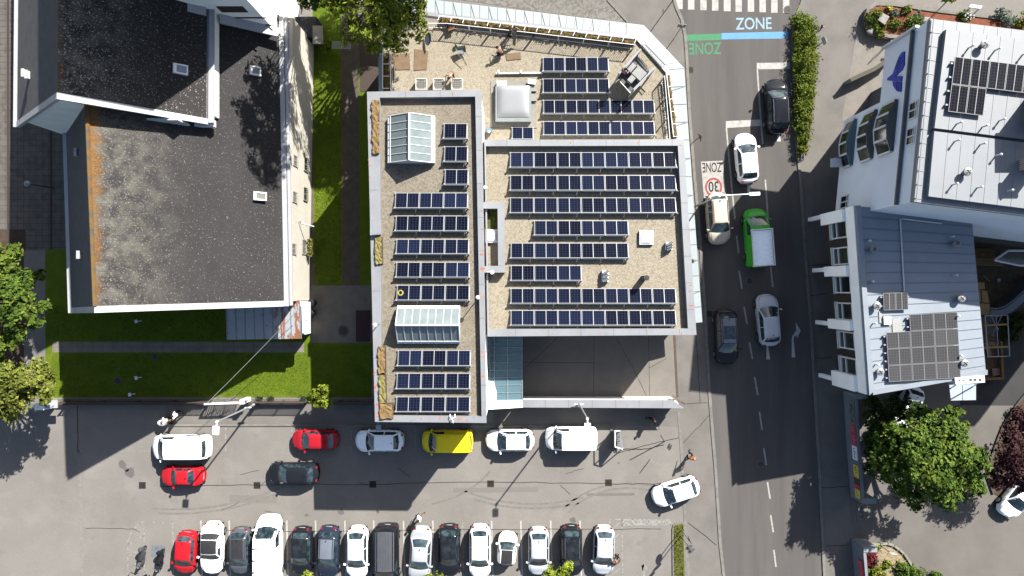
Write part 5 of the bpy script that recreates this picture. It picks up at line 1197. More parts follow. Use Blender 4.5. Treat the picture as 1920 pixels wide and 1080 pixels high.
def flat_array(par_label, o0, ux, uy, mw, mh, cells_, zoff, group, cm=None):
    t_ = thing('solar_array', par_label, 'solar panels', o0, group=group)
    ang = math.atan2(ux.y, ux.x); ma, mf = module_meshes(mw - .03, mh - .03, cm or cells_sky_sheen)
    for i, j in cells_:
        o = D.objects.new('solar_panel', ma); COL.objects.link(o); o.parent = t_
        p = ux * ((i + .5) * mw) + uy * ((j + .5) * mh); o.location = (p.x, p.y, zoff); o.rotation_euler = (0, 0, ang)
        f = D.objects.new('panel_frame', mf); COL.objects.link(f); f.parent = o
    b = MB()
    for j in sorted({c[1] for c in cells_}):
        iis = [c[0] for c in cells_ if c[1] == j]
        for s_ in (.25, .75):
            p = o0 + ux * (min(iis) * mw - .12) + uy * ((j + s_) * mh); e = o0 + ux * ((max(iis) + 1) * mw + .12) + uy * ((j + s_) * mh)
            b.tube([p + V(0, 0, zoff - .05), e + V(0, 0, zoff - .05)], .04, 4); b.box(p + V(-.05, -.05, 0), p + V(.05, .05, zoff))
    b.build('mounting_rail', frame_m, parent=t_)
uxq = inn; uyq = V(inn.y, -inn.x, 0)
flat_array('dark solar array in two tiers on the tall white metal roof', P(1786, 108, RZ), uxq, uyq, 1.11, 1.74, [(i, 0) for i in range(9)] + [(0, 1), (1, 1)], .2, 'dark arrays on the white metal roofs', cells_navy)

# ------------------------------------------------------------------ lower wing with arcade
H2 = 8.6
low = thing('arcade_building', 'lower white building on columns with blue grey seamed metal roof', 'building', P(1700, 560, 0))
a, c, d, e = P(1602, 386, H2), P(1822, 408, H2), P(1849, 702, H2), P(1627, 740, H2)
b = MB(); b.slab([a, c, d, e], .25)
LR = layered('roof_sheet_grey', (.40, .455, .52), [('noise', (.36, .41, .47), .5, .4, .7, .8), ('noise', (.45, .49, .525), 1.4, .55, .75, .6)], .45)
b.build('roof', LR, parent=low)
b = MB()
for k in range(1, 17):
    u = k / 17; b.tube([a.lerp(e, u) + V(.35, 0, .02), c.lerp(d, u) + V(0, 0, .02)], .025, 4)
b.build('roof_seam', plain('low_seam', (.25, .29, .33), .5), parent=low)
b = MB(); b.slab([a + V(-.02, 0, .28), a + V(.32, 0, .28), e + V(.32, .3, .28), e + V(-.02, 0, .28)], .3); b.slab([e + V(.3, .34, .16), d + V(0, .34, .16), d + V(0, 0, .16), e + V(.3, 0, .16)], .2); b.build('eaves', layered('eaves_grey', (.36, .41, .47), [('noise', (.29, .34, .4), .8, .4, .7, .8)], .5), parent=low)
b = MB(); b.tube([P(1688, 411, H2 + .1), P(1694, 520, H2 + .1), P(1697, 570, H2 + .1)], .05, 5); b.tube([P(1690, 410, H2 + .1), P(1766, 419, H2 + .1)], .05, 5); b.build('conduit', white_metal, parent=low)
fd = (e - a).normalized(); fo = V(fd.y, -fd.x, 0)
if fo.x > 0: fo = -fo
def L2(t, dd, z): p = a + fd * t + fo * dd; return V(p.x, p.y, z)
LL = (e - a).length
def lb(mb, t0, t1, d0, d1, z0, z1): mb.prism([L2(t0, d0, 0), L2(t1, d0, 0), L2(t1, d1, 0), L2(t0, d1, 0)], z0, z1)
b = MB(); b.prism([L2(0.05, -.12, 0), L2(LL - .05, -.12, 0), d + V(-.1, .2, 0), c + V(-.1, -.2, 0)], 3.9, 8.3); b.build('wall', render_white, parent=low)
b = MB(); lb(b, .06, LL - .06, -.118, -.085, 3.92, 7.34); b.build('cladding', brick_dark, parent=low)
b = MB(); lb(b, 0, LL, -.115, .06, 7.35, 8.56); b.build('fascia', render_white, parent=low)
b = MB()
tp = [(py - 386) * .0 for py in ()]
def tof(py): return (py - 386) / (740 - 386) * LL
for y0, y1 in ((388, 411), (496, 516), (603, 622), (709, 739)): b = MB(); lb(b, tof(y0), tof(y1), -.115, .30, 3.85, 7.349); b.build('pier', render_white, parent=low)
for y in (425, 477, 533, 586, 643, 694):
    t = tof(y); w = 1.32; f = MB(); g_ = MB(); z0, z1 = 4.95, 7.3
    lb(f, t - w / 2, t + w / 2, -.11, .04, z0, z0 + .12); lb(f, t - w / 2, t + w / 2, -.11, .04, z1 - .1, z1); lb(f, t - w / 2, t - w / 2 + .1, -.11, .04, z0 + .12, z1 - .1); lb(f, t + w / 2 - .1, t + w / 2, -.11, .04, z0 + .12, z1 - .1); lb(f, t - w / 2 + .1, t + w / 2 - .1, -.11, .04, z0 + .75, z0 + .87)
    lb(f, t - w / 2 - .05, t + w / 2 + .05, -.11, .16, z0 - .08, z0 - .003)
    o = f.build('window', white_metal, parent=low); lb(g_, t - w / 2 + .05, t + w / 2 - .05, -.115, -.05, z0 + .05, z1 - .05); g_.build('pane', glass_green if y != 533 else glass_dark, parent=o)
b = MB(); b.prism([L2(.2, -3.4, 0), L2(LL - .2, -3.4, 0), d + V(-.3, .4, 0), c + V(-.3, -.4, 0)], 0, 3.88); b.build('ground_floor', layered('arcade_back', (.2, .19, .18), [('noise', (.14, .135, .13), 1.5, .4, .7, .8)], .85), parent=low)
for px, py in ((1515, 412), (1523, 507), (1529, 604), (1535, 703)):
    p = P(px, py, .01); t = (p - a).dot(fd); b = MB(); b.box(p + V(-.02, -.16, 0), p + V(.30, .16, 3.85)); q_ = L2(t, .29, 0)
    b.box((p.x + .301, p.y - .15, 3.55), (max(q_.x, p.x + .5), p.y + .15, 3.84)); b.build('column', render_white, parent=low)
flat_array('two panel solar array by itself on the seamed metal roof', P(1652, 549, H2) , V(.998, .03, 0), V(.03, -.998, 0), .88, 1.25, [(0, 0), (1, 0)], .22, 'dark arrays on the white metal roofs')
flat_array('large stepped solar array on the sunny end of the seamed roof', P(1656, 592, H2), V(.998, .055, 0), V(.055, -.998, 0), 1.70, 1.17, [(1, 0), (2, 0)] + [(i, j) for j in (1, 2, 3) for i in (0, 1, 2)], .22, 'dark arrays on the white metal roofs')
for x, y, l in ((1626, 452, 'small vent pipe on the seamed roof by the shaded eaves corner'), (1632, 528, 'small vent pipe on the seamed roof just above the shadow edge'), (1637, 606, 'white vent pipe beside the stepped array, upper one at the eaves'), (1641, 683, 'white vent pipe beside the stepped array, lower one at the eaves'), (1781, 444, 'small vent pipe on the shaded far side of the seamed roof'), (1787, 516, 'small vent pipe midway on the shaded far side of the seamed roof'), (1791, 592, 'white vent pipe at the upper far corner of the stepped array'), (1796, 666, 'white vent pipe at the lower far corner of the stepped array')):
    vent_pipe(x, y, H2, l, .36)
for x, y, l in ((1633, 468, 'round roof fan in shade near the street eaves'), (1639, 573, 'round roof fan beside the two panel array'), (1645, 696, 'round roof fan at the sunny lower eaves corner'), (1787, 457, 'round roof fan in shade on the far side'), (1796, 559, 'round roof fan at the shadow edge on the far side'), (1802, 680, 'round roof fan on the sunny far side by the sign beam')):
    roof_fan(x, y, H2, l)
t_ = thing('cable_tray', 'pale sheet metal boxes between the two arrays on the seamed roof', 'boxes', P(1668, 605, H2)); b = MB(); b.slab([P(x, y, H2 + .2) for x, y in ((1657, 594), (1671, 593), (1672, 608), (1658, 609))], .18); b.build('box', white_metal, parent=t_)
b = MB(); b.slab([P(x, y, H2 + .06) for x, y in ((1648, 584), (1653, 584), (1654, 606), (1649, 606))], .05); b.slab([P(x, y, H2 + .06) for x, y in ((1673, 598), (1690, 596), (1691, 622), (1674, 624))], .05); b.build('sheet', layered('pale_sheet', (.5, .5, .48), [('noise', (.42, .41, .39), 2, .4, .7, .8)], .6), parent=t_)
t_ = thing('entrance_canopy', 'white beam with dark holes over a pale blue canopy at the building end', 'canopy', P(1815, 725, 0)); b = MB(); b.slab([P(x, y, 8.9) for x, y in ((1790, 708), (1846, 704), (1847, 717), (1792, 721))], .9); b.build('beam', white_metal, parent=t_)
b = MB()
for x in (1799, 1806): b.lathe(P(x, 713, 8.9), [(.06, 0), (.06, .012)], 8)
for x in (1820, 1828, 1838): b.slab([P(x - 2.5, 710.5, 8.912), P(x + 2.5, 710.2, 8.912), P(x + 2.5, 714, 8.912), P(x - 2.5, 714.3, 8.912)], .01)
b.build('hole', dark_metal, parent=t_)
b = MB(); b.slab([P(x, y, 5.6) for x, y in ((1780, 722), (1830, 720), (1830, 750), (1783, 751))], .12); b.slab([P(x, y, 5.63) for x, y in ((1805, 722), (1806.5, 722), (1807, 750), (1805.5, 750))], .02); b.build('canopy', layered('canopy_pale', (.50, .56, .62), [('noise', (.42, .48, .55), .8, .4, .7, .8)], .4), parent=t_)
b = MB(); b.tube([P(1800, 716, 8.0), P(1786, 726, 5.65)], .05, 5); b.tube([P(1838, 714, 8.0), P(1826, 724, 5.65)], .05, 5); b.build('bracket', white_metal, parent=t_)

# ------------------------------------------------------------------ building site behind it
ct = MB(); ct.sheet([P(x, y, .03) for x, y in ((1790, 400), (2100, 400), (2100, 560), (1880, 585), (1790, 585))]); tag(ct.build('court_ground', layered('court_soil', (.16, .12, .075), [('noise', (.10, .075, .05), 1.5, .4, .7, .8), ('voro', (.22, .18, .12), 4, .4, 1, .5)], .95)), kind='structure')
ct = MB(); ct.sheet([P(x, y, .034) for x, y in ((1800, 655), (1850, 670), (1920, 585), (2300, 400), (2300, 760), (1800, 760))]); tag(ct.build('service_road', layered('service_asphalt', (.085, .083, .083), [('noise', (.06, .058, .058), .6, .4, .7, .8), ('noise', (.12, .117, .115), 4, .6, .8, .4)], .95)), kind='structure')
ct = MB(); ct.sheet([P(x, y, .038) for x, y in ((1868, 600), (2000, 540), (2100, 420), (2120, 520), (1900, 640), (1868, 655))]); tag(ct.build('sloping_bed', soil), kind='structure')
lp = [('stack of reddish planks along the wall by the courtyard top', 1800, 466, 1866, 488, 7, plank_yellow if 0 else wood), ('stack of long yellow planks in the courtyard', 1826, 482, 1884, 500, 5, plank_yellow)]
for lab, x0, y0, x1, y1, n, m in lp:
    t_ = thing('timber_stack', lab, 'timber', P((x0 + x1) / 2, (y0 + y1) / 2, .03)); rx = random.Random(x0)
    for k in range(n):
        b = MB(); y = y0 + (y1 - y0) * k / n; c0, c1 = P(x0 + rx.uniform(-4, 6), y, .2 + .05 * (k % 2)), P(x1 + rx.uniform(-6, 4), y + 1, .2 + .05 * (k % 2)); dd = (c1 - c0); b.obox((c0 + c1) / 2, (dd.length, .11, .07), math.atan2(dd.y, dd.x)); b.build('plank', m, parent=t_)
t_ = thing('plank', 'short loose plank lying in the courtyard by the timber', 'plank', P(1849, 522, .03)); b = MB(); b.obox(P(1849, 522, .1), (.75, .12, .06), R(-42)); b.build('board', plank_yellow, parent=t_)
t_ = thing('scaffold_deck', 'yellow plywood scaffold deck against the building edge', 'scaffold deck', P(1836, 560, 0)); b = MB()
for qd in (((1826, 529), (1846, 530), (1847, 542), (1827, 542)), ((1826, 543), (1838, 543), (1840, 566), (1828, 566)), ((1841, 544), (1851, 546), (1855, 568), (1842, 567)), ((1828, 568), (1856, 570), (1855, 590), (1830, 590))): b.slab([P(x, y, 2.6) for x, y in qd], .06)
b.build('board', plank_yellow, parent=t_)
b = MB()
for x, y in ((1828, 531), (1845, 531), (1830, 588), (1854, 588)): b.tube([P(x, y, 0), P(x, y, 2.5)], .05, 5)
b.build('tube', grey_metal, parent=t_)
sc = thing('scaffold_tower', 'grey tube scaffold tower with yellow planks beside the pit', 'scaffold', P(1865, 620, 0)); b = MB(); zt_ = 3.4
cs = [(1847, 592), (1889, 591), (1893, 668), (1852, 669)]
for x, y in cs: b.tube([P(x, y, 0) * 1, P(x, y, zt_ + .4)], .05, 6)
for z in (1.2, zt_):
    for i in range(4): b.tube([P(*cs[i], z), P(*cs[(i + 1) % 4], z)], .045, 6)
b.tube([P(1858, 592, zt_), P(1872, 618, zt_ - 1)], .035, 5); b.tube([P(1878, 592, zt_), P(1860, 630, zt_ - 1)], .035, 5); b.tube([P(1868, 591, zt_), P(1872, 668, zt_)], .04, 5)
b.build('tube', layered('scaffold_grey', (.40, .41, .42), [('noise', (.3, .31, .32), 4, .4, .7, .7)], .5, .3), parent=sc)
for y in (609, 651):
    b = MB(); b.obox(P(1868, y, zt_ + .08), (1.9, .14, .06), R(2)); b.build('plank', plank_yellow, parent=sc)
t_ = thing('timber_pit', 'shallow wooden formwork pit filled with earth and boards', 'formwork', P(1855, 670, 0)); b = MB()
for q_ in (((1836, 620), (1840, 620), (1846, 712), (1842, 712)), ((1876, 640), (1880, 640), (1883, 712), (1879, 712)), ((1843, 709), (1880, 707), (1880, 712), (1843, 713))): b.slab([P(x, y, .9) for x, y in q_], .8)
b.build('side_board', wood, parent=t_)
b = MB(); b.slab([P(x, y, .5) for x, y in ((1840, 620), (1877, 640), (1879, 708), (1845, 710))], .4); b.build('infill', layered('pit_earth', (.23, .14, .085), [('noise', (.13, .085, .055), 2, .4, .7, .9), ('noise', (.30, .2, .13), 5, .5, .7, .7)], .95, bump=(6, .8, .1)), parent=t_)
b = MB(); b.obox(P(1868, 697, .62), (.7, .6, .1), R(8)); b.obox(P(1852, 655, .62), (.35, 1.2, .1), R(15)); b.obox(P(1862, 645, .58), (.8, .3, .06), R(-10)); b.build('loose_board', layered('pale_board', (.38, .27, .2), [('noise', (.28, .19, .14), 3, .4, .7, .8)], .85), parent=t_)
bs = thing('brick_heap', 'small heap of orange bricks by the formwork', 'bricks', P(1838, 693, .1)); rx = random.Random(8); 
for k in range(7):
    b = MB(); b.obox(P(1834 + rx.uniform(0, 8), 680 + k * 3.4, 1.0 + .07 * (k % 2)), (.3, .16, .1), R(rx.uniform(-25, 25))); b.build('brick', plain('brick_orange', (.42, .19, .10), .85), parent=bs)
b = MB(); b.slab([P(x, y, .92) for x, y in ((1830, 676), (1846, 676), (1847, 706), (1832, 706))], .9); b.build('pallet', wood, parent=bs)
rw = thing('curved_wall', 'curved grey retaining wall with handrail above the sloping bed', 'wall', P(1890, 575, 0))
cv = [(1857, 586), (1872, 588), (1888, 583), (1905, 571), (1925, 552), (1950, 520)]
b = MB(); b.wall([P(x, y, 1.4) for x, y in cv], .55, 0, 1.4); b.build('wall', layered('wall_bluegrey', (.28, .31, .35), [('noise', (.22, .25, .29), .9, .4, .7, .8)], .85), parent=rw)
b = MB(); b.tube([P(x - 3, y - 9, 2.2) for x, y in cv], .035, 5)
for x, y in cv: b.tube([P(x - 3, y - 9, 0), P(x - 3, y - 9, 2.2)], .03, 5)
b.build('handrail', grey_metal, parent=rw)
t_ = thing('awning_window', 'white framed glass canopy tilted against the back wall of the tall block', 'canopy', P(1895, 480, 0)); fr_ = [P(x, y, 3.2) for x, y in ((1864, 488), (1890, 470), (1960, 470), (1960, 495), (1912, 498))]
b = MB(); b.slab(fr_, .06); b.build('pane', glass_green, parent=t_); b = MB()
for i in range(5): b.tube([fr_[i] + V(0, 0, .03), fr_[(i + 1) % 5] + V(0, 0, .03)], .09, 5)
b.build('frame', white_metal, parent=t_); b = MB(); pbox(b, 1930, 480, 1934, 476, 0, 3.1); b.build('post', white_metal, parent=t_)
t_ = thing('back_extension', 'white rear extension with dark windows below the tall block', 'extension', P(1910, 440, 0)); b = MB(); b.prism([P(x, y, 0) for x, y in ((1862, 415), (2100, 440), (2100, 452), (1863, 452))], 0, 5.2); b.build('wall', render_blue, parent=t_)
b = MB(); p0 = P(1866, 452, 0); 
for k in range(4): b.box((p0.x + .6 + k * 1.3, P(0, 452, 0).y - .04, 3.0), (p0.x + 1.6 + k * 1.3, P(0, 452, 0).y - .003, 4.6))
b.build('window', glass_dark, parent=t_)
t_ = thing('wall_unit', 'white air conditioner unit on brackets in the courtyard', 'air conditioner', P(1844, 437, 0)); b = MB(); b.slab([P(x, y, 3.6) for x, y in ((1833, 432), (1856, 434), (1856, 440), (1833, 439))], .6); b.build('casing', white_metal, parent=t_); b = MB(); pbox(b, 1838, 436, 1840, 435, 0, 2.95); pbox(b, 1850, 437, 1852, 436, 0, 2.95); b.build('bracket', grey_metal, parent=t_)
for px, py, lab in ((1871, 525, 'small round grey cover in the brown courtyard soil'), (1841, 477, 'round dark pot in the courtyard beside the timber')):
    c = P(px, py, .03); t_ = thing('shaft_cover', lab, 'cover', c); b = MB(); b.lathe(c, [(.2, 0), (.2, .12)], 12); b.build('ring', concrete, parent=t_); b = MB(); b.lathe(c + V(0, 0, .12), [(.15, 0), (.13, .03)], 10); b.build('lid', grey_metal, parent=t_)

# ------------------------------------------------------------------ street side walls with banners
def banner_wall(pts, label, banners, z=1.9):
    """frontage wall; banners hang on the upper part of its west face"""
    t_ = thing('banner_wall', label, 'wall', P(*pts[0], 0)); g0 = [P(x, y, 0) for x, y in pts]
    b = MB(); b.wall(g0, .22, 0, z); b.build('wall', layered('wall_grey', (.36, .39, .42), [('noise', (.29, .32, .35), .9, .4, .7, .8)], .8), parent=t_)
    b = MB()
    for p, w in ((g0[0], 1), (g0[-1], 1)): b.box(p + V(-.1, -.2, 0), p + V(1.0, .2, z + .07))
    b.build('end_pier', layered('pier_grey', (.42, .45, .47), [('noise', (.34, .37, .4), .9, .4, .7, .8)], .8), parent=t_)
    ax0, ax1 = g0[0], g0[-1]; dd = (ax1 - ax0); 
    for u0, u1, m, txt in banners:
        p, q_ = ax0 + dd * u0, ax0 + dd * u1; nn = V(dd.y, -dd.x, 0).normalized()
        if nn.x > 0: nn = -nn
        b = MB(); k = .2; b.add([p + nn * k + V(0, 0, 1.0), q_ + nn * k + V(0, 0, 1.0), q_ + nn * k + V(0, 0, z - .1), p + nn * k + V(0, 0, z - .1), p + nn * (k - .015) + V(0, 0, 1.0), q_ + nn * (k - .015) + V(0, 0, 1.0), q_ + nn * (k - .015) + V(0, 0, z - .1), p + nn * (k - .015) + V(0, 0, z - .1)], [(0, 1, 2, 3), (7, 6, 5, 4), (0, 4, 5, 1), (1, 5, 6, 2), (2, 6, 7, 3), (3, 7, 4, 0)])
        o = b.build('banner', m, parent=t_)
        if txt:
            bb = MB(); rx = random.Random(int(u0 * 100)); n = int((q_ - p).length / .2)
            for i in range(1, n):      # unreadable lettering strokes
                s_ = p.lerp(q_, i / n) + nn * (k + .006); h0 = rx.uniform(1.2, 1.3); h1 = h0 + rx.uniform(.15, .35); w = (q_ - p).normalized() * rx.uniform(.03, .07)
                bb.add([s_ - w + V(0, 0, h0), s_ + w + V(0, 0, h0), s_ + w + V(0, 0, h1), s_ - w + V(0, 0, h1)], [(0, 1, 2, 3)])
            bb.build('banner_print', txt, parent=o)
    return t_
redb = layered('banner_red', (.40, .035, .05), [('noise', (.3, .025, .04), 2, .4, .7, .7)], .6); yelb = layered('banner_yellow', (.55, .45, .06), [('noise', (.48, .36, .05), 2, .4, .7, .7)], .6); whb = layered('banner_white', (.65, .65, .66), [('noise', (.55, .56, .58), 2, .4, .7, .7)], .6)
pr_w = plain('print_white', (.7, .66, .66), .6); pr_r = plain('print_red', (.38, .05, .06), .6); pr_b = plain('print_dark', (.06, .06, .07), .6)
banner_wall([(1584, 737), (1590, 840), (1597, 926)], 'grey frontage wall hung with red, white and yellow banners by the big tree',
            [(.05, .25, layered('banner_leaf', (.35, .38, .36), [('noise', (.06, .12, .05), 3, .45, .6, .9)], .7), None), (.28, .36, redb, pr_w), (.37, .48, redb, pr_w), (.485, .62, whb, pr_b), (.67, .79, yelb, pr_r), (.79, .86, layered('banner_food', (.3, .13, .09), [('noise', (.1, .12, .04), 6, .45, .6, .9)], .7), None), (.86, .9, redb, pr_w), (.905, .99, yelb, pr_r)])
banner_wall([(1599, 1014), (1604, 1075), (1612, 1160)], 'shorter grey frontage wall with one red banner by the red shrub', [(.16, .40, redb, pr_w), (.44, .8, whb, pr_b)])
# ================================================================== vehicles
def paint(name, col, metal=0.0, rough=.28):
    if name in _M: return _M[name]
    t = NT(name); n = t.noise(2.2, 3)
    _M[name] = t.done(t.mix(t.math('MULTIPLY', t.ramp(n, .4, .75), .4), col, tuple(min(1, c * .86 + .004) for c in col)), rough, metal, **{'Coat Weight': .04, 'Coat Roughness': .05, 'Specular IOR Level': .10}); return _M[name]
PW = paint('paint_white', (.74, .74, .73)); PK = paint('paint_black', (.008, .009, .012), 0, .1); PR = paint('paint_red', (.45, .012, .02)); PG = paint('paint_grey', (.085, .095, .11), .3); PDG = paint('paint_charcoal', (.035, .037, .042), .2, .15)
PS = paint('paint_silver', (.46, .48, .51), .08, .32); PY = paint('paint_yellow', (.72, .55, .015)); PGR = paint('paint_green', (.045, .33, .035)); PB = paint('paint_beige', (.50, .455, .385), .05, .32); PDR = paint('paint_dark_red', (.33, .012, .02)); PN = paint('paint_navy', (.012, .016, .028), .1, .12)
PSW = paint('paint_pale_silver', (.58, .61, .65), .05, .32); roofblack = layered('soft_roof', (.035, .034, .036), [('noise', (.025, .025, .027), 3, .4, .7, .8)], .7); roofgrey = layered('grey_roof', (.15, .165, .20), [('noise', (.12, .135, .165), 1.5, .4, .7, .8)], .35)
slate_roof = layered('ribbed_roof', (.06, .062, .07), [('noise', (.05, .052, .06), 2, .4, .7, .8)], .5)
lampg = layered('lamp_glass', (.55, .57, .58), [('noise', (.35, .37, .39), 9, .4, .7, .8)], .15); tailm = layered('tail_lamp', (.34, .015, .02), [('noise', (.5, .06, .06), 9, .5, .7, .8)], .2)
rimm = plain('alloy_rim', (.42, .43, .44), .35, .5); chrome = plain('chrome', (.55, .56, .57), .25, .7)
def glass_car():
    t = NT('car_glass'); oi = t.n.new('ShaderNodeObjectInfo'); n = t.noise(2.6, 4)
    f = t.ramp(t.math('ADD', n, t.math('MULTIPLY', oi.outputs['Random'], .12)), .48, .70)
    return t.done(t.mix(t.math('MULTIPLY', f, .85), (.008, .013, .017), (.035, .056, .064)), .07, 0, **{'Specular IOR Level': .55})
CG = glass_car(); CR = layered('car_glass_roof', (.012, .014, .018), [('noise', (.05, .055, .065), 1.3, .45, .8, .8)], .12, 0, **{'Specular IOR Level': .2})
WH = {}
def wheel_meshes():
    if WH: return WH
    a = MB(); a.tube([(0, -.10, 0), (0, -.085, 0), (0, .085, 0), (0, .10, 0)], .31, 18)
    for i, v in enumerate(a.v):
        if abs(v[1]) > .09: a.v[i] = (v[0] * .93, v[1], v[2] * .93)
    b = MB(); b.tube([(0, -.112, 0), (0, .112, 0)], .20, 12)
    for k in range(5):
        an = k * 2 * math.pi / 5
        for s_ in (-1, 1): b.obox((math.cos(an) * .1, s_ * .114, math.sin(an) * .1), (.16, .012, .035))
    WH['t'] = a.mesh('wheel', black, smooth=40); WH['r'] = b.mesh('rim', rimm); return WH
STY = {
 # hood height front/back, belt, tail; greenhouse x fractions (windscreen base, roof front, roof rear, rear glass base)
 'hatch': dict(hf=.66, hb=.93, belt=.96, tail=.93, g=(.225, .425, .815, .945), H=1.48, rw=.70, tz=.9),
 'mini':  dict(hf=.68, hb=.92, belt=.95, tail=.90, g=(.195, .40, .83, .955), H=1.46, rw=.72, tz=.85),
 'sedan': dict(hf=.62, hb=.92, belt=.94, tail=.98, g=(.265, .445, .69, .85), H=1.43, rw=.67, tz=.95),
 'wagon': dict(hf=.68, hb=.98, belt=1.02, tail=1.0, g=(.23, .41, .84, .955), H=1.60, rw=.70, tz=.92),
 'suv':   dict(hf=.78, hb=1.05, belt=1.08, tail=1.05, g=(.215, .395, .85, .955), H=1.66, rw=.71, tz=1.0),
 'van':   dict(hf=.78, hb=1.10, belt=1.12, tail=1.12, g=(.13, .30, .965, .99), H=1.85, rw=.82, tz=1.1),
 'bigvan':dict(hf=.9, hb=1.22, belt=1.25, tail=1.25, g=(.125, .255, .97, .992), H=2.2, rw=.88, tz=1.2),
 'micro': dict(hf=.78, hb=1.0, belt=1.0, tail=.98, g=(.22, .42, .86, .965), H=1.52, rw=.78, tz=.95),
 'cabrio':dict(hf=.66, hb=.92, belt=.94, tail=.86, g=(.30, .44, .72, .83), H=1.42, rw=.72, tz=.75),
}
def sm(t): t = max(0., min(1., t)); return t * t * (3 - 2 * t)
def make_car(name, label, cat, px, py, deg, style, L, Wd, body, roof=None, ends=None, group=None, rails=False, sunroof=False, mirror=None, z=0.0, dx=0, H=None, rear_glass=True, side_glass=None, tails=True, bars=0, ribs=0):
    s = STY[style]; H = H or s['H']; xw, xf, xr, xb = s['g']; hw0 = Wd / 2
    c = P(px, py, .75); t_ = thing(name, label, cat, (c.x, c.y, z), R(deg), group)
    X = lambda f: L / 2 - f * L
    rf = .40 if style not in ('van', 'bigvan') else .22; lf, lb = .19, .18 if style not in ('van', 'bigvan') else .06
    def hw(f):
        w = 1.0
        if f < lf: w -= rf * ((lf - f) / lf) ** 2.3
        if f > 1 - lb: w -= (.40 if lb > .1 else .14) * ((f - 1 + lb) / lb) ** 2.4
        return hw0 * w * (.985 + .015 * math.sin(math.pi * f))
    def zt(f):
        if f < .03: return s['hf'] * (.80 + .2 * sm(f / .03))
        if f < xw: return s['hf'] + (s['hb'] - s['hf']) * sm((f - .03) / (xw - .03)) ** .75
        if f < xb: return s['hb'] + (s['belt'] - s['hb']) * (f - xw) / (xb - xw)
        e = (f - xb) / max(1e-4, 1 - xb); return s['belt'] + (s['tail'] - s['belt']) * sm(min(1, e * 2)) - (.16 * sm((f - .965) / .035) if f > .965 else 0)
    fs = sorted(set([0, .008, .025, .05, .09, .13, .17, .21] + [xw + (xb - xw) * k / 8 for k in range(9)] + [.90, .94, .965, .985, 1.0])); fs = [f for f in fs if 0 <= f <= 1]
    prof = [(0, .2), (.84, .2), (.965, .3), (1.0, .48), (1.0, .66), (.985, -.13), (.955, -.045), (.88, -.005), (.6, .022), (.3, .032), (0, .036)]
    b = MB(); ring = []
    for f in fs:
        w, h = hw(f), zt(f); bow = -.10 * L / 4.2 * (1 - min(1, f / .12)) if f < .12 else (.06 * (f - .9) / .1 if f > .9 else 0)
        half = []
        for k, q in prof:
            zz = (h + q) if k < .99 and (q < .05) else min(q, h - .14) if q > .3 else q
            half.append((X(f) + (bow * (k ** 2)) , w * k, zz))
        full = half + [(x, -y, zz) for x, y, zz in reversed(half[1:-1])]
        ring.append([Vector(v) for v in full])
    n = len(ring[0]); b.v = [tuple(v) for r_ in ring for v in r_]
    b.f = [(i * n + k, (i + 1) * n + k, (i + 1) * n + (k + 1) % n, i * n + (k + 1) % n) for i in range(len(fs) - 1) for k in range(n)] + [tuple(range(n)), tuple(range(len(fs) * n - 1, (len(fs) - 1) * n - 1, -1))]
    b.mi = [0] * len(b.f)
    # cabin shell
    def ch(f):
        if f <= xf: return zt(f) + (H - .035 - zt(f)) * ((f - xw) / (xf - xw)) ** .92
        if f >= xr: return zt(f) + (H - .035 - zt(f)) * (1 - ((f - xr) / (xb - xr)) ** 1.15)
        return H - .035 + .035 * math.sin(math.pi * (f - xf) / (xr - xf))
    def cw(f, zz):
        base = hw(f) * .945; e = max(0, min(1, (zz - zt(f)) / max(.2, H - zt(f)))); return base * (1 - (1 - s['rw'] / .945) * e ** .9)
    def bend(f, yk):
        if f < xf + .08: return -.17 * L / 4.2 * yk * yk * sm((xf + .08 - f) / (xf + .08 - xw))
        if f > xr - .04: return .10 * L / 4.2 * yk * yk * sm((f - xr + .04) / (xb - xr + .04))
        return 0
    def S(f, yk, off=0.0):     # top surface, yk in -1..1
        h = ch(f); w = cw(f, h); return Vector((X(f) + bend(f, yk), w * yk, h + .03 * (1 - yk * yk) * sm((h - zt(f)) * 3) - .05 * sm((abs(yk) - .8) / .2) * sm((h - zt(f)) * 3) + off))
    cf = [xw + (xf - xw) * k / 5 for k in range(5)] + [xf + (xr - xf) * k / 8 for k in range(9)] + [xr + (xb - xr) * k / 4 for k in range(1, 5)]
    yks = [-1, -.93, -.8, -.5, 0, .5, .8, .93, 1]; cr = []
    for f in cf:
        top = [S(f, yk) for yk in yks]; zb_ = zt(f) - .06
        cr.append([Vector((X(f), -hw(f) * .95, zb_))] + top + [Vector((X(f), hw(f) * .95, zb_))])
    o = len(b.v); m = len(cr[0]); b.v += [tuple(v) for r_ in cr for v in r_]
    nb = [(o + i * m + k, o + i * m + k + 1, o + (i + 1) * m + k + 1, o + (i + 1) * m + k) for i in range(len(cf) - 1) for k in range(m - 1)]
    b.f += nb; b.mi += [0] * len(nb)
    # wheel arches and sills
    b.cur = 1; wx = (X(.19), X(.81))
    if style == 'micro': wx = (X(.17), X(.84))
    for x in wx:
        for sy in (-1, 1):
            w = hw((L / 2 - x) / L) + .004; q = [(x + math.cos(a * math.pi / 10) * .37, sy * w, .30 + math.sin(a * math.pi / 10) * .37) for a in range(11)]
            b.add(q, [tuple(range(11)) if sy < 0 else tuple(range(10, -1, -1))])
    b.box((-L * .47, -hw0 * .8, .16), (L * .46, hw0 * .8, .21))
    # panel gaps: bonnet and tailgate lines, doors
    def gap(pts): b.tube(pts, .009, 4, cap=False)
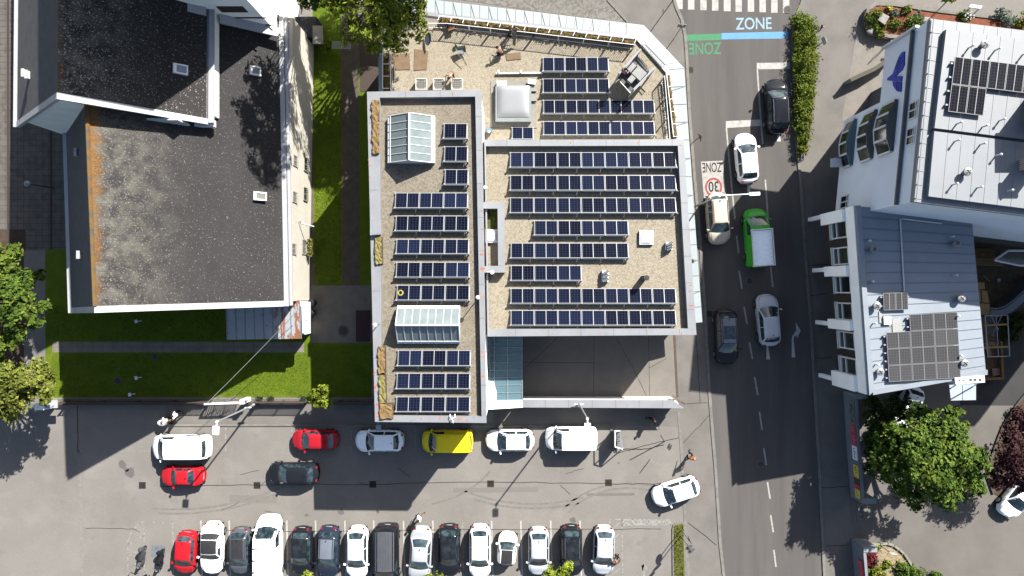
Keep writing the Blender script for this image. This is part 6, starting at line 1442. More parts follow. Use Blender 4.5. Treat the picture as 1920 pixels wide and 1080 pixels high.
    if style not in ('bigvan',):
        gap([Vector((X(.035), hw(.05) * .72 * k, zt(.035) + .033)) for k in (-1, -.5, 0, .5, 1)])
        for sy in (-1, 1): gap([Vector((X(f), sy * hw(f) * .80, zt(f) + .012)) for f in (.04, .1, .16, xw)])
    for f in (xf + .01, (xf + xr) / 2):
        for sy in (-1, 1): gap([Vector((X(f), sy * (hw(f) + .003), zz)) for zz in (.45, zt(f) - .14)])
    b.build('body', [body, black], parent=t_, smooth=38, local=True)
    def glass(nm, f0, f1, k, mat_, nf=5, ny=9, parent=t_, off=.012, spread=None):
        gb = MB(); spread = spread or (k, k)
        gb.grid(lambda u, v: S(f0 + (f1 - f0) * u, (2 * v - 1) * (spread[0] + (spread[1] - spread[0]) * u), off), nf, ny)
        # rim so the pane has thickness
        gb.grid(lambda u, v: S(f0 + (f1 - f0) * u, (2 * v - 1) * (spread[0] + (spread[1] - spread[0]) * u), -.01), nf, ny)
        return gb.build(nm, mat_, parent=parent, smooth=40, local=True)
    glass('windshield', xw + (xf - xw) * .04, xf + .002, .90, CG, spread=(.93, .86))
    if rear_glass: glass('rear_window', xr + (xb - xr) * .08, xb - (xb - xr) * .20, .86, CG, spread=(.80, .86))
    if roof is not None:
        glass('roof_panel', xf + .012, (xb - .012 if style == 'cabrio' else xr - .004), .97, roof, 11, 9, off=.016 if style == 'cabrio' else .008)
    if sunroof: glass('sunroof', xf + .08, xf + .08 + (xr - xf) * .52, .72, CG, 5, 5, off=.012)
    # side windows
    spans = side_glass if side_glass is not None else ([(xw + .045, (xf + xr) / 2 - .006), ((xf + xr) / 2 + .012, xb - .035)] if style not in ('van', 'bigvan', 'micro') else [(xw + .035, xf + .15)])
    for f0, f1 in spans:
        for sy in (-1, 1):
            sg = MB()
            def fn(u, v, sy=sy, o_=.006):
                f = f0 + (f1 - f0) * u; lo = zt(f) + .035; hi = max(lo + .02, min(ch(f) - .085, H - .13)); zz = lo + (hi - lo) * v
                h = ch(f); w_top = cw(f, h); w_b = hw(f) * .95; e = max(0, min(1, (zz - (zt(f) - .06)) / max(.05, h - .05 - (zt(f) - .06)))); y = w_b + (w_top - w_b) * e
                return Vector((X(f) + bend(f, 1) * e, sy * (y + o_), zz))
            sg.grid(fn, 7, 3); sg.grid(lambda u, v: fn(u, v, sy, -.006), 7, 3); sg.build('side_window', CG, parent=t_, smooth=40, local=True)
    wm = wheel_meshes()
    for x in wx:
        for sy in (-1, 1):
            wo = D.objects.new('wheel', wm['t']); COL.objects.link(wo); wo.parent = t_; wo.location = (x, sy * (hw((L / 2 - x) / L) - .075), .31)
            ro = D.objects.new('rim', wm['r']); COL.objects.link(ro); ro.parent = wo
    for sy in (-1, 1):
        hb = MB(); f0 = .018
        hb.add([Vector((X(f) + (-.10 * L / 4.2 * (1 - f / .12) * k * k), sy * hw(f) * k, zt(f) + dz)) for f, k, dz in ((f0, .62, -.02), (f0 + .012, .88, -.09), (f0 + .075, .965, -.03), (f0 + .05, .80, .025))] + [Vector((X(f) + (-.10 * L / 4.2 * (1 - f / .12) * k * k) - .03, sy * hw(f) * k * .98, zt(f) + dz - .06)) for f, k, dz in ((f0, .62, -.02), (f0 + .012, .88, -.09), (f0 + .075, .965, -.03), (f0 + .05, .80, .025))], [(0, 1, 2, 3), (4, 7, 6, 5), (0, 4, 5, 1), (1, 5, 6, 2), (2, 6, 7, 3), (3, 7, 4, 0)]); hb.build('headlight', lampg, parent=t_, local=True)
        tb = MB(); f1 = .972; zt1 = min(zt(.93), 1.0)
        tb.obox((X(f1), sy * hw(f1) * .83, zt1 - .10), (.13, hw0 * .22, .16), R(-22 * sy)); tb.build('tail_light', tailm, parent=t_, local=True)
        mb = MB(); fm = xw + (xf - xw) * .42; mb.obox((X(fm), sy * (hw0 + .085), zt(fm) + .08), (.11, .19, .13), R(14 * sy)); mb.build('mirror', mirror or body, parent=t_, smooth=40, local=True)
    pb = MB(); pb.box((X(1) - .012 + .03, -.26, .62), (X(1) + .045, .26, .73)); pb.build('number_plate', plain('plate_white', (.6, .6, .58), .5), parent=t_, local=True)
    if rails:
        for sy in (-1, 1):
            q = MB(); q.tube([S(f, sy * .90, .05) for f in (xf + .03, xf + .06, (xf + xr) / 2, xr - .05, xr - .02)], .022, 5); q.build('roof_rail', chrome if rails == 1 else dark_metal, parent=t_, local=True)
    if style not in ('van', 'bigvan', 'cabrio'):
        q = MB(); p0 = S(xr - .03, 0, .02); q.obox(p0 + Vector((0, 0, .03)), (.13, .035, .06)); q.build('antenna', black, parent=t_, local=True)
    if bars:
        for k in range(bars):
            f = .40 + .17 * k; q = MB(); q.tube([S(f, -.9, .08), S(f, .9, .08)], .028, 6); q.box(S(f, -.9, 0) + Vector((-.03, -.03, 0)), S(f, -.9, .08) + Vector((.03, .03, 0))); q.box(S(f, .9, 0) + Vector((-.03, -.03, 0)), S(f, .9, .08) + Vector((.03, .03, 0))); q.build('roof_bar', dark_metal, parent=t_, local=True)
    if ribs:
        q = MB()
        for k in range(ribs): yk = -.7 + 1.4 * k / (ribs - 1); q.tube([S(f, yk, .014) for f in (xf + .06, (xf + xr) / 2, xr - .04)], .022, 4)
        for f in (xf + .20, xf + .44): q.tube([S(f, -.9, .016), S(f, .9, .016)], .02, 4)
        q.build('roof_rib', layered('rib_grey', (.10, .103, .115), [('noise', (.08, .083, .095), 2, .4, .7, .8)], .5), parent=t_, local=True)
    t_['S'] = 0; del t_['S']
    return t_, S, zt, hw
gR, gL, gB = 'cars on the street', 'cars in the kerbside bays', 'cars in the long bay line'
# --- street
make_car('car', 'black estate car with roof rails waiting at the upper stop line beside the hedge', 'car', 1456, 199, 92, 'suv', 4.55, 1.86, PK, rails=1, group=gR)
make_car('car', 'white hatchback waiting at the lower stop line beside the painted speed panel', 'car', 1400, 296, 95, 'hatch', 4.15, 1.76, PW, group=gR)
make_car('car', 'beige people carrier beside the painted speed panel, bonnet toward the car park', 'car', 1346, 410, 274, 'suv', 4.25, 1.80, PB, group=gR, rails=2)
gp, S_, zt_g, hw_g = make_car('pickup_truck', 'bright green pickup with white ladder racked load bed', 'pickup', 1419, 446, 94, 'van', 4.85, 1.92, PGR, H=1.80, rear_glass=False, group=gR)
pw = MB(); pw.box((-2.3, -.80, 1.84), (.52, .80, 1.94)); o = pw.build('load_cover', layered('load_white', (.58, .62, .64), [('noise', (.46, .50, .53), 2, .4, .7, .8, (6, 1, 1))], .5), parent=gp, local=True)
pw = MB()
for sy in (-1, 1): pw.tube([(-2.36, sy * .86, 2.05), (.62, sy * .84, 2.05)], .045, 6)
for k in range(2): pw.tube([(-2.32 + k * 2.92, -.88, 2.05), (-2.32 + k * 2.92, .88, 2.05)], .05, 6)
for k in range(8): pw.tube([(-2.0 + k * .34, -.85, 2.04), (-2.0 + k * .34, -.55, 2.04)], .025, 5)
for sy in (-1, 1):
    for x in (-2.3, .55): pw.box((x - .03, sy * .85 - .03, 1.8), (x + .03, sy * .85 + .03, 2.05))
pw.build('ladder_rack', white_metal, parent=gp, local=True)
hd = MB()
for k in range(6): hd.obox((2.10 - .02 * abs(k - 2.5), -.40 + k * .16, zt_g(.066) + .045), (.10, .11 if k % 2 else .07, .014))
hd.build('bonnet_lettering', plain('bonnet_red', (.12, .10, .03), .5), parent=gp, local=True)
make_car('car', 'dark grey people carrier with glass sunroof and bright rails in the shaded lane', 'car', 1362, 632, 272, 'suv', 4.6, 1.86, PDG, roof=roofgrey, rails=1, sunroof=True, group=gR)
make_car('car', 'silver hatchback in the shaded lane beside the white turn arrow', 'car', 1441, 600, 95, 'hatch', 4.3, 1.80, PSW, group=gR)
make_car('car', 'white hatchback turning out of the car park across the pavement', 'car', 1267, 922, 198, 'hatch', 3.95, 1.76, PW, group=gR)
# --- kerbside bays
vt, S_, zt_v, hw_v = make_car('van', 'white delivery van with coloured livery on its side, beside the small red car', 'van', 339, 838, 180, 'van', 4.75, 1.94, PW, group=gL)
lv = MB(); 
for x, w, h, m in ((-.75, .42, .34, 0), (-1.35, .3, .28, 1), (-.1, .34, .12, 0)):
    lv.slot(m); zc = .95; lv.add([(x - w, -.984, zc - h / 2), (x + w * .6, -.984, zc - h / 2), (x + w, -.975, zc + h / 2), (x - w * .5, -.975, zc + h / 2)], [(0, 1, 2, 3)])
lv.slot(2); lv.add([(-1.85, -.97, 1.0), (-1.65, -.97, .9), (-1.6, -.965, 1.1), (-1.8, -.965, 1.2)], [(0, 1, 2, 3)])
lv.build('livery', [plain('livery_blue', (.03, .12, .42), .5), plain('livery_teal', (.12, .45, .36), .5), plain('livery_red', (.45, .03, .05), .5)], parent=vt, local=True)
make_car('car', 'small red car parked tight alongside the white delivery van', 'car', 341, 893, 180, 'sedan', 3.6, 1.58, PR, H=1.36, group=gL)
make_car('car', 'black hatchback driving across the lot beside the big shadow', 'car', 549, 888, 180, 'hatch', 4.2, 1.78, PK, group=gL)
make_car('car', 'boxy dark red hatchback half in shadow in the first kerbside bay', 'car', 590, 825, 180, 'hatch', 3.85, 1.64, PDR, H=1.42, group=gL)
make_car('car', 'white hatchback parked in full shadow beside the yellow van', 'car', 711, 827, 180, 'hatch', 4.0, 1.76, PW, H=1.52, group=gL)
make_car('van', 'bright yellow compact van parked under the roof corner', 'van', 839, 827, 180, 'van', 4.2, 1.80, PY, H=1.76, group=gL)
make_car('car', 'sunlit white hatchback parked between the yellow van and the white van', 'car', 956, 826, 180, 'hatch', 4.0, 1.76, PW, group=gL)
make_car('van', 'plain white compact van parked under the tall lamp post', 'van', 1071, 822, 180, 'van', 4.25, 1.86, PW, H=1.84, group=gL, ends=1)
# --- long bay line (fronts toward the photo's lower edge unless stated)
make_car('car', 'small bright red hatchback beside the two parked scooters', 'car', 348, 1037, 266, 'mini', 3.5, 1.66, PR, group=gB)
make_car('car', 'white rounded cabriolet with black fabric roof', 'car', 397, 1029, 269, 'cabrio', 4.3, 1.80, PW, roof=roofblack, group=gB, side_glass=[(.35, .55)])
make_car('car', 'slate grey hatchback with black roof parked next to the white cabriolet', 'car', 451, 1034, 271, 'mini', 3.85, 1.72, PG, roof=roofblack, group=gB)
make_car('van', 'long white van with dark roof bars parked nose out', 'van', 505, 1030, 90, 'bigvan', 5.6, 2.05, PW, H=2.1, bars=4, group=gB)
make_car('car', 'black hatchback with glossy black roof beside the long white van', 'car', 565, 1034, 269, 'hatch', 3.95, 1.74, PK, roof=CR, group=gB)
make_car('car', 'black hatchback with grey blue roof', 'car', 615, 1036, 268, 'hatch', 4.3, 1.80, PN, roof=roofgrey, group=gB)
make_car('car', 'white hatchback parked between the grey roofed car and the dark ribbed van', 'car', 670, 1037, 270, 'hatch', 4.3, 1.78, PW, group=gB)
make_car('van', 'black van with ribbed slate grey roof', 'van', 726, 1040, 270, 'van', 5.0, 1.92, PK, H=1.95, roof=slate_roof, ribs=6, rear_glass=False, group=gB)
make_car('car', 'silver saloon car with pale bonnet and boot beside the dark ribbed van', 'car', 788, 1042, 267, 'sedan', 4.7, 1.82, PS, group=gB)
make_car('car', 'black estate car with glossy roof beside the silver saloon', 'car', 842, 1033, 270, 'wagon', 4.3, 1.80, PK, roof=CR, group=gB)
make_car('car', 'white saloon beside the two seat city car', 'car', 900, 1035, 270, 'wagon', 4.4, 1.78, PW, group=gB, H=1.5)
make_car('car', 'tiny two seat white city car with black roof parked nose out', 'car', 951, 1029, 86, 'micro', 2.6, 1.56, PW, roof=roofblack, group=gB)
make_car('car', 'pale silver hatchback between the tiny city car and the black estate', 'car', 1010, 1035, 270, 'hatch', 3.95, 1.74, PSW, group=gB)
make_car('car', 'black estate with bright roof rails behind the bright leafy bush', 'car', 1071, 1033, 270, 'suv', 4.2, 1.80, PK, roof=CR, rails=1, group=gB)
make_car('car', 'pale silver hatchback at the end bay by the hatched marking', 'car', 1132, 1033, 268, 'hatch', 4.05, 1.76, PSW, group=gB)
make_car('car', 'white car half hidden under the purple tree', 'car', 1912, 930, 232, 'hatch', 4.1, 1.76, PW)
make_car('car', 'white car mostly hidden in the dark gap beside the big green tree', 'car', 1702, 766, 250, 'hatch', 3.9, 1.74, paint('paint_blue_white', (.55, .58, .62)))

# --- two scooters beside the red hatchback
def scooter(px, py, deg, label, bodym, seatm):
    t_ = thing('motor_scooter', label, 'scooter', P(px, py, 0), R(deg), 'scooters parked beside the hatched bay')
    for x in (-.6, .62):
        b = MB(); b.tube([(x, -.06, .26), (x, .06, .26)], .26, 16); o = b.build('wheel', black, parent=t_, local=True); b = MB(); b.tube([(x, -.07, .26), (x, .07, .26)], .13, 10); b.build('rim', rimm, parent=o, local=True)
    b = MB()
    for x0, x1, w0, w1, z0, z1, zb_ in ((-.85, -.35, .08, .19, .62, .72, .35), (-.35, .1, .19, .15, .72, .6, .25), (.1, .4, .15, .2, .34, .36, .22), (.4, .62, .2, .13, .7, .95, .3)):
        b.add([(x0, -w0, zb_), (x0, w0, zb_), (x1, w1, zb_), (x1, -w1, zb_), (x0, -w0 * .8, z0), (x0, w0 * .8, z0), (x1, w1 * .8, z1), (x1, -w1 * .8, z1)], [(0, 1, 2, 3), (7, 6, 5, 4), (0, 4, 5, 1), (1, 5, 6, 2), (2, 6, 7, 3), (3, 7, 4, 0)])
    b.build('body', bodym, parent=t_, smooth=30, local=True)
    b = MB(); b.grid(lambda u, v: ((-.62 + .82 * u), (v - .5) * (.36 - .1 * abs(u - .4)), .76 + .05 * math.sin(math.pi * v)), 7, 5); b.build('seat', seatm, parent=t_, smooth=40, local=True)
    b = MB(); b.tube([(.48, -.36, 1.0), (.56, -.18, 1.02), (.6, 0, 1.0), (.56, .18, 1.02), (.48, .36, 1.0)], .022, 6); b.tube([(.62, 0, .3), (.58, 0, 1.0)], .03, 6); b.build('handlebar', dark_metal, parent=t_, local=True)
    for sy in (-1, 1): b = MB(); b.tube([(.5, sy * .3, 1.02), (.55, sy * .38, 1.18)], .012, 4); b.lathe((.56, sy * .4, 1.17), [(.03, 0), (.06, .02), (.05, .05)], 8); b.build('mirror', rimm, parent=t_, local=True)
    b = MB(); b.lathe((.7, 0, .82), [(.04, 0), (.1, .04), (.08, .12)], 10); b.build('headlight', lampg, parent=t_, local=True)
    b = MB(); b.lathe((-.78, 0, .78), [(.16, 0), (.19, .1), (.17, .26), (.05, .32)], 12); b.build('top_box', bodym, parent=t_, smooth=40, local=True)
scooter(272, 1040, 262, 'grey motor scooter parked on the hatched marking', layered('scooter_grey', (.08, .08, .085), [('noise', (.14, .14, .145), 4, .4, .7, .8)], .4), layered('scooter_seat', (.03, .03, .032), [('noise', (.02, .02, .022), 4, .4, .7, .8)], .6))
scooter(306, 1046, 262, 'black motor scooter parked between the worn blue symbol and the red hatchback', PK, black)
scooter(273, 1094, 262, 'dark motor scooter just cut off by the lower photo edge', PDG, black)
# ================================================================== trees, hedges, plants
def leaf_mat(name, dark, mid, light, rough=.7):
    t = NT(name); i = t.island(); n = t.noise(.55, 3)
    c = t.mix(t.ramp(i, 0, .6), dark, mid); c = t.mix(t.ramp(i, .70, 1.05), c, light)
    c = t.mix(t.math('MULTIPLY', t.ramp(n, .45, .7), .45), c, light)
    t.done(c, rough); t.b.inputs['Specular IOR Level'].default_value = .05
    return t.m
def crown(lobes, n, size, rng, flat=.75, elong=.55, droop=.0):
    """leaves scattered through lobes [(centre, radius)], denser toward each lobe's skin"""
    b = MB(); tot = sum(r ** 2 for c, r in lobes); vs = []; fs = []
    for c, r in lobes:
        # twig clumps inside the lobe, leaves round each clump
        ncl = max(4, int(n * r * r / tot / 16))
        for _ in range(ncl):
            th, ph = rng.uniform(0, 2 * math.pi), math.acos(rng.uniform(-.55, 1)); rad = r * rng.uniform(.45, 1.08) ** .6
            k = Vector((math.sin(ph) * math.cos(th), math.sin(ph) * math.sin(th), math.cos(ph) * flat)); cc = c + k * rad; cr = rng.uniform(.16, .34) * (r ** .5) * .62
            for _ in range(16):
                p = cc + Vector((rng.gauss(0, cr), rng.gauss(0, cr), rng.gauss(0, cr * .7))); s_ = size * rng.uniform(.55, 1.25); a = rng.uniform(0, 2 * math.pi)
                nrm_ = (k * .8 + Vector((rng.gauss(0, .45), rng.gauss(0, .45), .55 + rng.gauss(0, .3)))).normalized(); u = nrm_.orthogonal().normalized(); w = nrm_.cross(u); d1 = (u * math.cos(a) + w * math.sin(a)); d2 = nrm_.cross(d1) * elong; d1 = d1 + Vector((0, 0, -droop))
                j = len(vs); vs += [p - d1 * s_, p + d2 * s_, p + d1 * s_, p - d2 * s_]; fs.append((j, j + 1, j + 2, j + 3))
    b.v = [tuple(v) for v in vs]; b.f = fs; b.mi = [0] * len(fs); return b
def tree(label, cat, base, lobes, n, size, m, seed, group=None, trunk_r=.2, name='tree', elong=.55, droop=0, flat=.75):
    rng = random.Random(seed); t_ = thing(name, label, cat, base, group=group); base = Vector(base)
    L_ = [(P(x, y, z), r) for x, y, z, r in lobes]
    big = []
    for c, r in L_:      # break each lobe into an uneven family of smaller ones
        big.append((c, r * .8))
        for _ in range(int(3 + r * 2)):
            th = rng.uniform(0, 6.28); ph = rng.uniform(.25, 1.6); k = Vector((math.cos(th) * math.sin(ph), math.sin(th) * math.sin(ph), math.cos(ph) * .6)); big.append((c + k * r * rng.uniform(.55, .95), r * rng.uniform(.22, .5)))
    crown(big, n, size, rng, flat, elong, droop).build('crown', m, parent=t_)
    b = MB(); top = sum((c for c, r in L_), Vector()) / len(L_); fork = base.lerp(Vector((top.x, top.y, top.z)), .55)
    b.tube([base, base.lerp(fork, .5) + Vector((.05, .03, 0)), fork], trunk_r, 8, trunk_r * .6)
    for c, r in L_: b.tube([fork - Vector((0, 0, .2)), fork.lerp(c, .55) + Vector((rng.uniform(-.2, .2), rng.uniform(-.2, .2), .1)), c + Vector((0, 0, r * .3))], trunk_r * .45, 6, .03)
    for c, r in big[::3]: b.tube([fork.lerp(c, .5), c], trunk_r * .2, 5, .015)
    b.build('trunk', bark, parent=t_); return t_
lf_green = leaf_mat('leaves_green', (.020, .045, .008), (.062, .112, .016), (.16, .205, .03)); lf_olive = leaf_mat('leaves_olive', (.04, .055, .010), (.11, .135, .02), (.23, .24, .05))
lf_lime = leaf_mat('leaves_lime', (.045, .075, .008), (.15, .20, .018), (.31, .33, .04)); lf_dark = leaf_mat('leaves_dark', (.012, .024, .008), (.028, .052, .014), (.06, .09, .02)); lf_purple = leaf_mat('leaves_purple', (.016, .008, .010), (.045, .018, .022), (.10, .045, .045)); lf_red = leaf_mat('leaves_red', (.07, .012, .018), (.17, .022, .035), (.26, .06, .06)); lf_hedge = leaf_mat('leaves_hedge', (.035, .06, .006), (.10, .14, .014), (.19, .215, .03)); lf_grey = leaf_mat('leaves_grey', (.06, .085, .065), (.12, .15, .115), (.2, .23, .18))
tree('tall feathery yellow green tree leaning over the terrace corner', 'tree', P(690, 30, 0), [(720, 55, 7.2, 1.9), (690, 15, 8.4, 2.3), (765, 50, 7.0, 1.35), (735, 10, 8.0, 2.0), (780, 20, 7.0, 1.0), (660, 60, 6.4, 1.3), (710, 80, 6.4, 1.2), (750, 80, 6.0, .9), (640, -10, 8.0, 1.8), (690, -50, 8.6, 2.6), (755, -45, 8.0, 2.2), (600, -35, 8.4, 2.0), (800, -70, 11, 1.8), (780, -110, 12, 2.0), (845, -80, 11, 1.5), (830, -130, 13, 2.0), (765, -290, 9, 2.3), (720, -260, 9, 2.3), (800, -230, 9, 2.0), (740, -200, 9, 2.0), (690, -230, 9, 2.0)], 26000, .21, lf_lime, 1, elong=.30, droop=.35, trunk_r=.28)  # lobes far above the view are added to shade the garden and terrace
tree('dark leafy branch tree above the cream house wall', 'tree', P(585, -60, 0), [(580, -5, 7.6, 1.0), (610, -6, 7.0, 1.1), (590, -60, 12.0, 2.0), (600, -95, 15, 2.2), (640, -100, 17, 2.0), (620, -130, 16, 2.2), (650, -60, 12.5, 1.8), (570, -80, 13, 1.6)], 9000, .2, lf_green, 2, elong=.35, droop=.3)
tree('green tree with long boughs reaching out over the side path', 'tree', P(-20, 560, 0), [(12, 500, 6.6, 1.3), (25, 545, 6.8, 1.2), (-10, 560, 7.4, 2.2), (48, 590, 6.4, .9), (80, 577, 6.0, .55), (30, 625, 6.2, 1.0), (70, 602, 5.8, .6), (5, 650, 6.4, 1.1), (30, 470, 5.4, .7), (60, 520, 4.2, .9), (60, 560, 4.0, .8), (-40, 480, 7.2, 1.8)], 9000, .17, lf_green, 3)
tree('yellow green tree with dense rounded crown beside the white gate pillar', 'tree', P(10, 725, 0), [(18, 725, 5.8, 1.9), (55, 705, 5.4, 1.3), (70, 740, 5.0, 1.2), (85, 700, 4.6, .7), (20, 765, 5.2, 1.2), (-30, 740, 6.2, 2.2), (88, 725, 4.6, .6), (75, 680, 4.4, .6), (-10, 690, 5.6, 1.4)], 9500, .16, lf_olive, 4)
tree('small round bright bush at the lawn corner by the car park', 'bush', P(601, 745, 0), [(588, 738, 2.6, .42), (606, 728, 2.7, .45), (616, 738, 2.5, .38), (592, 757, 2.4, .45), (610, 755, 2.5, .5), (600, 742, 2.6, .5), (582, 750, 2.3, .3)], 2200, .12, lf_lime, 5, trunk_r=.08, name='bush')
tree('large broad green tree standing over the yard entrance', 'tree', P(1700, 830, 0), [(1745, 855, 6.2, 2.4), (1700, 835, 5.8, 1.7), (1790, 815, 6.0, 1.4), (1800, 870, 5.8, 1.7), (1755, 905, 5.6, 1.9), (1690, 890, 5.4, 1.6), (1720, 800, 5.6, 1.3), (1765, 785, 5.2, 1.0), (1815, 915, 4.8, 1.0), (1660, 865, 5.0, 1.3), (1720, 935, 4.6, .9), (1790, 775, 4.8, .55), (1665, 830, 5.0, 1.1), (1825, 850, 4.8, .8), (1690, 920, 4.6, .9), (1730, 870, 6.8, 1.6), (1780, 850, 6.4, 1.5)], 27000, .165, lf_green, 6, trunk_r=.3)
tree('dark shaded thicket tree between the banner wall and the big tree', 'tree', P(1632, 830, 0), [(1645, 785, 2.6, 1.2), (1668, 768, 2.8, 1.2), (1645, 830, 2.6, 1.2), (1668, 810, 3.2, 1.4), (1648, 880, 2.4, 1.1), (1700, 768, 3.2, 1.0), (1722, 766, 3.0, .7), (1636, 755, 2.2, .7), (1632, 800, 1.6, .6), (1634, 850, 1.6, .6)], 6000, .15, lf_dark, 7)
tree('dark purple leaved tree beside the yard', 'tree', P(1895, 870, 0), [(1895, 850, 3.8, 1.5), (1885, 890, 3.6, 1.3), (1910, 820, 3.8, 1.4), (1875, 905, 3.2, .9), (1930, 880, 4.0, 1.8), (1905, 790, 3.6, 1.0), (1940, 800, 3.8, 1.6), (1915, 905, 3.4, .9)], 9000, .13, lf_purple, 8)
tree('bright leafy bush in front of the black estate with rails', 'bush', P(1046, 1085, 0), [(1040, 1076, 3.0, .8), (1060, 1068, 2.8, .65), (1028, 1090, 2.8, .8), (1055, 1092, 2.8, .8)], 1800, .14, lf_lime, 9, trunk_r=.08, name='bush')
tree('bright leafy bush tip between the black hatchbacks', 'bush', P(576, 1090, 0), [(575, 1084, 3.0, .62), (566, 1094, 2.8, .6), (590, 1094, 2.8, .6)], 1000, .13, lf_lime, 10, trunk_r=.07, name='bush')
tree('bright leafy bush tip in front of the silver saloon', 'bush', P(812, 1094, 0), [(800, 1088, 3.0, .55), (822, 1090, 3.0, .6), (810, 1098, 2.8, .7)], 1000, .13, lf_lime, 11, trunk_r=.07, name='bush')
def mound(px, py, r, h, m, n, size, label, name='shrub', cat='shrub', seed=1, z=.0, group=None, elong=.5, extra=None):
    rng = random.Random(seed + int(px)); c = P(px, py, z); t_ = thing(name, label, cat, c, group=group)
    lob = [(c + Vector((0, 0, h * .45)), r * .8)] + [(c + Vector((rng.uniform(-.6, .6) * r, rng.uniform(-.6, .6) * r, h * rng.uniform(.3, .7))), r * rng.uniform(.35, .55)) for _ in range(5)]
    crown(lob, n, size, rng, .6, elong).build('foliage', m, parent=t_)
    b = MB()
    for _ in range(6): b.tube([c, c + Vector((rng.uniform(-.5, .5) * r, rng.uniform(-.5, .5) * r, h * .7))], .02, 4, .008)
    b.build('stem', bark, parent=t_)
    if extra:
        mm, cnt = extra; b = MB()
        for _ in range(cnt): q = c + Vector((rng.uniform(-.7, .7) * r, rng.uniform(-.7, .7) * r, h * rng.uniform(.85, 1.1) + .05)); b.lathe(q, [(.02, 0), (.07, .03), (.05, .08)], 6)
        b.build('blossom', mm, parent=t_)
    return t_
# roadside hedge (one long clipped plant)
hg = thing('hedge', 'long tapering green hedge between the street and the side road', 'hedge', P(1508, 160, 0)); rng = random.Random(21)
hp = [(1502, 38, .75), (1514, 48, .85), (1512, 62, .98), (1512, 82, 1.02), (1512, 102, 1.02), (1511, 122, 1.0), (1511, 142, .96), (1510, 162, .92), (1509, 182, .88), (1508, 202, .84), (1507, 220, .78), (1507, 238, .7), (1508, 255, .65), (1507, 270, .5), (1506, 283, .4)]
hl = []
for x, y, r in hp:
    hl.append((P(x, y, .5), r)); hl += [(P(x + rng.uniform(-14, 14) * r, y + rng.uniform(-8, 8), rng.uniform(.4, .8)), r * rng.uniform(.35, .55)) for _ in range(3)]
crown(hl, 17000, .10, rng, .55, .45).build('foliage', lf_hedge, parent=hg)
b = MB()
for x, y, r in hp: b.tube([P(x, y, 0), P(x + rng.uniform(-5, 5), y, .8)], .04, 5, .015)
b.build('stem', bark, parent=hg)
sb = MB(); sb.prism([P(x, y) for x, y in ((1490, 30), (1500, 28), (1520, 42), (1528, 70), (1528, 150), (1520, 240), (1507, 298), (1500, 290), (1494, 200), (1490, 110))], 0, .09); struct('hedge_bed', sb, soil)
# raised flower bed by the tall block
bedp = [(1619, 45), (1622, 22), (1636, 12), (1670, 13), (1760, 26), (1900, 42), (2010, 56), (2010, 110), (1760, 78), (1720, 76), (1660, 72), (1628, 64)]
fb = thing('flower_bed_wall', 'curved pale kerb wall of the raised red mulch bed', 'bed wall', P(1640, 40, 0)); b = MB(); b.wall([P(x, y, 0) for x, y in bedp + bedp[:1]], .28, 0, .55); b.build('kerb', kerbstone, parent=fb)
b = MB(); b.sheet([P(x, y, .50) for x, y in bedp]); tag(b.build('mulch', layered('red_mulch', (.30, .10, .055), [('noise', (.20, .065, .035), 3, .4, .7, .9), ('voro', (.38, .17, .10), 12, .5, 1, .6)], .95, bump=(20, .6, .05))), kind='stuff')
for px, py, r, h, m, n, lab in ((1634, 36, .85, .7, lf_green, 900, 'dense dark green shrub at the rounded end of the mulch bed'), (1648, 52, .55, .5, lf_hedge, 400, 'low green shrub in front of the pale rock in the mulch bed'), (1710, 52, .9, .8, lf_green, 1000, 'large bright green shrub against the tall block corner'), (1676, 48, .6, .4, lf_olive, 400, 'low yellowish ground shrub in mid mulch bed'), (1697, 22, .45, .45, lf_olive, 350, 'orange tinged small shrub by the bed kerb'), (1718, 34, .5, .55, lf_grey, 350, 'greyish shrub in the mulch bed near the round rock'), (1676, 27, .32, .35, lf_grey, 220, 'tiny silver grey shrub in the mulch bed'), (1732, 66, .5, .5, lf_lime, 300, 'lime green shrub tight in the wall corner'),
                              (1650, 64, .35, .3, lf_olive, 200, 'small dry shrub along the lower bed kerb'), (1880, 37, .85, .7, lf_grey, 900, 'big grey green cushion shrub behind the tall block roof edge'), (1912, 40, .7, .6, lf_lime, 600, 'bright green shrub with pink blossoms at the photo edge')):
    mound(px, py, r, h, m, n, .10, lab, z=.5, extra=(plain('blossom_pink', (.7, .12, .12), .7), 8) if 'pink' in lab else None)
mound(1809, 33, .6, .5, lf_green, 350, .1, 'small shrub carrying large white blossoms behind the roof edge', z=.5, extra=(plain('blossom_white', (.75, .75, .72), .7), 24))
mound(1665, 18, .25, .25, lf_lime, 120, .08, 'tiny plant with yellow blossoms by the bed kerb', z=.5, extra=(plain('blossom_yellow', (.7, .5, .03), .7), 8))
def rock(px, py, r, z, label, m):
    rng = random.Random(int(px)); c = P(px, py, z); b = MB(); b.grid(lambda u, v: c + Vector((math.cos(u * 6.283), math.sin(u * 6.283), 0)) * r * math.sin(v * 1.5708) * (1 + .15 * math.sin(u * 6.283 * 3 + px)) + Vector((0, 0, r * .6 * math.cos(v * 1.5708))), 15, 6); tag(b.build('rock', m, smooth=25), label, 'rock')
stone_p = layered('pale_stone', (.42, .40, .37), [('noise', (.28, .26, .24), 2.5, .4, .7, .8), ('noise', (.15, .14, .13), 8, .6, .75, .5)], .9)
b = MB(); b.slab([P(x, y, 1.0) for x, y in ((1655, 24), (1668, 31), (1659, 46), (1646, 37))], .5); tag(b.build('rock', stone_p), 'angular pale rock slab standing in the red mulch', 'rock')
rock(1734, 43, .55, .5, 'rounded pale boulder by the tall block corner', stone_p); rock(1632, 60, .3, .5, 'small pale rock in the lower end of the mulch bed', stone_p)
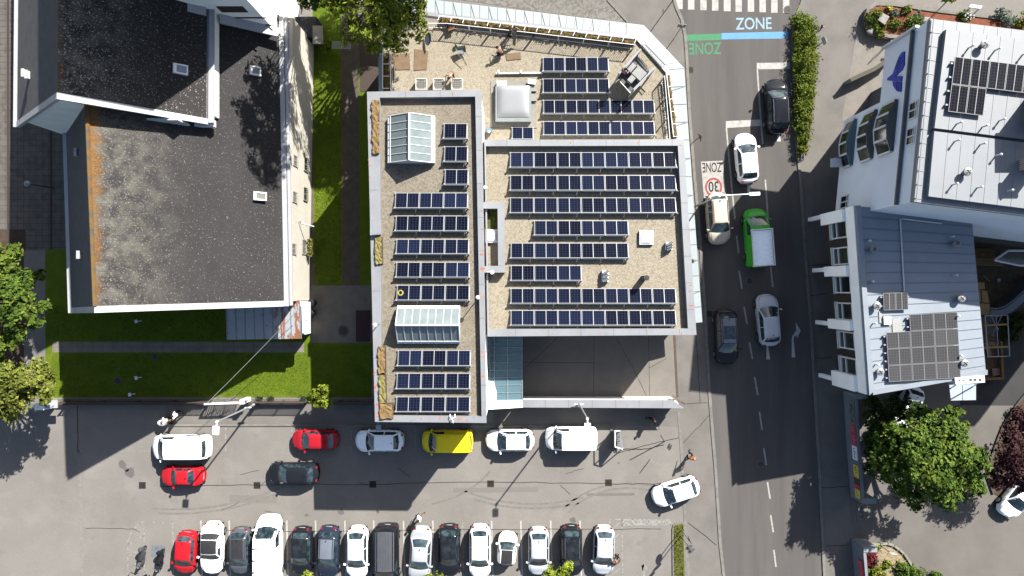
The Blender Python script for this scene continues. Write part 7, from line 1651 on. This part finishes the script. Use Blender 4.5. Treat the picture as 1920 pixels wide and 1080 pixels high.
# planted bed at the lower edge
b = MB(); b.sheet([P(x, y, .05) for x, y in ((1612, 1022), (1640, 1019), (1668, 1019), (1690, 1030), (1706, 1052), (1720, 1085), (1730, 1140), (1612, 1140))]); tag(b.build('wood_chips', layered('wood_chip', (.50, .40, .25), [('voro', (.22, .15, .08), 9, .3, 1, .8), ('noise', (.62, .53, .37), 8, .5, .7, .6)], .95, bump=(16, .7, .06))), kind='stuff')
ed = thing('block_edging', 'curved line of pale edging blocks round the wood chip bed', 'edging', P(1690, 1030, 0)); rp = [(1634, 1021), (1650, 1020), (1664, 1019), (1676, 1023), (1686, 1030), (1695, 1038), (1702, 1048), (1709, 1060), (1716, 1074), (1721, 1090)]
for (x0, y0), (x1, y1) in zip(rp, rp[1:]):
    b = MB(); c0, c1 = P(x0, y0, .1), P(x1, y1, .1); dd = c1 - c0; b.obox((c0 + c1) / 2, (dd.length * .9, .16, .2), math.atan2(dd.y, dd.x)); b.build('edging_block', layered('edging_stone', (.42, .40, .33), [('noise', (.32, .3, .25), 2, .4, .7, .8)], .9), parent=ed)
mound(1627, 1045, .85, .9, lf_red, 1500, .11, 'dark red spiky shrub beside the frontage wall', seed=3, elong=.25)
mound(1640, 1072, .9, .7, lf_lime, 900, .12, 'bright green shrub below the red shrub', seed=4); mound(1688, 1066, .75, .7, lf_green, 700, .12, 'dark green shrub at the chip bed edge', seed=5); mound(1712, 1073, .8, .8, lf_green, 800, .12, 'glossy green shrub overhanging the edging blocks', seed=6); mound(1752, 1078, .6, .7, lf_green, 450, .12, 'small green shrub at the photo edge beyond the edging', seed=7); mound(1642, 1026, .3, .35, lf_lime, 140, .09, 'tiny green tuft plant at the top of the chip bed', seed=8); mound(1660, 1056, .35, .4, lf_lime, 160, .09, 'small green tuft plant amid the wood chips', seed=9)
# bed under the purple tree
b = MB(); b.sheet([P(x, y, .045) for x, y in ((1920, 740), (1893, 775), (1872, 815), (1860, 850), (1850, 895), (1862, 925), (1990, 990), (1990, 700))]); tag(b.build('planted_bed', soil), kind='structure')
kb2 = thing('stone_edging', 'dark stone edging round the purple tree bed', 'edging', P(1872, 815, 0)); b = MB(); b.wall([P(x, y, 0) for x, y in ((1930, 728), (1910, 752), (1893, 775), (1880, 797), (1870, 822), (1860, 850), (1851, 893), (1862, 925))], .22, 0, .16); b.build('edging', layered('edging_dark', (.14, .115, .10), [('noise', (.09, .075, .065), 3, .4, .7, .8)], .9), parent=kb2)
for x, y, r, lab, m in ((1905, 822, .4, 'yellow brown rock under the purple tree', layered('ochre_stone', (.42, .29, .09), [('noise', (.3, .2, .07), 3, .4, .7, .8)], .9)), (1899, 808, .35, 'pale rock above the ochre rock in the purple tree bed', stone_p), (1888, 815, .28, 'grey rock at the purple tree bed edge', stone_p), (1911, 848, .3, 'white rock half under purple leaves', stone_p)): rock(x, y, r, .05, lab, m)
mound(1905, 775, .8, .8, lf_purple, 500, .1, 'purple flowering shrub in the shaded bed corner', seed=12); mound(1890, 790, .5, .4, lf_dark, 300, .09, 'low dark green shrub by the bed edging', seed=13)
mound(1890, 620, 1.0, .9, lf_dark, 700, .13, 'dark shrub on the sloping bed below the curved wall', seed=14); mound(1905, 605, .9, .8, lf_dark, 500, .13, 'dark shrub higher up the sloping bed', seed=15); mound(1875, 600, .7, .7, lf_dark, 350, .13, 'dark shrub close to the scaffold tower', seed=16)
mound(610, 86, .7, .7, lf_lime, 350, .14, 'leafy yellow green shrub beside the garden gate', seed=17, elong=.25)
# ================================================================== people and street furniture
def skin_mesh(chain, name, m, parent, levels=1):
    """chain: {joint: (pos, radius, parent joint)}; grown with a Skin modifier into one surface"""
    names = list(chain); me = D.meshes.new(name + '_cage'); idx = {k: i for i, k in enumerate(names)}
    me.from_pydata([tuple(chain[k][0]) for k in names], [(idx[k], idx[chain[k][2]]) for k in names if chain[k][2]], [])
    tmp = D.objects.new(name + '_cage', me); COL.objects.link(tmp)
    sk = tmp.modifiers.new('skin', 'SKIN'); sk.use_smooth_shade = True
    lay = me.skin_vertices[0].data if me.skin_vertices else None
    if lay is None:
        bpy.context.view_layer.objects.active = tmp; lay = me.skin_vertices[0].data
    for k in names:
        r = chain[k][1]; lay[idx[k]].radius = (r, r) if not isinstance(r, tuple) else r; lay[idx[k]].use_root = (chain[k][2] is None)
    su = tmp.modifiers.new('sub', 'SUBSURF'); su.levels = levels; su.render_levels = levels
    dg = bpy.context.evaluated_depsgraph_get(); out = D.meshes.new_from_object(tmp.evaluated_get(dg))
    D.objects.remove(tmp); D.meshes.remove(me); out.name = name
    out.materials.clear(); out.materials.append(m); o = D.objects.new(name, out); COL.objects.link(o); o.parent = parent; return o
skin_t = layered('skin', (.42, .24, .16), [('noise', (.36, .19, .125), 6, .4, .7, .7)], .6)
hair_d = plain('hair_dark', (.03, .022, .018), .8); hair_g = plain('hair_brown', (.12, .07, .04), .8)
def person(px, py, deg, label, pose, top, legs, hair=hair_d, z=0.0, shoes=None, hat=None, scale=1.0, arms=(0, 0)):
    t_ = thing('person', label, 'person', P(px, py, z), R(deg)); t_.scale = (scale,) * 3
    J = {}
    v = lambda x, y, zz: Vector((x, y, zz))
    if pose == 'crouch':     # squatting, trunk bent forward
        pel = v(-.12, 0, .42); che = v(.16, 0, .78); nec = v(.26, 0, .92); hea = v(.36, 0, 1.02)
        kn = [v(.30, s * .20, .50) for s in (-1, 1)]; an = [v(.02, s * .18, .09) for s in (-1, 1)]; to = [v(.22, s * .2, .05) for s in (-1, 1)]
        el = [v(.30, s * .34, .58) for s in (-1, 1)]; ha = [v(.50, s * .18, .48) for s in (-1, 1)]
    elif pose == 'lean':     # bending and reaching
        pel = v(-.1, 0, .88); che = v(.22, 0, 1.16); nec = v(.34, 0, 1.24); hea = v(.47, 0, 1.28)
        kn = [v(-.02, -.14, .48), v(.06, .14, .48)]; an = [v(-.12, -.15, .09), v(-.02, .16, .09)]; to = [v(.08, -.16, .05), v(.18, .17, .05)]
        el = [v(.38, -.34, 1.0), v(.42, .32, 1.06)]; ha = [v(.58, -.26, .82), v(.66, .28, .98)]
    else:
        st = .20 if pose == 'walk' else .03
        pel = v(0, 0, .93); che = v(.03, 0, 1.28); nec = v(.03, 0, 1.49); hea = v(.06, 0, 1.63)
        kn = [v(.10 + st * .6, -.10, .50), v(.05 - st * .4, .10, .50)]; an = [v(st + .02, -.10, .09), v(-st * 1.2, .10, .11)]; to = [v(st + .2, -.11, .05), v(-st * 1.2 + .18, .11, .05)]
        el = [v(-.10 * (st > .1) - .02, -.27, 1.14), v(.10 * (st > .1), .27, 1.14)]; ha = [v(-.02 * (st > .1) + .06, -.27, .90), v(.26 * (st > .1) + .06, .26, .95)]
        if arms[0]: ha[0] = v(.40, -.20, 1.05); el[0] = v(.12, -.28, 1.12)
        if arms[1]: ha[1] = v(.42, .18, 1.08); el[1] = v(.12, .28, 1.12)
    J['pelvis'] = (pel, .125, None); J['waist'] = (pel.lerp(che, .45), .115, 'pelvis'); J['chest'] = (che, .145, 'waist'); J['neck'] = (nec, .058, 'chest')
    J['jaw'] = (nec.lerp(hea, .55) + v(.015, 0, 0), .075, 'neck'); J['head'] = (hea, .098, 'jaw'); J['crown'] = (hea + (hea - nec).normalized() * .07, .078, 'head')
    for i, s in enumerate((-1, 1)):
        up = (nec - che).normalized(); sh = che.lerp(nec, .62) + v(0, s * .19, 0)
        J['shoulder%d' % i] = (sh, .062, 'chest'); J['elbow%d' % i] = (el[i], .043, 'shoulder%d' % i); J['wrist%d' % i] = (el[i].lerp(ha[i], .9), .03, 'elbow%d' % i); J['palm%d' % i] = (ha[i] + (ha[i] - el[i]).normalized() * .05, .034, 'wrist%d' % i)
        J['hip%d' % i] = (pel + v(0, s * .095, -.05), .092, 'pelvis'); J['knee%d' % i] = (kn[i], .062, 'hip%d' % i); J['ankle%d' % i] = (an[i], .042, 'knee%d' % i); J['toe%d' % i] = (to[i], .036, 'ankle%d' % i)
    body = skin_mesh(J, 'body', skin_t, t_)
    # fingers: five tapering chains per hand, rooted in the palm, curled
    f = MB()
    for i, s in enumerate((-1, 1)):
        d = (ha[i] - el[i]).normalized(); side = d.cross(v(0, 0, 1)).normalized(); dn = side.cross(d) * -1; pc = J['palm%d' % i][0]
        for k, (ofs, ln) in enumerate(((-.03, .065), (-.01, .078), (.01, .074), (.03, .058))): a = pc + side * ofs + d * .02; f.tube([a, a + d * ln * .5, a + d * ln * .85 + dn * ln * .35, a + d * ln * .95 + dn * ln * .7], .009, 5, .006)
        a = pc + side * (-.03 * s); f.tube([a, a + side * (-.035 * s) + d * .025, a + side * (-.035 * s) + d * .055 + dn * .02], .011, 5, .007)
    f.build('hand', skin_t, parent=t_, local=True)
    # face: nose, eyes, ears
    fd = v(1, 0, 0) if pose not in ('crouch', 'lean') else v(.8, 0, -.6).normalized(); upv = v(0, 1, 0).cross(fd) * -1; fc = MB()
    fc.tube([hea + fd * .09 + upv * .01, hea + fd * .118 - upv * .025], .014, 5, .016)
    for s in (-1, 1): fc.lathe(hea + fd * .088 + v(0, s * .034, 0) + upv * .015, [(.006, 0), (.011, .006), (.006, .012)], 6); fc.lathe(hea + v(0, s * .098, -.02), [(.01, 0), (.018, .02), (.012, .045)], 6)
    fc.build('face', plain('face_tone', (.30, .16, .11), .6), parent=t_, local=True)
    h = MB(); c_ = hea + (hea - nec).normalized() * .035 - fd * .015
    h.grid(lambda a, b_: c_ + Vector((math.cos(a * 6.283) * math.sin(b_ * 1.75), math.sin(a * 6.283) * math.sin(b_ * 1.75) * .93, math.cos(b_ * 1.75))) * .122, 14, 7); h.build('hair' if hat is None else 'cap', hat or hair, parent=t_, local=True, smooth=60)
    g = 1.16
    if top is not None:
        T = {k: J[k] for k in ('pelvis', 'waist', 'chest')}; T['collar'] = (nec - (nec - che) * .25, .075, 'chest')
        for i in (0, 1): T['shoulder%d' % i] = J['shoulder%d' % i]; T['elbow%d' % i] = (J['shoulder%d' % i][0].lerp(el[i], .85), .05, 'shoulder%d' % i)
        T = {k: (q[0], q[1] * g + .012, q[2]) for k, q in T.items()}; skin_mesh(T, 'shirt', top, t_)
    if legs is not None:
        T = {'pelvis': (pel, .14, None), 'belt': (pel.lerp(che, .2), .135, 'pelvis')}
        for i in (0, 1): T['hip%d' % i] = (J['hip%d' % i][0], .112, 'pelvis'); T['knee%d' % i] = (kn[i], .08, 'hip%d' % i); T['hem%d' % i] = (kn[i].lerp(an[i], .9), .062, 'knee%d' % i)
        skin_mesh(T, 'trousers', legs, t_)
    for i in (0, 1):
        sh_ = MB(); d = to[i] - an[i]; sh_.obox(an[i].lerp(to[i], .45) + v(0, 0, -.03), (d.length + .12, .10, .09), math.atan2(d.y, d.x))
        sh_.build('shoe', shoes or black, parent=t_, local=True)
    return t_
cl_b = plain('cloth_black', (.018, .018, .022), .85); cl_w = plain('cloth_white', (.66, .66, .66), .85); cl_o = plain('cloth_orange', (.55, .20, .07), .85); cl_n = plain('cloth_navy', (.025, .03, .05), .85); cl_br = plain('cloth_brown', (.12, .07, .06), .85); cl_k = plain('cloth_khaki', (.28, .22, .14), .85); cl_g = plain('cloth_grey', (.2, .2, .21), .85)
person(940, 102, 150, 'shirtless person in dark trousers crouching on the gravel beside a brown board', 'crouch', None, cl_b, z=ZT)
person(956, 65, -15, 'person in dark clothes bending at the railing with an upright plank', 'lean', cl_b, cl_n, z=ZT, scale=.95, arms=(1, 1))
person(848, 145, 250, 'shirtless person in dark trousers working by the air conditioners', 'lean', None, cl_br, z=ZT)
person(1165, 143, 40, 'person in red and white top standing in the grey lift cage', 'stand', layered('cloth_redwhite', (.5, .45, .44), [('noise', (.25, .03, .05), 7, .48, .52, 1)], .85), cl_b, z=ZT + .95, arms=(1, 1))
person(1221, 783, 200, 'person in black clothes walking in the shade below the courtyard wall', 'walk', cl_b, cl_b, hair=hair_g)
person(1292, 853, 100, 'person in an orange top walking on the pavement by the exit', 'walk', cl_o, cl_n, hair=plain('hair_pale', (.45, .33, .28), .8))
person(790, 963, 215, 'person in a pale top walking across the lot toward the bays', 'walk', cl_w, cl_k, hair=hair_g, arms=(0, 1))
person(1156, 1043, 180, 'person in dark clothes bending at the silver hatchback by the hatching', 'lean', cl_br, cl_b, hair=hair_g)
person(323, 784, 190, 'person in a white top pushing a pram along the footway', 'walk', cl_w, cl_k, arms=(1, 1), hair=plain('hair_fair', (.3, .2, .1), .8))
person(342, 774, 175, 'person in white top and black trousers following the pram', 'walk', cl_w, cl_b, arms=(1, 0))
pr = thing('pram', 'white hooded pram pushed along the footway', 'pram', P(316, 788, 0), R(190)); b = MB(); b.grid(lambda u, v: Vector((.12 + .42 * math.sin(v * 1.57) * math.cos(u * 6.283), .30 * math.sin(v * 1.57) * math.sin(u * 6.283), .75 + .33 * math.cos(v * 1.57))), 14, 6); b.build('hood', cl_w, parent=pr, local=True, smooth=60)
b = MB(); b.tube([(-.35, -.24, .95), (-.35, .24, .95)], .02, 5)
for sy in (-1, 1): b.tube([(-.35, sy * .24, .95), (.1, sy * .24, .5), (.35, sy * .24, .2)], .018, 5); b.tube([(.2, sy * .24, .45), (-.25, sy * .24, .15)], .018, 5)
b.build('frame', dark_metal, parent=pr, local=True)
for x, y in ((.35, -.26), (.35, .26), (-.25, -.26), (-.25, .26)): b = MB(); b.tube([(x, y - .03, .14), (x, y + .03, .14)], .14, 12); b.build('wheel', black, parent=pr, local=True)
b = MB(); b.slab([(-.2, -.25, .72), (.3, -.25, .72), (.3, .25, .72), (-.2, .25, .72)], .2); b.build('carrycot', cl_k, parent=pr, local=True)

def lamp_post(px, py, h, arm, label, head=(.62, .42), sign=None):
    c = P(px, py, 0); t_ = thing('lamp_post', label, 'lamp post', c); b = MB(); b.tube([c, c + V(0, 0, h)], .085, 8, .055); b.lathe(c, [(.15, 0), (.15, .5), (.1, .55)], 10); b.build('pole', layered('pole_grey', (.50, .52, .53), [('noise', (.42, .44, .45), 2, .4, .7, .6)], .45, .2), parent=t_)
    top = c + V(0, 0, h); e = top + V(arm[0], arm[1], .15); b = MB(); b.tube([top, e], .045, 6); b.lathe(top - V(0, 0, .1), [(.1, 0), (.1, .2)], 8); b.build('arm', white_metal, parent=t_)
    b = MB(); ang = math.atan2(arm[1], arm[0]); b.obox(e + V(arm[0], arm[1], 0).normalized() * head[0] * .4, (head[0], head[1], .1), ang); b.build('lamp_head', layered('lamp_white', (.66, .69, .70), [('noise', (.58, .61, .62), 2, .4, .7, .6)], .4), parent=t_)
    if sign: z, L_, an = sign; b = MB(); b.obox(c + V(0, 0, z) , (L_, .06, .22), an); b.build('cross_sign', white_metal, parent=t_)
    return t_
lamp_post(1080, 748, 8.6, (.0, -.35), 'tall white lamp post behind the courtyard wall, lamp over the white van', (.62, .44), (2.6, .75, 0))
lamp_post(479, 758, 7.4, (-.02, -.36), 'tall grey lamp post by the driveway gate, lamp over the footway', (.62, .46), (1.6, .5, 0))
lamp_post(1297, 390, 7.6, (2.2, .1), 'slim street lamp with long arm reaching over the painted speed panel', (.75, .24))
def sign_post(px, py, h, label, discs, name='traffic_sign', cat='sign', pole_m=grey_metal, tilt=(0, 0)):
    """discs: (shape, z, size, facing degrees, face material, back material)"""
    c = P(px, py, 0); t_ = thing(name, label, cat, c); b = MB(); top = c + V(tilt[0], tilt[1], h); b.tube([c, top], .035, 6); b.build('pole', pole_m, parent=t_)
    for shape, z, s_, fac_, m1, m2 in discs:
        p = c + V(0, 0, z); a = R(fac_); u = V(-math.sin(a), math.cos(a), 0); nn = V(math.cos(a), math.sin(a), 0); n = {'disc': 18, 'tri': 3, 'sq': 4}[shape]; ph = {'disc': 0, 'tri': math.pi / 2, 'sq': math.pi / 4}[shape]
        ring_ = [u * math.cos(ph + 2 * math.pi * k / n) * s_ + V(0, 0, math.sin(ph + 2 * math.pi * k / n) * s_) for k in range(n)]; b = MB(); q = p + nn * .06
        b.add([q + r_ for r_ in ring_] + [q + nn * .025 + r_ for r_ in ring_], [tuple(range(n - 1, -1, -1))] + [(k, (k + 1) % n, n + (k + 1) % n, n + k) for k in range(n)]); b.slot(1); b.add([q + nn * .026 + r_ for r_ in ring_], [tuple(range(n))]); b.build('plate', [m2, m1], parent=t_)
    return t_
sg_w = plain('sign_white', (.7, .7, .7), .4); sg_r = plain('sign_red', (.5, .03, .04), .4); sg_b = plain('sign_blue', (.03, .12, .45), .4)
sign_post(1277, 992, 2.7, 'round traffic sign on a post standing in the grassy island', [('disc', 2.5, .33, 20, sg_w, grey_metal)])
sign_post(1276, 1003, 3.6, 'post with two stacked round signs in the grassy island', [('disc', 3.3, .32, -60, sg_r, grey_metal), ('disc', 2.6, .32, -60, sg_b, grey_metal)])
sign_post(1521, 96, 2.8, 'traffic sign plate on a post standing in the hedge', [('sq', 2.5, .42, 200, sg_w, layered('sign_back', (.3, .31, .31), [('noise', (.2, .2, .2), 3, .4, .7, .8)], .5))])
sign_post(1518, 72, 2.6, 'dark sign cluster on a post at the top of the hedge', [('tri', 2.3, .4, 160, sg_r, dark_metal), ('sq', 1.8, .3, 160, sg_w, dark_metal)])
sign_post(1262, 75, 3.2, 'grey sign plate on a post beside the green zone stripe', [('sq', 2.9, .45, 85, sg_w, grey_metal)])
sign_post(1222, 56, 4.2, 'dark leaning post at the canopy corner by the pavement', [('sq', 4.0, .18, 0, dark_metal, dark_metal)], pole_m=dark_metal, tilt=(2.0, 2.4))
sign_post(1298, 268, 2.4, 'dark bent sign bracket at the road edge by the canopy', [('tri', 2.1, .42, 20, dark_metal, dark_metal)], pole_m=dark_metal)
sign_post(1652, 1024, 2.0, 'pale diamond shaped sign plate beside the red shrub', [('sq', 1.8, .34, 90, sg_w, sg_w)])
sign_post(1246, 828, 2.6, 'thin pole with two round plates at the lot exit', [('disc', 2.35, .26, 150, sg_w, dark_metal), ('disc', 1.8, .26, 150, sg_w, dark_metal)], pole_m=dark_metal, tilt=(-.9, 1.1))
b = thing('sign_board', 'white board sign on two posts behind the tall block', 'sign', P(1830, 16, 0)); q = MB(); q.slab([P(x, y, 2.0) for x, y in ((1820, 8), (1842, 11), (1839, 16), (1817, 13))], .12); q.build('board', white_metal, parent=b); q = MB(); q.tube([P(1821, 13, 0), P(1821, 13, 1.9)], .04, 5); q.tube([P(1837, 15, 0), P(1837, 15, 1.9)], .04, 5); q.build('post', grey_metal, parent=b)
tree('slender young tree with few bright leaves by the mulch bed', 'tree', P(1776, 2, 0), [(1779, -1, 3.2, .45), (1783, -8, 3.6, .5)], 260, .14, lf_lime, 31, trunk_r=.05)
# trolley shelter frame by the white van
tr_ = thing('trolley_bay', 'grey steel trolley bay frame with glass side beside the white van', 'trolley bay', P(1158, 822, 0)); b = MB(); z = 1.9
for a_, c_ in (((1153, 808), (1153, 838)), ((1153, 808), (1162, 808)), ((1153, 838), (1167, 842))): b.tube([P(*a_, z), P(*c_, z)], .05, 5)
for x, y in ((1153, 808), (1153, 838), (1162, 808), (1167, 842)): b.tube([P(x, y, 0), P(x, y, z)], .05, 5)
b.build('frame', white_metal, parent=tr_)
b = MB(); b.slab([P(1162, 808, z), P(1166, 820, z), P(1169, 842, z), P(1162, 834, z)], .05); b.build('side_panel', layered('shelter_grey', (.30, .31, .31), [('noise', (.42, .43, .43), 4, .4, .7, .8)], .3), parent=tr_)
b = MB()
for k in range(3): b.tube([P(1156, 814 + k * 8, .9), P(1163, 815 + k * 8, .5)], .03, 5); b.obox(P(1159, 815 + k * 8, .55), (.35, .28, .3), R(10))
b.build('trolley', grey_metal, parent=tr_)
b = MB(); pbox(b, 1147, 842, 1152, 806, 0, 1.4); tag(b.build('low_wall', layered('lowwall_grey', (.16, .15, .14), [('noise', (.11, .105, .1), 3, .4, .7, .8)], .9)), 'short dark wall end between the white van bay and the trolley bay', 'wall')
# handrails by the ramp, ramp wall, planter box
for (x0, y0), (x1, y1), lab in (((1637, 108), (1672, 76), 'white bent handrail on the entrance paving, outer one'), ((1680, 90), (1697, 79), 'white handrail tight to the tall block, inner one')):
    t_ = thing('handrail', lab, 'handrail', P(x0, y0, 0)); b = MB(); b.tube([P(x0, y0, .0), P((x0 + x1) / 2, (y0 + y1) / 2, .95), P(x1, y1, .95)], .04, 6); b.tube([P(x1, y1, 0), P(x1, y1, .95)], .04, 6); b.build('rail', white_metal, parent=t_)
rp_ = thing('ramp_wall', 'thin dark topped ramp wall running from the pavement to the tall block', 'wall', P(1620, 138, 0)); b = MB(); b.wall([P(1583, 157, 0), P(1625, 138, 0), P(1665, 112, 0)], .25, 0, 1.1); b.build('wall', layered('ramp_white', (.5, .49, .46), [('noise', (.4, .39, .37), 1, .4, .7, .8)], .85), parent=rp_); b = MB(); b.wall([P(1582, 157.5, 0), P(1625, 138, 0), P(1665, 112, 0)], .32, 1.103, 1.16); b.build('coping', layered('ramp_coping', (.13, .11, .085), [('noise', (.09, .075, .06), 3, .4, .7, .8)], .7), parent=rp_)
t_ = thing('letter_box', 'pale grey box fixed below the bay windows of the tall block', 'box', P(1566, 306, 0)); b = MB(); pbox(b, 1558, 313, 1576, 298, 3.4, 4.3); b.build('body', layered('box_grey', (.45, .45, .43), [('noise', (.36, .36, .34), 2, .4, .7, .8)], .6), parent=t_); b = MB(); pbox(b, 1557, 313.6, 1577, 297.5, 4.303, 4.37); b.build('lid', white_metal, parent=t_)
bh = thing('bicycle_stand', 'white looped bicycle stand at the lower tip of the hedge', 'bicycle stand', P(1505, 292, 0)); b = MB(); b.tube([P(1503, 300, 0), P(1503, 292, .7), P(1507, 286, .85), P(1508, 292, .7), P(1507, 300, 0)], .03, 6); b.build('loop', white_metal, parent=bh)
